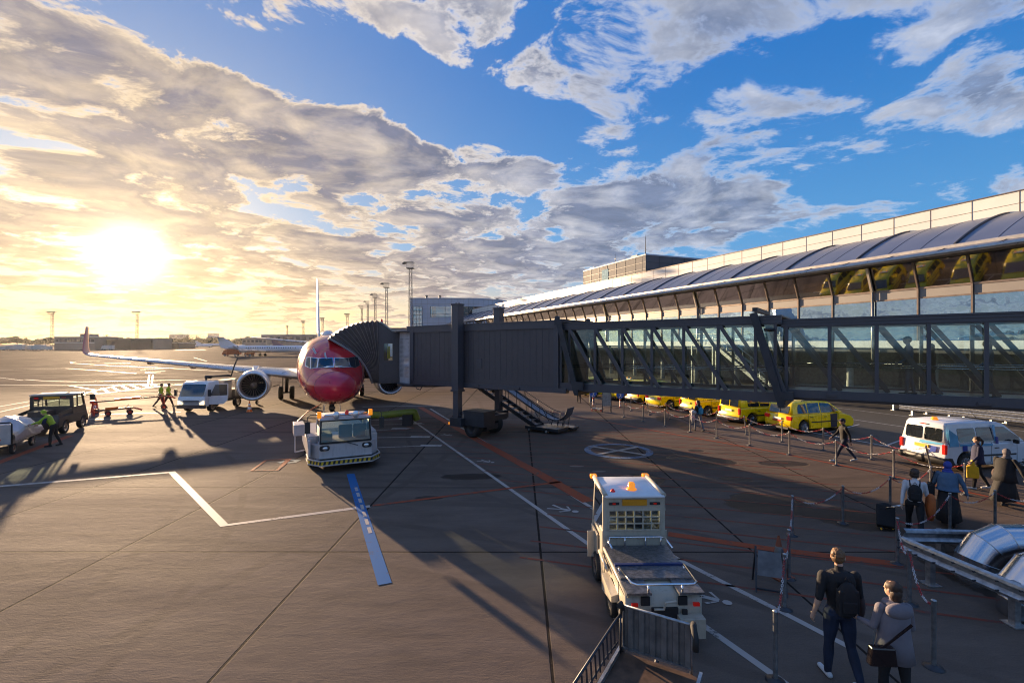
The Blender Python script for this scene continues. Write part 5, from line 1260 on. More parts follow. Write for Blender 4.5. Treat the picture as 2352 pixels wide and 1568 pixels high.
    # left side equipment
    b = MB(); b.bb(-1.75, -1.35, 1.9, 2.9, 1.05, 1.45); b.bar((-1.7, 2.0, .45), (-1.7, 2.0, 1.1), .05); b.bar((-1.7, 2.0, .45), (-1.35, 2.0, .5), .05); b.build('side_frame', 'tug_white', t, bevel=.015); b = MB(); b.bb(-1.3, -1.22, .6, 1.0, .5, 1.05); b.build('side_panel', 'tug_white', t, bevel=.015)
    b = MB()
    for k in range(5): b.bar((-1.18 + k * .06, .62, .42), (-1.14 + k * .06, .9, .42), .02)
    b.build('step_grille', 'steel', t)
pushback()
def cone(loc, s=1.0, lab='', faded=False, parent=None):
    t = thing('traffic_cone', loc, random.random(), lab, 'traffic cone')
    o = 'orange_plastic' if not faded else mat('orange_faded', (.26, .07, .03), .7, var=.3); wm = 'white_plastic' if not faded else mat('white_dirty', (.22, .20, .18), .7, var=.4)
    b = MB(); b.box((0, 0, .015 * s), (.38 * s, .38 * s, .03 * s)); b.build('base', o, t, bevel=.01)
    b = MB(); H = .75 * s; r = lambda z: .14 * s * (1 - z / H) + .02 * s; zs = [.03, .18, .34, .44, .56, .62, .75]
    b.lathe([(r(z * s), z * s) for z in zs], (0, 0, 0), (0, 0, 1), 18, [0, 1, 0, 1, 0, 0]); b.build('cone_body', [o, wm], t)
    return t
cone(at(573, 945), 1.0, 'orange and white traffic cone on the apron in front of the engine')
cone(at(212, 948) + Vector((-.3, .6, 0)), 1.35, 'tall orange cone standing at the left end of the towbars')
# ---- hydrant dispenser truck
def fuel_truck():
    t = thing('fuel_service_truck', (-21.9, 32.6, 0), R(-4), 'white cab over fuelling truck with its door open under the left wing', 'truck')
    W = .98; P = 'white_paint'
    # local: cab nose at y = 0 facing -Y, body towards +Y
    b = MB(); slab(b, [(.0, .45), (-.02, 1.05), (.06, 1.12), (1.55, 1.12), (1.55, .45)] + arc(.85, .42, .42, 0, 180, 8), lambda z: W, 0, .05)
    slab(b, [(.05, 1.10), (.38, 2.0), (.55, 2.10), (1.5, 2.12), (1.55, 2.05), (1.55, 1.10)], lambda z: W - .08 * (z - 1.1), 0, .06)
    b.build('cab', P, t)
    b = MB(); fy = lambda z: .05 + (z - 1.1) * .367 - .012
    flat(b, [(x, fy(z), z) for x, z in rnd(-.84, .84, 1.14, 1.95, .1)]); b.build('windscreen', 'car_glass', t, solid=.006)
    b = MB(); b.bb(-W - .01, W + .01, -.08, .12, .32, .55); b.build('bumper', mat('bumper_brown', (.10, .07, .06), .6), t)
    b = MB(); flat(b, [(x, -.03, z) for x, z in [(-.5, .66), (.5, .66), (.58, .86), (-.58, .86)]]); b.build('grille', 'black_plastic', t, solid=.02)
    for k in range(2):
        b = MB(); b.bb(-.52, .52, -.05, -.035, .70 + k * .08, .72 + k * .08); b.build('grille_slat', P, t)
    for sx in (-1, 1):
        b = MB(); flat(b, [(x * sx, -.03, z) for x, z in [(.62, .58), (.95, .58), (.95, .86), (.80, .80), (.62, .68)]]); b.build('headlight', mat('truck_lamp', (.9, .8, .6), .1, emit=((1, .75, .4), .8)), t, solid=.03)
        b = MB(); b.tube([(sx * 1.0, .3, 1.4), (sx * 1.2, .15, 1.5)], .02, 6); b.bb(sx * 1.12, sx * 1.30, .08, .18, 1.15, 1.6); b.build('wing_mirror', 'black_plastic', t, bevel=.02)
        b = MB(); flat(b, [(sx * (W - .02), .35, 1.18), (sx * (W - .02), 1.35, 1.18), (sx * (W - .07), 1.35, 1.9), (sx * (W - .07), .55, 1.9)]); b.build('side_window', 'car_glass', t, solid=.01)
        for y in (.85, 3.6):
            b = MB(); wheel(b, (sx * .84, y, .38), (1, 0, 0), .38, .26); b.build('wheel', ['black_rubber', 'steel'], t)
    # open door on the viewer's right, swung out
    D_ = Matrix.Translation((W, .42, 0)) @ Matrix.Rotation(R(-62), 4, 'Z')
    b = MB(D_); b.prism([(.0, .55), (.85, .55), (1.1, .80), (1.12, 1.15), (.0, 1.12)], .06, 0, lambda a, c_, q: (q, a, c_))
    b.bar((.03, 0, 1.1), (.03, .35, 1.95), .05); b.bar((.03, .35, 1.95), (.03, 1.12, 1.95), .05); b.bar((.03, 1.12, 1.1), (.03, 1.12, 1.95), .05); dr = b.build('door', P, t)
    b = MB(D_); flat(b, [(.03, .05, 1.14), (.03, 1.08, 1.14), (.03, 1.08, 1.9), (.03, .36, 1.9)]); b.build('door_window', 'car_glass', dr)
    b = MB(D_); b.bb(-.015, 0, .82, 1.05, .98, 1.06); b.build('handle', 'black_plastic', dr)
    b = MB(D_); b.bb(-.012, 0, .2, .55, .66, .86); b.build('warning_panel', 'orange_plastic', dr)
    b = MB(); b.bb(-.9, .9, 1.7, 5.2, .55, .75); b.bb(-.9, .9, 5.1, 5.3, .4, .6); b.build('chassis', 'dark_steel', t)
    b = MB(); b.bb(-.85, .1, 2.0, 3.4, .75, 1.7); b.bb(.15, .85, 2.2, 3.0, .75, 2.05); b.bb(-.8, .8, 3.6, 4.9, .75, 1.3); b.build('pump_cabinet', mat('pump_grey', (.25, .24, .23), .5, metal=.3), t, bevel=.02)
    b = MB(); b.tube([(-.5, 1.9, 1.3), (-.4, 2.0, 2.2), (-.2, 2.2, 2.35), (.9, 2.6, 2.4), (1.0, 2.7, 2.35)], .07, 8); b.tube([(-.2, 2.2, 2.3), (-.6, 2.2, 2.3)], .12, 10); b.tube([(1.0, 2.7, 2.35), (1.05, 3.0, 3.1), (1.1, 3.3, 3.65)], .045, 8)
    b.build('hose', 'black_rubber', t); b = MB(); b.tube([(.8, 4.5, .7), (.9, 4.4, 1.2), (.85, 4.0, 1.9)], .05, 8); b.build('hose', 'black_rubber', t)
    b = MB(); b.bb(-.2, 1.9, 3.0, 4.6, 2.02, 2.06); b.bar((1.0, 3.2, .9), (1.0, 3.2, 2.04), .06); b.bar((1.0, 4.4, .9), (1.0, 4.4, 2.04), .06); b.bar((.3, 3.2, 1.2), (.3, 3.2, 2.04), .06); b.build('lift_platform', mat('platform', (.45, .43, .36), .5, metal=.4), t)
    b = MB(); b.tube([(1.0, 4.6, 2.06), (1.0, 4.6, 2.9), (2.2, 4.6, 2.95), (2.2, 4.6, 2.06)], .02, 6); b.bar((1.0, 5.0, .9), (3.1, 5.6, 1.5), .05); b.bar((1.0, 5.0, 1.3), (3.1, 5.6, 1.35), .04); b.bar((2.0, 5.3, 1.1), (2.2, 5.3, 1.5), .03); b.build('ladder_frame', 'galv', t)
    b = MB(); wheel(b, (1.6, 4.9, .16), (1, 0, 0), .16, .1); b.build('hose_castor', ['black_rubber', 'steel'], t)
fuel_truck()
# ---- baggage tractor on the left, seen from behind
def bag_tractor():
    az = R(-20); t = thing('baggage_tractor', (-24.3, 24.4, 0), heading(az), 'dark brown baggage tractor with large rear window at the left', 'tow tractor')
    P = mat('tractor_brown', (.085, .065, .055), .5, metal=.3, var=.15); W = .92
    b = MB(); slab(b, [(.0, .35), (.0, .95), (2.9, .95), (3.1, .6), (3.1, .35)] + arc(2.55, .34, .38, 20, 160, 8) + arc(.7, .34, .38, 20, 160, 8), lambda z: W, 0, .03); b.build('body', P, t)
    b = MB()
    for sx in (-1, 1):
        b.bar((sx * .86, 1.45, .9), (sx * .84, 1.4, 1.92), .10, .14); b.bar((sx * .86, 2.9, .9), (sx * .82, 2.6, 1.92), .08, .1); b.bar((sx * .86, 2.0, .9), (sx * .84, 2.0, 1.92), .05, .06)
        b.bar((sx * .87, 1.4, 1.12), (sx * .87, 2.8, 1.12), .05, .4)
    b.bb(-.88, .88, 1.38, 1.46, .9, 1.40); b.bb(-.88, .88, 1.38, 1.46, 1.74, 1.92); b.bb(-.88, .88, 1.36, 2.7, 1.90, 1.97); b.build('cab', P, t, bevel=.01)
    b = MB(); slab(b, [(1.3, 1.96), (1.35, 2.02), (2.7, 2.02), (2.78, 1.96)], lambda z: .93, 0, .02); b.build('roof', 'cream_paint', t)
    b = MB(); flat(b, [(-.82, 1.42, 1.40), (.82, 1.42, 1.40), (.82, 1.42, 1.74), (-.82, 1.42, 1.74)]); b.build('rear_window', 'cab_glass', t)
    b = MB(); b.bb(-.4, -.38, 1.40, 1.42, 1.4, 1.74); b.bb(.3, .33, 1.40, 1.42, 1.4, 1.74); b.bb(-.8, .8, 1.40, 1.42, 1.58, 1.60); b.build('window_bar', P, t)
    b = MB(); flat(b, [(-.8, 2.88, 1.0), (.8, 2.88, 1.0), (.76, 2.62, 1.88), (-.76, 2.62, 1.88)]); b.build('windscreen', 'cab_glass', t)
    b = MB(); b.bb(-.35, .35, 1.35, 1.37, 1.78, 1.90); b.build('rear_sign', 'plate_yellow', t)
    b = MB(); b.bb(-.72, -.55, 1.33, 1.37, 1.80, 1.88); b.build('lamp', 'red_lamp', t)
    b = MB(); b.bb(.42, .62, 1.33, 1.37, 1.80, 1.88); b.build('lamp', mat('lamp_dull', (.3, .04, .03), .4), t)
    for sx in (-1, 1):
        for y in (.7, 2.55):
            b = MB(); wheel(b, (sx * .80, y, .34), (1, 0, 0), .34, .24); b.build('wheel', ['black_rubber', 'steel'], t)
        b = MB(); b.tube([(sx * .85, 2.7, 1.8), (sx * 1.3, 2.75, 1.85)], .02, 6); b.bb(sx * 1.12, sx * 1.36, 2.72, 2.78, 1.55, 1.85); b.build('wing_mirror', 'black_plastic', t)
        b = MB(); b.bar((sx * .88, .05, 1.05), (sx * .88, 1.4, 1.2), .04, .18); b.build('side_board', P, t)
    b = MB(); b.bb(-.5, .3, .3, 1.0, .95, 1.25); b.build('tool_box', P, t)
    b = MB(); b.bb(-.35, .05, -.03, 0, .42, .52); b.build('number_plate', 'plate_yellow', t)
bag_tractor()
def bag_cart(loc, az, lab, tarp=True):
    t = thing('baggage_cart', loc, heading(az), lab, 'baggage cart', 'carts behind the baggage tractor')
    g = 'galv'; mat('cart_panel', (.45, .42, .40), .5, metal=.2)
    b = MB(); b.bb(-.75, .75, 0, 3.1, .48, .58); b.build('floor', g, t)
    b = MB(); b.bb(-.77, -.73, 0, 3.1, .50, .70); b.bb(.73, .77, .0, 3.1, .50, .72)
    for k in range(22): b.bar((.75, .2 + k * .13, .55), (.75, .2 + k * .13, .85), .03)
    b.bar((.75, 0, .85), (.75, 3.1, .85), .04); b.build('side_rail', g, t)
    b = MB(); b.bb(-.75, .75, -.04, .02, .5, 1.35); b.build('end_board', 'cart_panel', t, bevel=.02)
    b = MB(); b.tube([(-.77, 0, .5), (-.77, 0, 1.35), (-.72, 0, 1.42), (.72, 0, 1.42), (.77, 0, 1.35), (.77, 0, .5)], .03, 8); b.build('end_frame', 'black_rubber', t)
    b = MB(); b.bb(-.1, .45, -.055, -.045, .68, .74); b.build('red_marking', 'red_plastic', t)
    for sx in (-1, 1):
        for y in (.55, 2.5):
            b = MB(); wheel(b, (sx * .62, y, .24), (1, 0, 0), .24, .13); b.build('wheel', ['black_rubber', 'steel'], t)
    b = MB(); b.tube([(0, 3.1, .45), (0, 4.0, .42)], .03, 8); b.build('drawbar', 'dark_steel', t)
    for y in (.5, 2.5): b = MB(); b.bar((-.5, y, .3), (.5, y, .3), .06); b.bar((0, y, .3), (0, y, .5), .06); b.build('axle', 'dark_steel', t)
    return t
C1 = bag_cart((-21.9, 19.9, 0), R(-28), 'open baggage cart under a silver sheet with a pale end board')
C2 = bag_cart((-22.1, 15.6, 0), R(-10), 'baggage cart cut by the left edge of the picture, nearest the camera')
def tarp():
    t = MB(); az = R(28)
    mt = Matrix.Translation((-21.9, 19.9, 0)) @ Matrix.Rotation(az, 4, 'Z'); t.mt = mt
    hx = [(-.82, .70), (-.80, 1.15), (-.5, 1.42), (0, 1.50), (.5, 1.36), (.84, 1.02), (.86, .66)]
    def fn(u, v):
        y = .1 + 3.3 * u; i = min(int(v * 6), 5); q = v * 6 - i
        x = hx[i][0] + (hx[i + 1][0] - hx[i][0]) * q; z = hx[i][1] + (hx[i + 1][1] - hx[i][1]) * q
        n = mnoise.noise(Vector((u * 5, v * 6, 1))) * .16; dr = max(0, u - .78) * 1.6
        return (x * (1 - .2 * dr) + n * .3, y, max(.62, z - .25 * abs(u - .4) - dr * .9 + n))
    t.grid(fn, 22, 16, 0, False); tag(t.build('tarpaulin', mat('silver_sheet', (.42, .43, .47), .35, metal=.55, var=.15), solid=.01), 'crumpled silver sheet covering the load on the baggage cart', 'tarpaulin')
tarp()
# ---- towbars on the apron
def towbar(a, b_, z0, z1, lab, wheels, thick=.10):
    a = Vector(a); b_ = Vector(b_); d = (b_ - a).normalized(); n = Vector((-d.y, d.x, 0))
    t = thing('aircraft_towbar', a, 0, lab, 'towbar'); I = Matrix.Translation(-a)
    m = MB(I); m.tube([a + Vector((0, 0, z0)), b_ + Vector((0, 0, z1))], thick * .5, 10); m.build('tube', mat('towbar_brown', (.20, .11, .08), .45, metal=.3), t)
    m = MB(I); p, q = a.lerp(b_, .28), a.lerp(b_, .62); m.bar(p + Vector((0, 0, z0 + .09)), q + Vector((0, 0, (z0 + z1) / 2 + .09)), .14, .12); m.build('orange_sleeve', 'orange_plastic', t)
    m = MB(I); m.box(a + Vector((0, 0, z0)), (.14, .3, .2)); m.bar(a + Vector((0, 0, z0)) + n * .15, a + Vector((-.15, 0, .05)), .04); m.bar(a + Vector((0, 0, z0 + .1)), a + Vector((0, 0, .05)), .06); m.tube([b_ + Vector((0, 0, z1)), b_ + d * .3 + Vector((0, 0, z1 - .1)), b_ + d * .5 + Vector((0, 0, z1 - .2))], .05, 8); m.bar(b_ + Vector((0, 0, z1)) - d * .4, b_ + Vector((0, 0, z1 + .25)) - d * .2, .03); m.build('coupling_head', 'red_paint', t)
    for k in wheels:
        c = a.lerp(b_, k); z = z0 + (z1 - z0) * k
        m = MB(I); m.bar(c + Vector((0, 0, z)), c + Vector((.05, 0, .15)), .06); m.bar(c - d * .25 + Vector((0, 0, z)), c + Vector((0, 0, .2)), .04); m.build('strut', 'red_paint', t)
        for sd in (-.28, .28):
            m = MB(I); wheel(m, c + n * sd + Vector((0, 0, .17)), n, .17, .12, n=16); m.build('wheel', ['black_rubber', 'red_paint'], t)
P0 = at(213, 950)
towbar(P0, at(384, 938), .78, .92, 'long orange and brown towbar raised on struts beside the two walking men', (.05, .95))
towbar(at(216, 957), at(305, 950), .38, .42, 'low red aircraft towbar lying in front of the longer one', (.35, .92), .13)
# ---- yellow air hose under the aircraft
def hose():
    a = at(905, 928); m = MB(); m.tube([(-7.6, 27.5, .62), (-6.9, 27.9, .62), (-6.3, 28.4, .66), (-5.9, 28.9, .7), (-5.7, 29.1, .6), (-5.6, 29.2, .3)], .2, 14)
    pts = []; n = 70; P = [Vector((-8.4, 27.2, .72)), Vector((-7.4, 27.5, .64)), Vector((-6.4, 27.9, .70)), Vector((-5.75, 28.1, .74)), Vector((-5.6, 28.2, .25))]
    m = MB(); path = []; rr = []
    for i in range(n + 1):
        u = i / n * (len(P) - 1); k = min(int(u), len(P) - 2); path.append(P[k].lerp(P[k + 1], u - k)); rr.append(.20 + (.02 if i % 2 else -.012))
    m.tube(path, rr, 12); tag(m.build('air_hose', mat('hose_green', (.20, .22, .02), .55, var=.1)), 'yellow green ribbed air hose bending to the ground beneath the red nose', 'hose')
    m = MB(); m.bb(-6.35, -5.8, 27.6, 28.1, 0, .62); tag(m.build('hydrant_box', 'inside_dark', bevel=.02), 'small dark box standing against the green air hose', 'box')
hose()
m = MB(); m.tube([(-10.15, 25.4, 1.55), (-10.3, 24.2, 1.35), (-10.3, 22.6, .95), (-9.9, 21.6, .75)], .025, 8); tag(m.build('power_cable', 'red_paint'), 'thin red cable hanging from the aircraft belly to the pushback tug', 'cable')
# ---------------------------------------------------------------- walkway posts and chains
def post_proto():
    t = thing('chain_post', (0, 0, 0), 0, '', 'post', 'grey posts of the chained walkway')
    b = MB(); b.lathe([(.032, 0), (.032, .98), (.036, .985), (.036, 1.0), (0, 1.01)], (0, 0, 0), (0, 0, 1), 14); b.build('tube', 'galv', t)
    b = MB(); b.lathe([(.13, .0), (.13, .012), (.05, .03), (.035, .05)], (0, 0, 0), (0, 0, 1), 18); b.build('foot', 'dark_steel', t)
    return t
PP = post_proto(); first = [True]
GP = 'grey posts of the chained walkway'
def post(x, y, lab, lean=0):
    p = at(x, y); o = PP if first[0] else copy_tree(PP); first[0] = False
    o.location = p; o.rotation_euler = (R(lean) * .3, R(lean), random.random() * 3 if not lean else 0); o['label'] = lab; o['group'] = GP
    top = p + (Matrix.Rotation(R(lean), 3, 'Y') @ Vector((0, 0, .95))); return top
rowA = [(1433, 957.5), (1477.5, 967.5), (1527.5, 978.7), (1585, 992), (1646, 1006), (1722, 1023), (1813.5, 1044), (1921, 1068.4), (2053, 1097.8), (2216.6, 1136)]
rowB = [(1449, 943.4), (1491.5, 952.8), (1538, 961.6), (1590, 973), (1646, 985), (1715, 998), (1796, 1014.4), (1891, 1033.4), (2002, 1055), (2140, 1084)]
rowC = [(1781, 1563), (1802, 1398), (1812, 1328), (1820, 1229.5), (1936, 1201), (2044.7, 1172.8), (2138, 1146), (2216.6, 1136)]
rowD = [(2144.6, 1532), (2089, 1386.7), (2061, 1294), (2181.5, 1222), (2285.6, 1214), (2420, 1210)]
leanB = {1: -10, 2: -13, 5: -7, 9: -10}
nA = ['between walkway and hatched area', 'on the hatched side of the walkway']
chn = [0]
mat('chain_red', (.40, .03, .03), .4, var=.05); mat('chain_white', (.55, .52, .52), .4, var=.05)
def chain(a, b, near):
    """linked plastic chain, red and white stretches of links"""
    L = (b - a).length; sag = .16 + L * .055
    N = max(8, int(L / .052)); 
    if (a + b).y / 2 > 16: N = max(8, int(L / .09))
    pts = [a.lerp(b, i / N) - Vector((0, 0, sag * 4 * (i / N) * (1 - i / N))) for i in range(N + 1)]
    m = MB()
    for i in range(N):
        c = (pts[i] + pts[i + 1]) / 2; d = (pts[i + 1] - pts[i]); l = d.length * .72; d.normalize()
        u = d.cross(Vector((0, 0, 1))); u = u.normalized() if u.length > .01 else Vector((1, 0, 0))
        if i % 2: u = d.cross(u).normalized()
        w = .017 if near else .022; k = 10 if near else 6; r = .0045 if near else .007
        loop = [c + d * (l * math.cos(2 * math.pi * j / k)) + u * (w * math.sin(2 * math.pi * j / k)) for j in range(k)]
        m.tube(loop, r, 5 if near else 4, (i // (8 if near else 4)) % 2, closed=True)
    o = m.build('chain', ['chain_red', 'chain_white'], fixn=False, weld=False); return o
def run(row, labs, chlabs, leans={}):
    tops = [post(x, y, labs[i], leans.get(i, 0)) for i, (x, y) in enumerate(row)]
    for i in range(len(tops) - 1):
        o = chain(tops[i], tops[i + 1], row[i][1] > 1090)
        tag(o, chlabs[i], 'chain', 'red and white chains between the walkway posts')
ordn = ['first', 'second', 'third', 'fourth', 'fifth', 'sixth', 'seventh', 'eighth', 'ninth', 'tenth']
run(rowA, [f'{ordn[i]} grey post from the far end of the walkway row beside the hatched apron' for i in range(9)] + ['grey post between the woman with the yellow bag and the denim jacket'],
    [f'{ordn[i]} sagging chain from the far end along the hatched apron side' for i in range(8)] + ['sagging chain behind the woman in the denim jacket'])
run(rowB, [f'{ordn[i]} {"leaning" if i in leanB else "upright"} grey post from the far end of the row beside the taxis' for i in range(10)],
    [f'{ordn[i]} sagging chain from the far end of the row beside the taxis' for i in range(9)], leanB)
run(rowC[:-1], ['grey post at the bottom edge left of the man in black', 'grey post with hanging chain left of the man in black', 'grey post standing right behind the leaning signboard', 'grey post above the signboard where the chain turns', 'grey post above the wet stain', 'grey post beside the black suitcase', 'grey post left of the denim jacket'],
    ['chain hanging steeply at the lower edge beside the walkers', 'chain between the two posts by the signboard', 'chain above the signboard', 'chain sagging over the dark wet stain', 'chain reaching the suitcase post', 'chain behind the backpack woman in the white shirt'])
run(rowD, ['grey post at lower right beside the woman in the light coat', 'grey post left of the steel ducts', 'grey post in front of the guardrail end', 'grey post in front of the black skirt', 'grey post right of the denim jacket above the ducts', 'grey post at the right edge of the walkway'],
    ['chain beside the woman in the light coat', 'chain falling from the guardrail post', 'chain sagging across the legs of the white shirt woman', 'chain between the two posts above the ducts', 'chain running out at the right edge'])
# ---- galvanised guardrails
def wbeam(path, z, name_lab):
    t = thing('guardrail', path[0], 0, name_lab, 'guardrail'); o = Vector(path[0]); I = Matrix.Translation(-o); m = MB(I)
    prof = [(-.02, .155), (.035, .13), (.045, .09), (-.02, .03), (-.02, -.03), (.045, -.09), (.035, -.13), (-.02, -.155)]
    P = [Vector(p) for p in path]; rings = []
    for i, p in enumerate(P):
        d = (P[min(i + 1, len(P) - 1)] - P[max(0, i - 1)]).normalized(); n = Vector((d.y, -d.x, 0)); rings.append([p + n * a + Vector((0, 0, z + b_)) for a, b_ in prof])
    m.loft(rings, 0, False, (False, False), False); m.build('beam', 'galv', t, solid=.008)
    for i in range(len(P) - 1):
        L = (P[i + 1] - P[i]).length; n = max(1, round(L / 2.0))
        for k in range(n):
            c = P[i].lerp(P[i + 1], (k + .35) / n); d = (P[i + 1] - P[i]).normalized(); nn = Vector((d.y, -d.x, 0)); m = MB(I)
            q = c - nn * .12; m.box((q.x, q.y, (z + .12) / 2), (.10, .12, z + .12)); m.box((q.x, q.y, .012), (.26, .26, .02)); m.build('post', 'galv', t)
    return t
g = wbeam([(8.12, 9.95, 0), (8.35, 8.6, 0), (8.60, 7.2, 0), (8.9, 5.4, 0)], .62, 'galvanised guardrail running towards the camera beside the shiny ducts')
m = MB(Matrix.Translation(-Vector((8.12, 9.95, 0)))); 
for z in (.70, .54):
    for k in range(9):
        m = MB(Matrix.Translation(-Vector((8.12, 9.95, 0)))); p = Vector((8.12, 9.95, 0)).lerp(Vector((8.60, 7.2, 0)), k / 8); m.cyl((p.x - .09, p.y, z), (p.x - .03, p.y, z), .015, n=6); m.build('bolt', 'dark_steel', g)
wbeam([(8.5, 10.35, 0), (10.9, 10.2, 0), (13, 10.1, 0)], .62, 'guardrail behind the ducts running to the right edge')
wbeam([tuple(TP(37.9, s)) for s in (22, 20, 8, -4)], .62, 'low guardrail on the far side of the taxi road near the building')
wbeam([tuple(TP(36.3, s)) for s in (20, 8, -4)], .48, 'second low guardrail in front of the first by the far building')
# ---- shiny ventilation ducts
def duct(base, r, pts, lab):
    t = thing('ventilation_duct', base, 0, lab, 'duct'); mat('duct_steel', (.62, .62, .64), .22, metal=1, var=.05, vs=2)
    m = MB(); m.lathe([(r, 0), (r, .32)], (0, 0, 0), (0, 0, 1), 36); m.lathe([(r + .015, .30), (r + .015, .33), (r, .34)], (0, 0, 0), (0, 0, 1), 36); m.build('collar', 'duct_steel', t)
    for i in range(len(pts) - 1):
        a, b_ = Vector(pts[i]), Vector(pts[i + 1]); m = MB()
        def ring(k):
            p = Vector(pts[k]); d1 = (Vector(pts[min(k + 1, len(pts) - 1)]) - p); d0 = (p - Vector(pts[max(0, k - 1)])); d = ((d0.normalized() if d0.length > 0 else d1.normalized()) + (d1.normalized() if d1.length > 0 else d0.normalized())).normalized()
            s = Vector((0, 1, 0)) if abs(d.y) < .7 else Vector((1, 0, 0)); sx = (s - d * s.dot(d)).normalized(); sy = d.cross(sx)
            return [p + (sx * math.cos(2 * math.pi * q / 36) + sy * math.sin(2 * math.pi * q / 36)) * r for q in range(36)]
        ra, rb = ring(i), ring(i + 1); m.loft([ra, rb], 0, True, (False, False)); m.tube(rb, .010, 5, closed=True); m.build('segment', 'duct_steel', t)
    return t
duct((9.36, 9.6, 0), .36, [(0, 0, .3), (.0, 0, .45), (.16, -.02, .68), (.45, -.04, .80), (.85, -.06, .80), (2.6, -.2, .78)], 'segmented shiny steel duct elbow rising left of the other one')
duct((9.10, 8.40, 0), .42, [(0, 0, .3), (.02, 0, .48), (.18, -.02, .70), (.50, -.05, .80), (1.0, -.1, .80), (3, -.3, .78)], 'larger shiny steel duct nearest the right edge')
# ---- sign frame with faded cone
s0 = at(1770, 1360)
t = thing('notice_stand', s0, R(-20), 'grey folding signboard stand beside the chained walkway', 'sign stand')
b = MB(); b.add([(-.23, 0, .30), (.23, 0, .30), (.20, .16, .72), (-.20, .16, .72)], [(0, 1, 2, 3)]); b.build('board', mat('old_board', (.16, .15, .15), .6, var=.3), t, solid=.02)
b = MB()
for sx in (-.26, .26): b.bar((sx, -.1, 0), (sx * .9, .2, .78), .03); b.bar((sx, .45, 0), (sx * .9, .2, .78), .03)
b.bar((-.26, .1, .3), (.26, .1, .3), .03); b.bar((-.26, -.08, .08), (.26, -.08, .08), .03); b.build('frame', 'dark_steel', t)
cone((5.50, 9.85, 0), 1.1, 'faded orange and white traffic cone behind the folding signboard', True)
# ---- far end of the walkway: notice board, trolley, round blue signs
def round_sign(x, y, lab, z=.95):
    p = at(x, y); t = thing('round_blue_sign', p, 0, lab, 'sign'); b = MB()
    for k in range(8): b.cyl((0, 0, k * .125), (0, 0, (k + 1) * .125), .03, n=8, mi=k % 2)
    b.build('striped_pole', ['red_plastic', 'white_plastic'], t)
    b = MB(); b.cyl((0, -.04, z), (0, -.07, z), .27, n=28); b.build('disc', mat('sign_blue', (.02, .10, .42), .4, var=.03), t)
    b = MB(); b.cyl((-.02, -.08, z + .15), (-.02, -.085, z + .15), .035, n=10); b.bar((-.02, -.08, z + .1), (.02, -.08, z - .05), .05, .01, 0, (0, 1, 0)); b.bar((.02, -.08, z - .05), (-.06, -.08, z - .18), .035, .01, 0, (0, 1, 0)); b.bar((.02, -.08, z - .05), (.1, -.08, z - .16), .035, .01, 0, (0, 1, 0)); b.bar((-.02, -.08, z + .06), (.1, -.08, z + .02), .03, .01, 0, (0, 1, 0)); b.build('walking_figure', 'white_plastic', t)
round_sign(1424, 936, 'round blue pedestrian sign on a red and white pole by the taxis'); round_sign(1362, 932, 'round blue pedestrian sign behind the trolley and notice board')
p = at(1386, 947); t = thing('notice_board', p, R(-8), 'grey two panel notice board standing at the far end of the walkway', 'notice board')
b = MB(); b.bb(-.1, .55, 0, .04, .45, 1.25); b.build('lower_panel', 'galv', t); b = MB(); b.bb(-.05, .5, .35, .38, 1.2, 2.1); b.bb(.12, .42, .33, .35, 1.45, 1.75); b.build('upper_panel', mat('panel_green', (.30, .33, .28), .5), t)
b = MB()
for x in (-.08, .53): b.bar((x, .02, 0), (x, .02, 1.3), .04)
for x in (-.05, .5): b.bar((x, .37, 0), (x, .37, 2.15), .04)
b.build('post', 'dark_steel', t)
p = at(1372, 944); t = thing('luggage_trolley', p, R(40), 'empty luggage trolley parked left of the notice board', 'trolley')
b = MB(); b.bb(-.25, .25, -.4, .4, .16, .2); b.build('platform', 'steel', t); b = MB(); b.tube([(-.25, .4, .2), (-.25, .45, 1.0), (.25, .45, 1.0), (.25, .4, .2)], .02, 6); b.tube([(-.25, .43, .6), (.25, .43, .6)], .015, 6); b.build('handle', 'steel', t)
for x, y in ((-.2, .3), (.2, .3), (0, -.35)):
    b = MB(); wheel(b, (x, y, .08), (1, 0, 0), .08, .05, n=12); b.build('wheel', ['red_plastic', 'steel'], t)
# ---- steel stair tower against the terminal, seen through the bridge glass
def stair_tower():
    o = TP(35.5, 33); t = thing('outside_stair', o, R(22.1), 'galvanised outside staircase against the terminal seen through the bridge glazing', 'staircase')
    b = MB()
    for y in (-.5, .5): b.bar((0, -4.5, .1), (0, 2.5, 4.6), .12, .3)
    for x in (0, 1.0): b.bar((x, -4.5, .1), (x, 2.5, 4.6), .08, .3)
    b.build('stringer', 'galv', t)
    for k in range(24):
        m2 = MB(); m2.bb(0, 1.0, -4.5 + k * .3, -4.24 + k * .3, .2 + k * .19, .24 + k * .19); m2.build('tread', 'galv', t)
    b = MB()
    for x in (0, 1.0):
        b.tube([(x, -4.5, 1.2), (x, 2.5, 5.7), (x, 5.5, 5.7)], .03, 6); b.tube([(x, -4.5, .7), (x, 2.5, 5.2), (x, 5.5, 5.2)], .02, 6)
        for k in range(12): y = -4.5 + k * .9; z = .1 + min(1, (y + 4.5) / 7) * 4.5; b.cyl((x, y, z), (x, y, z + 1.1), .022, n=6)
    b.build('handrail', 'galv', t)
    b = MB(); b.bb(-.1, 3.4, 2.5, 5.5, 4.5, 4.62)
    for x, y in ((0, 2.6), (0, 5.4), (3.2, 5.4)): b.bar((x, y, 0), (x, y, 4.5), .14)
    b.build('landing', 'galv', t)
stair_tower()
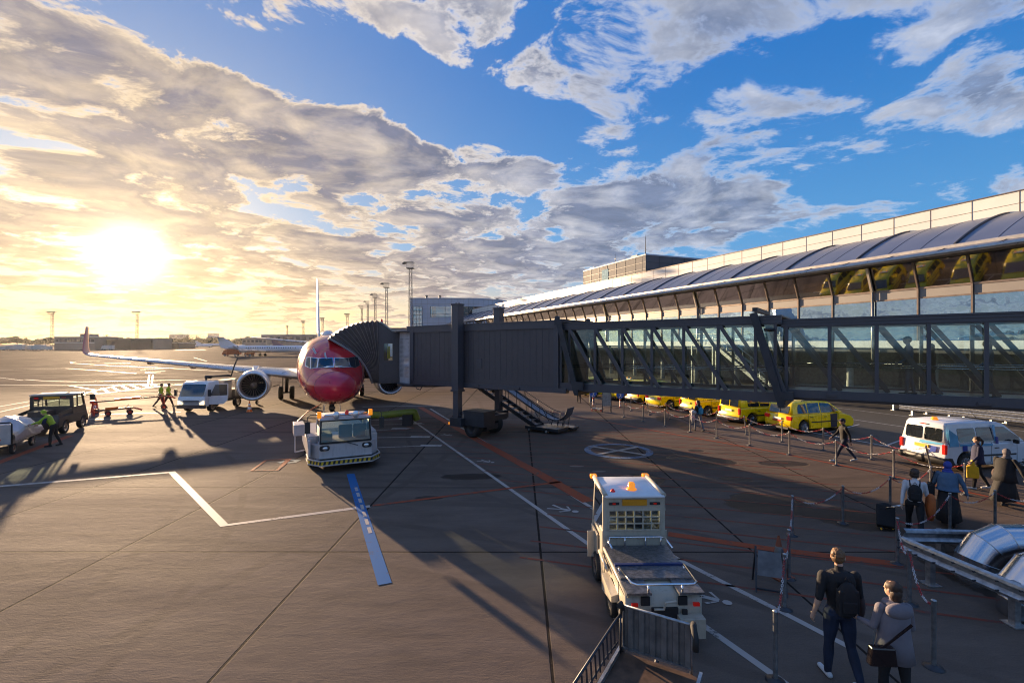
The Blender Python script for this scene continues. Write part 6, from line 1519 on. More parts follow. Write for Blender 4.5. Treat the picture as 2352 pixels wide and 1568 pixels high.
# ---------------------------------------------------------------- people
mat('skin', (.50, .30, .21), .5, var=.06); mat('hair_brown', (.045, .022, .012), .6, var=.3, vs=40); mat('hair_blond', (.13, .065, .025), .6, var=.3, vs=40); mat('hair_black', (.012, .01, .01), .5, var=.2, vs=40)
mat('cloth_black', (.012, .011, .012), .85, var=.25, bump=.3, bs=14); mat('cloth_navy', (.02, .022, .06), .85, var=.2, bump=.3, bs=14); mat('jeans', (.012, .02, .045), .85, var=.3, bump=.3, bs=14); mat('cloth_white', (.55, .52, .52), .8, var=.1, bump=.3, bs=12); mat('coat_grey', (.17, .15, .165), .9, var=.1, bump=.4, bs=14)
mat('denim', (.07, .12, .19), .85, var=.25, bump=.3, bs=14); mat('hivis', (.34, .46, .02), .7, var=.2, bump=.3, bs=12); mat('cloth_brown', (.07, .045, .04), .85, var=.2); mat('cloth_pink', (.4, .2, .22), .8); mat('grey_trouser', (.16, .16, .18), .85, var=.2)
mat('orange_cloth', (.48, .11, .02), .8, var=.15); mat('yellow_bag', (.72, .45, .01), .5, var=.15, bump=.4, bs=12); mat('scarf_blue', (.03, .05, .28), .7, var=.1); mat('scarf_grey', (.12, .10, .11), .8, var=.3, vs=20); mat('bag_blue', (.02, .25, .42), .6); mat('shoe_white', (.55, .55, .55), .6); mat('reflective', (.5, .52, .5), .4)
def person(loc, az, label, H=1.75, mats=('cloth_black', 'jeans', 'cloth_black'), hair='hair_brown', legs=((20, 5), (-18, 22)), arms=((-15, 8, 15), (18, 8, 20)), lean=2, sleeve=1.0, bulk=1.0, hairstyle='short', turn=0, nod=0, vox=.014, skirt=None, coat=None, detail=True, cap=None, fem=False):
    t = thing('person', loc, heading(az), label, 'person')
    s = H / 1.78; S = MB(); segs = []
    def V(x, y, z): return Vector((x, y, z)) * s
    A = R(lean)
    def up(x, y, z): zz = z - .92; return V(x, y * math.cos(A) + zz * math.sin(A), .92 + zz * math.cos(A) - y * math.sin(A))
    top, low, shoe, skin = 0, 1, 2, 3
    def cap_(pts, rr, m, n=10):
        rr = [r * s for r in rr]; S.tube(pts, rr, n); 
        for p, r in zip(pts, rr): S.ell(p, (r, r, r), n, 6)
        for i in range(len(pts) - 1): segs.append((pts[i], pts[i + 1], rr[i], rr[i + 1], m))
    hw = .095 if not fem else .10
    J = []
    for sg, (a, k) in zip((-1, 1), legs):
        hip = V(sg * hw, 0, .90); th = R(a); kn = hip + Vector((sg * .01, math.sin(th) * .43, -math.cos(th) * .43)) * s; sh = R(a - k)
        an = kn + Vector((0, math.sin(sh) * .42, -math.cos(sh) * .42)) * s; J.append((hip, kn, an, sh))
    dz = min(j[2].z for j in J) - .085 * s; off = Vector((0, 0, dz))
    for sg, (hip, kn, an, sh) in zip((-1, 1), J):
        cap_([hip, hip.lerp(kn, .5), kn], [.092 * bulk, .082 * bulk, .062], low); cap_([kn, kn.lerp(an, .35), an], [.060, .060 * bulk, .046], low)
        pitch = sh * .8 if sh < -.1 else 0
        toe = an + Vector((sg * .015, math.cos(pitch) * .17, -.045 + math.sin(pitch) * .14)) * s; heel = an + Vector((0, -.045, -.045)) * s
        cap_([heel, toe], [.040, .036], shoe)
    tw = .155 * bulk; cw = .175 * bulk if not fem else .155 * bulk
    # torso as lofted ellipses
    rings = [(.86, .15, .115, 0), (.93, .165, .125, 0), (1.03, .145, .11, .0), (1.12, .145 * bulk, .11, .0), (1.25, cw, .125, .0), (1.36, cw * 1.03, .12, -.005), (1.43, cw * .9, .10, -.01), (1.475, .10, .07, -.01)]
    vs = []
    for z, a_, b_, yo in rings: vs.append([up(a_ * math.cos(q * math.pi / 9), yo + b_ * bulk * math.sin(q * math.pi / 9), z) for q in range(18)])
    S.loft(vs)
    segs.append((V(0, 0, .84), V(0, 0, .97), .12 * s, .12 * s, low)); segs.append((up(0, 0, 1.03), up(0, 0, 1.42), .14 * s, .14 * s, top))
    segs.append((up(-.1, 0, 1.4), up(.1, 0, 1.4), .09 * s, .09 * s, top)); segs.append((up(-.12, 0, 1.05), up(-.12, 0, 1.35), .05 * s, .05 * s, top)); segs.append((up(.12, 0, 1.05), up(.12, 0, 1.35), .05 * s, .05 * s, top))
    nk = up(0, -.005, 1.45); hd = up(0, .015, 1.64)
    cap_([nk, up(0, .0, 1.55)], [.056, .052], skin)
    hm = Matrix.Translation(hd) @ Matrix.Rotation(-R(turn), 4, 'Z') @ Matrix.Rotation(-R(nod), 4, 'X') @ Matrix.Scale(s, 4)
    for c, r in (((0, 0, .015), (.076, .098, .105)), ((0, .025, -.06), (.052, .062, .055)), ((0, .098, -.015), (.012, .02, .022)), ((-.078, -.005, 0), (.012, .022, .03)), ((.078, -.005, 0), (.012, .022, .03)), ((0, .08, -.055), (.026, .018, .012))): S.ell(c, r, 12, 9, 0, hm)
    segs.append((hd, hd + Vector((0, 0, .001)), .11 * s, .11 * s, skin))
    fing = MB(); wr = []
    for sg, (sw, ab, el) in zip((-1, 1), arms):
        sh = up(sg * (cw + .015), -.005, 1.40); a = R(sw); b_ = R(ab)
        d1 = Vector((sg * math.sin(b_), math.sin(a) * math.cos(b_), -math.cos(a) * math.cos(b_))); elb = sh + d1 * .29 * s
        a2 = R(sw + el); d2 = Vector((sg * math.sin(b_) * .6, math.sin(a2), -math.cos(a2))).normalized(); wri = elb + d2 * .25 * s
        cap_([sh, sh.lerp(elb, .5), elb], [.062 * bulk, .054 * bulk, .046 * bulk], top)
        if sleeve >= 1: cap_([elb, elb.lerp(wri, .4), wri], [.045 * bulk, .043 * bulk, .033], top)
        else: cap_([elb, elb.lerp(wri, .35), wri], [.041, .041, .027], skin)
        pal = wri + d2 * .055 * s; cap_([wri, wri + d2 * .09 * s], [.026, .030], skin)
        # fingers: a palm with five unequal, bent digits
        side = d2.cross(Vector((sg, 0, 0))).normalized(); inn = Vector((-sg, 0, 0))
        base = wri + d2 * .095 * s
        for i, L in enumerate((.068, .075, .070, .055)):
            o = side * (.027 - .018 * i) * s; p0 = base + o; p1 = p0 + (d2 + inn * .25) * L * .5 * s; p2 = p1 + (d2 * .6 + inn * .7) * L * .5 * s
            fing.tube([p0 - d2 * .02 * s, p1, p2], [.010 * s, .009 * s, .0075 * s], 6)
        p0 = wri + d2 * .03 * s + side * .025 * s; fing.tube([p0, p0 + (side * .8 + d2 * .6 + inn * .2) * .04 * s, p0 + (side * .7 + d2 * 1.2 + inn * .5) * .055 * s], [.012 * s, .011 * s, .009 * s], 6)
        wr.append((wri, elb, d2))
    o = S.build('body', ['skin'], weld=False)
    m = o.modifiers.new('r', 'REMESH'); m.mode = 'VOXEL'; m.voxel_size = vox; m2 = o.modifiers.new('s', 'SMOOTH'); m2.factor = .5; m2.iterations = 3
    dg = bpy.context.evaluated_depsgraph_get(); dg.update(); me = bpy.data.meshes.new_from_object(o.evaluated_get(dg)); bpy.data.objects.remove(o)
    bm = bmesh.new(); bm.from_mesh(me)
    fm = fing.mesh('f'); nb = len(bm.faces); bm.from_mesh(fm); bm.faces.ensure_lookup_table()
    for i, f in enumerate(bm.faces):
        f.smooth = True
        if i >= nb: f.material_index = skin; continue
        c = f.calc_center_median(); best = 9; bi = 0
        for a, b_, r0, r1, mi in segs:
            ab = b_ - a; u = max(0, min(1, (c - a).dot(ab) / max(1e-9, ab.length_squared))); dd = (c - a - ab * u).length - (r0 + (r1 - r0) * u)
            if dd < best: best = dd; bi = mi
        f.material_index = bi
        if bi == top and sleeve < 1 and False: pass
    for v in bm.verts: v.co.z -= dz
    me.materials.clear()
    for k in (mats[0], mats[1], mats[2], 'skin'): me.materials.append(MATS[k])
    bm.to_mesh(me); bm.free()
    body = bpy.data.objects.new('body', me); COL.objects.link(body); body.parent = t
    dn = Matrix.Translation((0, 0, -dz)); hmd = dn @ hm
    b = MB(hmd)
    if hairstyle == 'short': b.ell((0, -.012, .040), (.084, .100, .092), 36, 24); b.ell((0, -.035, .0), (.078, .075, .07), 14, 8)
    elif hairstyle == 'long': b.ell((0, -.014, .035), (.088, .102, .095), 16, 10); b.ell((0, -.05, -.05), (.085, .065, .12), 14, 10); b.ell((.02, -.07, -.14), (.06, .045, .10), 12, 8)
    elif hairstyle == 'bob': b.ell((0, -.016, .035), (.096, .108, .098), 36, 24); b.ell((0, -.03, -.03), (.10, .085, .09), 14, 9)
    elif hairstyle == 'pony': b.ell((0, -.014, .035), (.086, .102, .093), 16, 10); b.tube([(0, -.10, .03), (.01, -.14, -.02), (.02, -.13, -.12), (.03, -.10, -.19)], [.03, .035, .03, .008], 8)
    for i_ in range(len(b.v)):
        q_ = b.v[i_]; b.v[i_] = q_ + Vector((mnoise.noise(q_ * 38), mnoise.noise(q_ * 38 + Vector((5, 0, 0))), mnoise.noise(q_ * 30 + Vector((0, 9, 0))))) * .016
    if hairstyle in ('short', 'long', 'bob', 'pony'): b.build('hair', hair, t)
    if hairstyle == 'scarf':
        b.ell((0, -.012, .02), (.098, .112, .118), 16, 10); b.ell((0, -.02, -.10), (.09, .085, .075), 14, 8); b.ell((0, -.03, -.16), (.13, .10, .06), 14, 8); b.build('headscarf', hair, t)
    if cap: b = MB(hmd); b.ell((0, -.005, .055), (.086, .104, .075), 16, 8); b.tube([(-.05, .09, .06), (0, .135, .055), (.05, .09, .06)], .012, 6); b.bb(-.06, .06, .08, .16, .045, .06); b.build('cap', cap, t)
    if detail:
        b = MB(hmd)
        for sg in (-1, 1): b.ell((sg * .03, .088, .008), (.012, .008, .007), 8, 5)
        b.build('eyes', 'cloth_black', t)
    def lo(z, a_, b_, yo=0, w=0, ph=0):
        return [dn @ Vector(((a_ * (1 + w * math.sin(7 * q * math.pi / 12 + ph))) * math.cos(q * math.pi / 12) * s, (yo + b_ * (1 + w * math.cos(5 * q * math.pi / 12 + ph)) * math.sin(q * math.pi / 12)) * s, z * s)) for q in range(24)]
    if skirt:
        b = MB(); sk = abs(legs[0][0] - legs[1][0]) / 100
        b.loft([lo(1.05, .16, .125), lo(.95, .19, .15), lo(.8, .215, .19 + sk * .25, 0, .04), lo(.5, .25, .24 + sk * .5, -.02, .07, 1), lo(.16, .28, .27 + sk * .8, -.04, .09, 1.5)], 0, True, (True, True)); b.build('skirt', skirt, t)
    if coat:
        z0, m_ = coat; b = MB(); q = up(0, 0, 1.40)
        b.loft([[dn @ up(a_ * math.cos(k * math.pi / 12) * 1, b_ * math.sin(k * math.pi / 12), z) for k in range(24)] for z, a_, b_ in ((1.47, .09, .075), (1.42, .17 * bulk, .115 * bulk), (1.3, .19 * bulk, .145 * bulk), (1.1, .185 * bulk, .15 * bulk), (.95, .20 * bulk, .165 * bulk))] + [lo(z0, .235 * bulk, .20 * bulk, 0, .03, 1)], 0, True, (True, True)); b.build('coat', m_, t)
    t['_w'] = 0; del t['_w']
    return t, dn, up, wr, s
def world_of(t, p):
    return Matrix.Translation(t.location) @ Matrix.Rotation(t.rotation_euler[2], 4, 'Z') @ Vector(p)
def worn(t): return Matrix.Translation(t.location) @ Matrix.Rotation(t.rotation_euler[2], 4, 'Z')
def backpack(t, dn, up, s, m_, lab, w=.15, h=.46, z=1.17, d=.16):
    mt = worn(t) @ dn; b = MB(mt); c = up(0, -.13 - d / 2, z)
    b.ell(c, (w * s, d * .62 * s, h / 2 * s), 14, 10); b.bb(c.x - w * .85 * s, c.x + w * .85 * s, c.y - d * .45 * s, c.y + d * .45 * s, c.z - h * .42 * s, c.z + h * .30 * s)
    o = b.build('backpack', m_, bevel=.03); tag(o, lab, 'backpack')
    b = MB(mt)
    for sg in (-1, 1): b.tube([up(sg * .09, -.14, z + .16), up(sg * .10, -.05, 1.47), up(sg * .10, .10, 1.42), up(sg * .12, .13, 1.2), up(sg * .13, .02, 1.05), up(sg * .10, -.14, z - .16)], .016 * s, 6)
    q = up(0, -.17, z + h * .5); b.tube([q + Vector((-.03, 0, 0)), q + Vector((0, 0, .05)), q + Vector((.03, 0, 0))], .008, 5)
    b.build('straps', m_, o)
    b = MB(mt); c2 = up(0, -.15 - d, z - .06); b.bb(c2.x - w * .6 * s, c2.x + w * .6 * s, c2.y, c2.y + .04, c2.z - .09, c2.z + .07); b.build('front_pocket', m_, o, bevel=.015)
    return o
# man in black and woman in light coat walking away, foreground
t, dn, up, wr, s = person((4.66, 6.8, 0), R(5), 'man in black T-shirt and dark jeans walking away with a black backpack', 1.85, ('cloth_black', 'jeans', 'shoe_white'), 'hair_blond', ((7, 3), (-10, 22)), ((-8, 14, 22), (8, 14, 40)), 1, .5, 1.12, 'short', 35, 0, .009)
backpack(t, dn, up, s, 'cloth_black', 'black backpack worn by the man in the black T-shirt', .15, .48, 1.16, .12)
b = MB(worn(t) @ dn); q = up(.31, .12, .98); b.ell(q, (.07, .14, .24), 12, 8); tag(b.build('carried_jacket', 'cloth_brown'), 'dark brown jacket hanging over the right arm of the man in black', 'jacket')
t, dn, up, wr, s = person((4.98, 6.22, 0), R(4), 'woman in light grey hooded coat walking away at lower right', 1.68, ('coat_grey', 'cloth_black', 'cloth_black'), 'hair_brown', ((6, 4), (-6, 12)), ((6, 14, 75), (4, 14, 80)), 2, 1, 1.05, 'long', -25, -4, .009, coat=(.72, 'coat_grey'), fem=True)
b = MB(dn); b.ell(up(0, -.11, 1.40), (.17, .08, .10), 16, 10); b.ell(up(0, .0, 1.46), (.13, .12, .045), 16, 8); b.build('hood', 'coat_grey', t)
b = MB(worn(t) @ dn); b.prism([(-.17, -.12), (.17, -.12), (.14, .12), (-.14, .12)], .10, 0, lambda a, c, q: (-.27 + a, -.22 + q, .80 + c)); bg = b.build('handbag', mat('leather', (.02, .01, .01), .25, coat=.5), bevel=.02); tag(bg, 'shiny dark handbag hanging at the left hip of the woman in the light coat', 'handbag')
b = MB(worn(t) @ dn); b.bar((-.30, -.20, .90), (.07, -.205, 1.22), .035, .01, 0, (0, 1, 0)); b.bar((-.36, -.15, .9), (-.30, -.1, 1.1), .015); b.build('strap', 'leather', bg)
# white shirt with backpack, pulling a suitcase
t, dn, up, wr, s = person((9.95, 11.8, 0), R(38), 'woman in white shirt and black trousers striding away with a dark backpack', 1.74, ('cloth_white', 'cloth_black', 'cloth_black'), 'hair_brown', ((26, 4), (-22, 8)), ((-22, 10, 5), (10, 12, 40)), 4, 1, 1.06, 'bob', 15, 0, .012, fem=True)
backpack(t, dn, up, s, 'cloth_black', 'dark backpack worn by the woman in the white shirt', .15, .44, 1.18, .14)
b = MB(); c = at(2035, 1216); b.mt = Matrix.Translation(c) @ Matrix.Rotation(R(-35), 4, 'Z') @ Matrix.Rotation(R(-28), 4, 'X')
b.bb(-.20, .20, -.13, .13, .06, .62); b.ell((0, 0, .56), (.19, .14, .12), 14, 8); sc = b.build('suitcase', 'cloth_black', bevel=.04); tag(sc, 'black wheeled suitcase pulled by the woman in the white shirt', 'suitcase')
hnd = world_of(t, dn @ wr[0][0])
b = MB(); 
for dx in (-.07, .07): b.tube([c + Vector((dx, .10, .5)), hnd + Vector((dx, 0, -.06))], .010, 6)
b.tube([hnd + Vector((-.07, 0, -.06)), hnd + Vector((.07, 0, -.06))], .014, 6); b.build('handle', 'chrome', sc)
for dx in (-.15, .15):
    b = MB(); wheel(b, c + Vector((dx, -.05, .05)), (1, .3, 0), .05, .03, n=12); b.build('wheel', ['black_rubber', 'plate_yellow'], sc)
b = MB(worn(t) @ dn)
rg = []
for z, a_, b_ in ((1.14, .05, .10), (1.05, .09, .14), (.85, .10, .17), (.65, .08, .14), (.52, .05, .10)): rg.append([Vector((.30 + a_ * math.cos(q * .524) * (1 + .15 * math.sin(q * 2.5)), .05 + b_ * math.sin(q * .524), z)) for q in range(12)])
b.loft(rg); tag(b.build('orange_jacket', 'orange_cloth'), 'orange jacket carried at the side between the two walking women', 'jacket')
# denim jacket and headscarf
t, dn, up, wr, s = person((11.5, 12.6, 0), R(40), 'woman in blue headscarf, denim jacket and long black skirt walking away', 1.66, ('denim', 'cloth_black', 'cloth_black'), 'scarf_blue', ((12, 4), (-12, 10)), ((15, 16, 30), (-6, 26, 12)), 4, 1, 1.22, 'scarf', 10, 0, .012, skirt='cloth_black', coat=(.98, 'denim'), fem=True)
b = MB(worn(t) @ dn); b.bb(-.42, -.26, -.12, .18, .70, 1.02); hb = b.build('shoulder_bag', 'cloth_black', bevel=.04); tag(hb, 'black shoulder bag between the white shirt and the denim jacket', 'bag')
b = MB(worn(t) @ dn); b.tube([(-.34, -.1, 1.0), (-.26, .0, 1.36), (-.34, .14, 1.0)], .012, 6); b.build('strap', 'cloth_black', hb)
# navy jumper with yellow bag
t, dn, up, wr, s = person((15.3, 15.7, 0), R(-60), 'woman in navy jumper carrying a yellow plastic bag beside the white van', 1.72, ('cloth_navy', 'cloth_black', 'shoe_white'), 'hair_brown', ((10, 4), (-14, 14)), ((10, 14, 30), (-10, 14, 30)), 0, 1, 1.05, 'pony', 15, 0, .014, coat=(.85, 'cloth_navy'), fem=True)
b = MB(worn(t) @ dn); b.prism([(-.16, -.24), (.15, -.26), (.17, .12), (.06, .16), (.03, .34), (-.03, .34), (-.06, .16), (-.15, .12)], .12, 0, lambda a, c, q: (-.30 + q, .18 + a, .62 + c)); tag(b.build('plastic_bag', 'yellow_bag', bevel=.03), 'bright yellow plastic bag in the hand of the woman in navy', 'bag')
# black robe at the right edge
t, dn, up, wr, s = person((14.6, 14.15, 0), R(75), 'woman in grey patterned headscarf and wide black robe at the right edge', 1.66, ('cloth_black', 'cloth_black', 'cloth_black'), 'scarf_grey', ((12, 4), (-14, 10)), ((18, 14, 50), (-10, 40, 10)), 4, 1, 1.35, 'scarf', -60, 0, .014, skirt='cloth_black', coat=(.75, 'cloth_black'), fem=True)
b = MB(worn(t) @ dn); b.ell((-.25, .10, .85), (.10, .16, .17), 12, 8); tag(b.build('patterned_bag', 'cloth_brown'), 'brown bag held by the woman in the black robe', 'bag')
# man with cap
t, dn, up, wr, s = person((13.45, 19.35, 0), R(-78), 'man in dark cap, black jumper and jeans striding left past the taxis', 1.80, ('cloth_black', 'jeans', 'shoe_white'), 'hair_black', ((28, 6), (-26, 12)), ((-24, 6, 15), (26, 6, 20)), 3, 1, 1.08, 'short', 0, 8, .014, cap='cloth_navy')
# woman with blue backpack
t, dn, up, wr, s = person((10.15, 26.0, 0), R(-20), 'woman with long dark hair and a bright blue backpack carrying a pale jacket', 1.68, ('cloth_black', 'grey_trouser', 'cloth_black'), 'hair_black', ((14, 4), (-14, 14)), ((10, 12, 70), (10, 12, 60)), 2, 1, 1.0, 'long', -30, 10, .016, fem=True, detail=False)
backpack(t, dn, up, s, 'bag_blue', 'bright blue backpack on the dark haired woman by the taxis', .15, .42, 1.16, .16)
b = MB(worn(t) @ dn); b.ell((-.22, .12, 1.0), (.16, .16, .14), 12, 8); b.ell((-.24, .16, .72), (.12, .14, .26), 12, 8); tag(b.build('pale_jacket', 'cloth_white'), 'pale jacket hanging from the arm of the woman with the blue backpack', 'jacket')
# person with suitcase at the far end
t, dn, up, wr, s = person((5.35, 38.2, 0), R(10), 'person in pink top and black trousers at the far end of the walkway', 1.7, ('cloth_pink', 'cloth_black', 'cloth_black'), 'hair_brown', ((10, 4), (-8, 8)), ((0, 10, 10), (-8, 10, 10)), 0, 1, 1.0, 'short', 0, 0, .02, detail=False)
b = MB(Matrix.Translation((6.35, 38.0, 0)) @ Matrix.Rotation(R(-15), 4, 'X')); b.bb(-.18, .18, -.12, .12, .05, .6); b.tube([(-.1, 0, .6), (-.1, 0, 1.0), (.1, 0, 1.0), (.1, 0, .6)], .012, 5); tag(b.build('suitcase', 'cloth_black', bevel=.02), 'small black suitcase standing beside the person at the far end', 'suitcase')
# apron workers
t, dn, up, wr, s = person((-21.3, 22.2, 0), R(-118), 'apron worker in yellow green vest bending over the silver sheet', 1.78, ('hivis', 'cloth_black', 'cloth_black'), 'hivis', ((12, 10), (-8, 14)), ((50, 8, 20), (35, 8, 30)), 28, 1, 1.15, 'short', -10, 20, .016, detail=False)
b = MB(dn)
for sg in (-1, 1): b.tube([up(sg * .21, -.005, 1.40), up(sg * .24, .1, 1.28), up(sg * .25, .18, 1.18)], .07, 8)
b.build('sleeves', 'cloth_navy', t)
b = MB(worn(t) @ dn); q = up(0, .02, 1.64)
for sg in (-1, 1): b.ell((q.x + sg * .085, q.y, q.z), (.03, .04, .045), 10, 6)
b.tube([(q.x - .09, q.y, q.z), (q.x - .07, q.y, q.z + .1), (q.x, q.y, q.z + .13), (q.x + .07, q.y, q.z + .1), (q.x + .09, q.y, q.z)], .012, 6); tag(b.build('ear_defenders', 'hivis'), 'green ear defenders on the bending apron worker', 'ear defenders')
W2 = []
for i, (dx, dy, lab, lg) in enumerate(((369, 936, 'left one of two apron workers in yellow green jackets beside the towbar', ((-26, 10), (18, 4))), (386, 934, 'right one of two apron workers in yellow green jackets beside the towbar', ((24, 6), (-20, 14))))):
    p = at(dx, dy)
    t, dn, up, wr, s = person(p, R(60), lab, 1.80, ('hivis', 'cloth_brown', 'cloth_black'), 'hair_black', lg, ((-10, 8, 20), (12, 8, 25)), 4, 1, 1.2, 'short', 20, 0, .018, detail=False)
    b = MB(dn)
    for (hip, kn, an) in ():
        pass
    b.loft([[up(.17 * math.cos(q * .524), .125 * math.sin(q * .524) * 1.15, z) * 1.0 for q in range(12)] for z in (1.00, 1.05)], 0, True); b.loft([[up(.185 * math.cos(q * .524), .14 * math.sin(q * .524) * 1.15, z) for q in range(12)] for z in (1.12, 1.16)], 0, True)
    b.build('reflective_band', 'reflective', t)
# figures added inside the glazed bridge, standing in for reflections in its panes
JM = Matrix.Translation((-2.6, 24.8, 0)) @ Matrix.Rotation(JA, 4, 'Z')
for lx, ly, lab, kw in ((17.95, .95, 'man in cap and blue shirt added inside the glazed bridge for a pane reflection', dict(mats=('denim', 'grey_trouser', 'cloth_black'), cap='cloth_brown', H=1.82)), (18.55, 1.5, 'dark dressed person behind the man in the cap, added for a pane reflection', dict(mats=('cloth_black', 'cloth_black', 'cloth_black'), H=1.6, hairstyle='long')),
                    (19.75, .95, 'long haired woman in pale top added at the right of the bridge for a pane reflection', dict(mats=('denim', 'grey_trouser', 'cloth_black'), H=1.72, hairstyle='long', fem=True))):
    p = JM @ Vector((lx, ly, 0)); p.z = 3.16; person(p, R(-54), lab, legs=((6, 4), (-6, 6)), arms=((10, 8, 40), (4, 8, 20)), vox=.018, detail=False, **kw)
# ---------------------------------------------------------------- far apron
mat('far_wall', (.22, .20, .18), .7, var=.15, vs=.1); mat('far_dark', (.08, .075, .07), .7, var=.2, vs=.1); mat('far_white', (.5, .5, .48), .5, var=.1); mat('tower_block', (.30, .29, .28), .7, var=.1, vs=.05); mat('mast_steel', (.10, .09, .085), .5, metal=.5)
def far(dx, Y): return Vector(((dx - 1176) / F * Y, Y, 0))
# floodlight masts
def mast(dx, ytop, H, kind, lab):
    Y = (H - CAMH) * F / (787 - ytop); p = far(dx, Y); t = thing('floodlight_mast', p, 0, lab, 'light mast', 'floodlight masts across the airfield')
    w = .5 if kind == 0 else .75; b = MB(); n = int(H / (2.2 if Y < 260 else 4)); th = .05 + Y * .00022
    cs = [(w, w), (-w, w), (-w, -w), (w, -w)]
    for x, y in cs: b.bar((x, y, 0), (x * .7, y * .7, H), th, th)
    for k in range(n):
        z0, z1 = H * k / n, H * (k + 1) / n; q = 1 - .3 * k / n
        for i in range(4):
            a, c = cs[i], cs[(i + 1) % 4]; b.bar((a[0] * q, a[1] * q, z0), (c[0] * q, c[1] * q, z1), th * .6, th * .6)
            b.bar((a[0] * q, a[1] * q, z0), (c[0] * q, c[1] * q, z0), th * .6, th * .6)
    b.build('lattice', 'mast_steel', t)
    b = MB(); 
    if kind == 0:
        b.bb(-1, 1, -1, 1, H, H + .12)
        for k in range(9): x = -1 + k * .24; b.bb(x, x + .06, -1, -.95, H, H + 1.7)
        b.bb(-1, 1, -1, -.95, H + 1.6, H + 1.72); b.bb(-1, 1, .95, 1, H + 1.6, H + 1.72); b.bb(-1, -.95, -1, 1, H + 1.6, H + 1.72); b.bb(.95, 1, -1, 1, H + .8, H + .92)
        b.build('platform', 'mast_steel', t)
        b = MB()
        for k in range(4): b.box((-1.4 - (k % 2) * .5, -.7 + k * .45, H + 1.6 - (k % 2) * .2), (.7, .4, .28))
        b.bar((-.9, 0, H + 1.1), (-2.2, 0, H + 1.5), .1); b.build('floodlight', 'mast_steel', t)
    else:
        W_ = 3.0 if H > 26 else 1.7
        b.bb(-W_, W_, -1.2, 1.2, H - .1, H + .15); b.bb(-W_ * .75, W_ * .75, -1, 1, H - 1.6, H - 1.45)
        for k in range(7): b.bar((-W_ + k * W_ / 3, -1.2, H), (-W_ * .75 + k * W_ * .25, -1, H - 1.5), .12)
        b.build('platform', 'mast_steel', t)
        b = MB()
        for k in range(8): b.box(((-3.2 + k * .9) * W_ / 3, -1.3, H + .3), (.5, .5, .35))
        b.build('floodlight', 'mast_steel', t)
for a in ((943, 617, 25, 0, 'tallest looking floodlight mast in front of the curved office building'), (888, 661, 25, 0, 'floodlight mast next left of the tallest looking one'), (862, 684, 25, 0, 'floodlight mast third from the curved office building'), (845, 699, 25, 0, 'floodlight mast fourth from the curved office building'),
          (831, 709, 25, 0, 'floodlight mast fifth from the curved office building above the bellows'), (798, 722, 25, 1, 'slim floodlight mast between the tail fin and the bellows'), (741, 731, 25, 1, 'slim floodlight mast just right of the tail fin'), (697, 738, 25, 1, 'slim floodlight mast left of the tail fin'), (660, 748, 25, 1, 'smallest floodlight mast above the parked white jet'),
          (120, 717, 28, 1, 'floodlight mast at the far left above the pale office building'), (315, 717, 28, 1, 'floodlight mast under the sun glow behind the winglet')): mast(*a)
# terminal finger behind the drum and low green roofed hall
def hall(dx0, dx1, Y, H, m_, lab, roof='far_white', depth=20, name='airport_building', wins=0, band=None):
    a, b_ = far(dx0, Y), far(dx1, Y); w = b_.x - a.x; t = thing(name, a, 0, lab, 'building')
    b = MB(); b.bb(0, w, 0, depth, 0, H); b.build('wall', m_, t)
    b = MB(); b.bb(-.4, w + .4, -.4, depth + .4, H, H + .5); b.build('roof', roof, t)
    for k in range(wins):
        x = w * (k + .3) / wins; b = MB(); b.bb(x, x + w / wins * .6, -.12, 0, H * .62, H * .85); b.build('window', 'window_dark', t)
    if band: b = MB(); b.bb(0, w, -.3, 0, H * band[0], H * band[1]); b.build('band', 'far_white', t)
    return t
t = hall(125, 217, 330, 8.6, 'far_wall', 'pale two storey office building behind the winglet at far left', wins=9, band=(.52, .60)); b = MB(); b.bb(15, 22, 3, 10, 9, 11); b.build('roof_hut', 'far_wall', t)
hall(225, 300, 340, 6.5, 'far_dark', 'dark low building right of the winglet', 'far_dark'); hall(268, 352, 360, 7.6, 'far_wall', 'grey flat roofed hall under the sun glow', 'far_wall', wins=4); hall(340, 410, 380, 4.6, 'far_dark', 'low dark sloping hangar next to the grass strip', 'far_white')
hall(556, 612, 420, 8.5, 'far_wall', 'hazy terminal pier behind the white parked jet', 'far_white', wins=6); hall(600, 720, 440, 12, 'far_wall', 'large hazy hangar behind the purple tail fin', 'far_white', wins=8); hall(860, 950, 170, 9.6, 'white_panel', 'low flat hall between the masts and the curved office building', 'far_dark', wins=3)
for dx, h, w, lab in ((392, 27, 17, 'leftmost of three distant tower blocks on the horizon'), (410, 27, 20, 'middle one of three distant tower blocks on the horizon'), (480, 29, 21, 'right hand one of three distant tower blocks on the horizon')):
    Y = 1300; p = far(dx - 3.5, Y); t = thing('tower_block', p, 0, lab, 'tower block'); b = MB(); b.bb(0, w * .9, 0, w, 0, h); b.build('wall', 'tower_block', t)
    b = MB(); b.bb(-.3, w * .9 + .3, -.3, w + .3, h, h + .8); b.build('roof', 'far_dark', t)
    for k in range(6):
        b = MB(); b.bb(.5, w * .9 - .5, -.2, 0, 5 + k * 3.6, 6.6 + k * 3.6); b.build('window', 'window_dark', t)
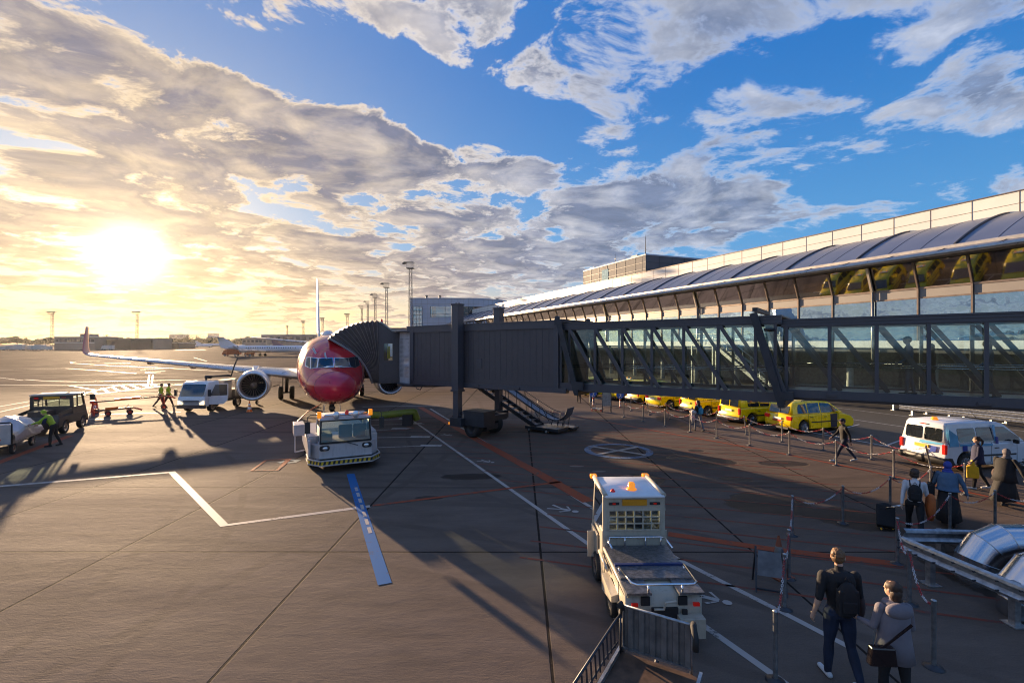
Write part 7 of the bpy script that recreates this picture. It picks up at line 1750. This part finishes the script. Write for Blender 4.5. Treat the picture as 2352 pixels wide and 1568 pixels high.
# far treeline: one mass of foliage with an uneven top
def treeline():
    b = MB(); rnd_ = random.Random(4)
    for i in range(1500):
        dx = rnd_.uniform(-150, 760); Y = rnd_.uniform(640, 900); p = far(dx, Y)
        hh = 11 + 4.5 * (mnoise.noise(Vector((dx * .02, 0, 0))) + .4 * mnoise.noise(Vector((dx * .11, 3, 0)))) ; hh = max(4, hh)
        z = rnd_.uniform(.5, 1) * hh; r = rnd_.uniform(1.2, 3.2)
        b.ell((p.x, p.y, z - r * .4), (r * 1.6, r, r * .8), 6, 4)
    me = b.v
    for k in range(len(b.v)):
        v = b.v[k]; b.v[k] = v + Vector((mnoise.noise(v * .6), 0, mnoise.noise(v * .6 + Vector((9, 0, 0))))) * 1.0
    m_ = mat('foliage_far', (.045, .050, .022), .9, var=.5, vs=.2)
    tag(b.build('treeline', m_, weld=False, fixn=False), kind='stuff')
treeline()
tr = random.Random(9)
def tree(dx, Y, h, lab):
    p = far(dx, Y); t = thing('tree', p, 0, lab, 'tree', 'trees standing above the far treeline'); b = MB(); b.tube([(0, 0, 0), (.2, 0, h * .35), (0, 0, h * .7)], [.5, .35, .15], 6)
    for k in range(4): b.tube([(0, 0, h * .3), (tr.uniform(-2, 2), tr.uniform(-1, 1), h * .65)], [.2, .08], 5)
    b.build('trunk', 'far_dark', t)
    b = MB()
    for k in range(420):
        a = tr.uniform(0, 6.28); rr = abs(tr.gauss(0, .42)); z = h * .62 + tr.gauss(0, .16) * h; c = Vector((math.cos(a) * rr * h * .55, math.sin(a) * rr * h * .4, z)); s = tr.uniform(.25, .6)
        u = Vector((tr.gauss(0, 1), tr.gauss(0, 1), tr.gauss(0, 1))).normalized() * s; w = u.orthogonal().normalized() * s; b.add([c - u, c + w, c + u, c - w], [(0, 1, 2, 3)])
    b.build('crown', 'foliage_far', t, fixn=False)
for a in ((245, 600, 15, 'rounded tree above the roofs right of the winglet'), (40, 620, 13, 'small bushy tree at the far left of the treeline'), (430, 620, 15, 'broad tree right of the distant tower blocks'), (452, 640, 14, 'tree below the right hand distant tower block'), (60, 640, 12, 'low tree left of the leftmost floodlight mast')): tree(*a)
# grass strip
b = MB(); a = far(400, 300); b.add([(far(398, 300).x, 300, .01), (far(475, 300).x, 300, .01), (far(470, 350).x, 350, .01), (far(410, 350).x, 350, .01)], [(0, 1, 2, 3)]); tag(b.build('grass', mat('grass', (.05, .09, .01), .9, var=.3, vs=.3)), kind='stuff')
# small regional jet parked side on
def jet(loc, az, L, lab, col='fus_white', tail='fus_white', ttail=True, simple=False):
    t = thing('parked_jet', loc, heading(az), lab, 'aeroplane', None)   # local +Y is the nose
    R_ = L * .038; b = MB(); st = [(-.5, .12, .5), (-.46, .3, .35), (-.38, .7, .12), (-.28, 1, 0), (.36, 1, 0), (.42, .88, -.1), (.47, .55, -.25), (.5, .08, -.4)]
    zc = L * .075
    b.loft([[(R_ * r * math.cos(q * math.pi / 8), y * L, zc + zo * R_ + R_ * r * math.sin(q * math.pi / 8)) for q in range(16)] for y, r, zo in st]); b.build('fuselage', col, t)
    b = MB(); h = L * .125
    b.add([(.12, -.5 * L, zc + R_ * .5), (.12, -.32 * L, zc + R_), (.06, -.47 * L, zc + h), (.06, -.53 * L, zc + h), (-.12, -.5 * L, zc + R_ * .5), (-.12, -.32 * L, zc + R_), (-.06, -.47 * L, zc + h), (-.06, -.53 * L, zc + h)], [(0, 1, 2, 3), (4, 5, 6, 7), (0, 3, 7, 4), (1, 2, 6, 5), (2, 3, 7, 6), (0, 1, 5, 4)]); b.build('tail_fin', tail, t)
    z = zc + h if ttail else zc + R_ * .5
    for sg in (-1, 1):
        b = MB(); b.add([(0, -.46 * L, z), (0, -.54 * L, z), (sg * L * .12, -.56 * L, z + .1), (sg * L * .12, -.53 * L, z + .1)], [(0, 1, 2, 3)]); b.build('tailplane', 'wing_metal', t, solid=.25)
        b = MB(); b.add([(0, .08 * L, zc - R_ * .6), (0, -.10 * L, zc - R_ * .6), (sg * L * .33, -.13 * L, zc), (sg * L * .33, -.09 * L, zc)], [(0, 1, 2, 3)]); b.add([(sg * L * .33, -.13 * L, zc), (sg * L * .33, -.09 * L, zc), (sg * L * .345, -.13 * L, zc + 1.3), (sg * L * .345, -.15 * L, zc + 1.3)], [(0, 1, 2, 3)]); b.build('wing', 'wing_metal', t, solid=.3)
        b = MB(); b.lathe([(.5, 0), (.72, .1), (.78, 1.2), (.65, 2.6), (.35, 3.4)], (sg * (R_ + .95), -.27 * L, zc + R_ * .55) if ttail else (sg * L * .14, .02 * L, zc - R_ - .3), (0, -1, 0), 14); b.build('engine', 'nacelle', t)
        if not simple:
            for k in range(22):
                y = -.2 * L + k * .55 * L / 22; b = MB(); b.bb(sg * (R_ - .02), sg * (R_ + .03), y, y + .3, zc + .3, zc + .7); b.build('cabin_window', 'window_dark', t)
    b = MB()
    for y, x in ((-.04 * L, -1.6), (-.04 * L, 1.6), (.4 * L, 0)): b.cyl((x, y, .4), (x, y, zc - R_ * .5), .12, n=6); b.cyl((x - .3, y, .45), (x + .3, y, .45), .45, n=12)
    b.build('landing_gear', 'black_rubber', t)
    return t
jet(far(612, 172), R(92), 34, 'white twin engine jet with high tail parked side on behind the wing')
jet(far(487, 520), R(88), 34, 'tiny distant white jet on the horizon near the grass strip', simple=True); jet(far(455, 470), R(75), 24, 'smallest distant white aircraft left of the other far jet', simple=True)
mat('purple_tail', (.10, .06, .12), .4)
jet(far(706, 235), R(60), 30, 'distant aircraft showing only a purple tail fin beside the hangar', 'fus_white', 'purple_tail', False, True)
# service vehicles far off
def far_truck(dx, Y, m_, lab, L=5, H=2.3, az=90, two=False):
    t = thing('service_truck', far(dx, Y), heading(R(az)), lab, 'service vehicle'); b = MB(); b.bb(-1, 1, -L * .5, L * .2, .6, H); b.build('box_body', m_, t, bevel=.05)
    b = MB(); slab(b, [(L * .22, .5), (L * .22, H * .9), (L * .36, H * .88), (L * .46, 1.2), (L * .5, .5)], lambda z: 1.0, 0, .05); b.build('cab', m_, t)
    b = MB(); flat(b, [(-.8, L * .37, H * .85), (.8, L * .37, H * .85), (.8, L * .46, 1.25), (-.8, L * .46, 1.25)]); b.build('windscreen', 'cockpit_glass', t, solid=.02)
    for sg in (-1, 1):
        for y in (-L * .3, L * .32): b = MB(); wheel(b, (sg * .9, y, .42), (1, 0, 0), .42, .25, n=12); b.build('wheel', ['black_rubber', 'steel'], t)
mat('far_orange', (.55, .12, .03), .5); 
far_truck(532, 172, 'far_orange', 'orange service van parked under the tail of the white jet', 6.0, 2.6, -90); far_truck(573, 168, 'far_orange', 'small orange tractor beneath the white jet', 2.6, 1.6, -90)
far_truck(247, 320, 'far_white', 'white box truck in front of the far buildings', 8, 3.2, -90)
rr = random.Random(3)
for i, (dx, w) in enumerate(((8, 5), (20, 6), (40, 8), (58, 8), (70, 9), (88, 8), (104, 7))):
    far_truck(dx, 300 + rr.uniform(-6, 6), 'far_white', ['white truck at the very left edge of the distant apron', 'second white truck from the left edge of the distant row', 'larger white truck in the distant row at left', 'white truck in the middle of the distant row at left', 'tall white truck in the distant row at left', 'white truck near the right end of the distant row', 'last white truck of the distant row left of the office building'][i], w, 2.6 + (i % 3) * .5, -90)
for i, (dx, lab) in enumerate(((1700, ''),)): pass
# ---------------------------------------------------------------- evening haze
hz = bpy.data.materials.new('evening_air'); hz.use_nodes = True; nt = hz.node_tree; nt.nodes.clear()
ho = nt.nodes.new('ShaderNodeOutputMaterial'); hv = nt.nodes.new('ShaderNodeVolumePrincipled'); nt.links.new(hv.outputs[0], ho.inputs['Volume'])
hv.inputs['Color'].default_value = (.95, .93, .9, 1); hv.inputs['Density'].default_value = .000045; hv.inputs['Anisotropy'].default_value = .55
b = MB(); b.bb(-1650, 1650, -58, 1700, -1, 60); ob = b.build('haze', hz); tag(ob, kind='stuff')
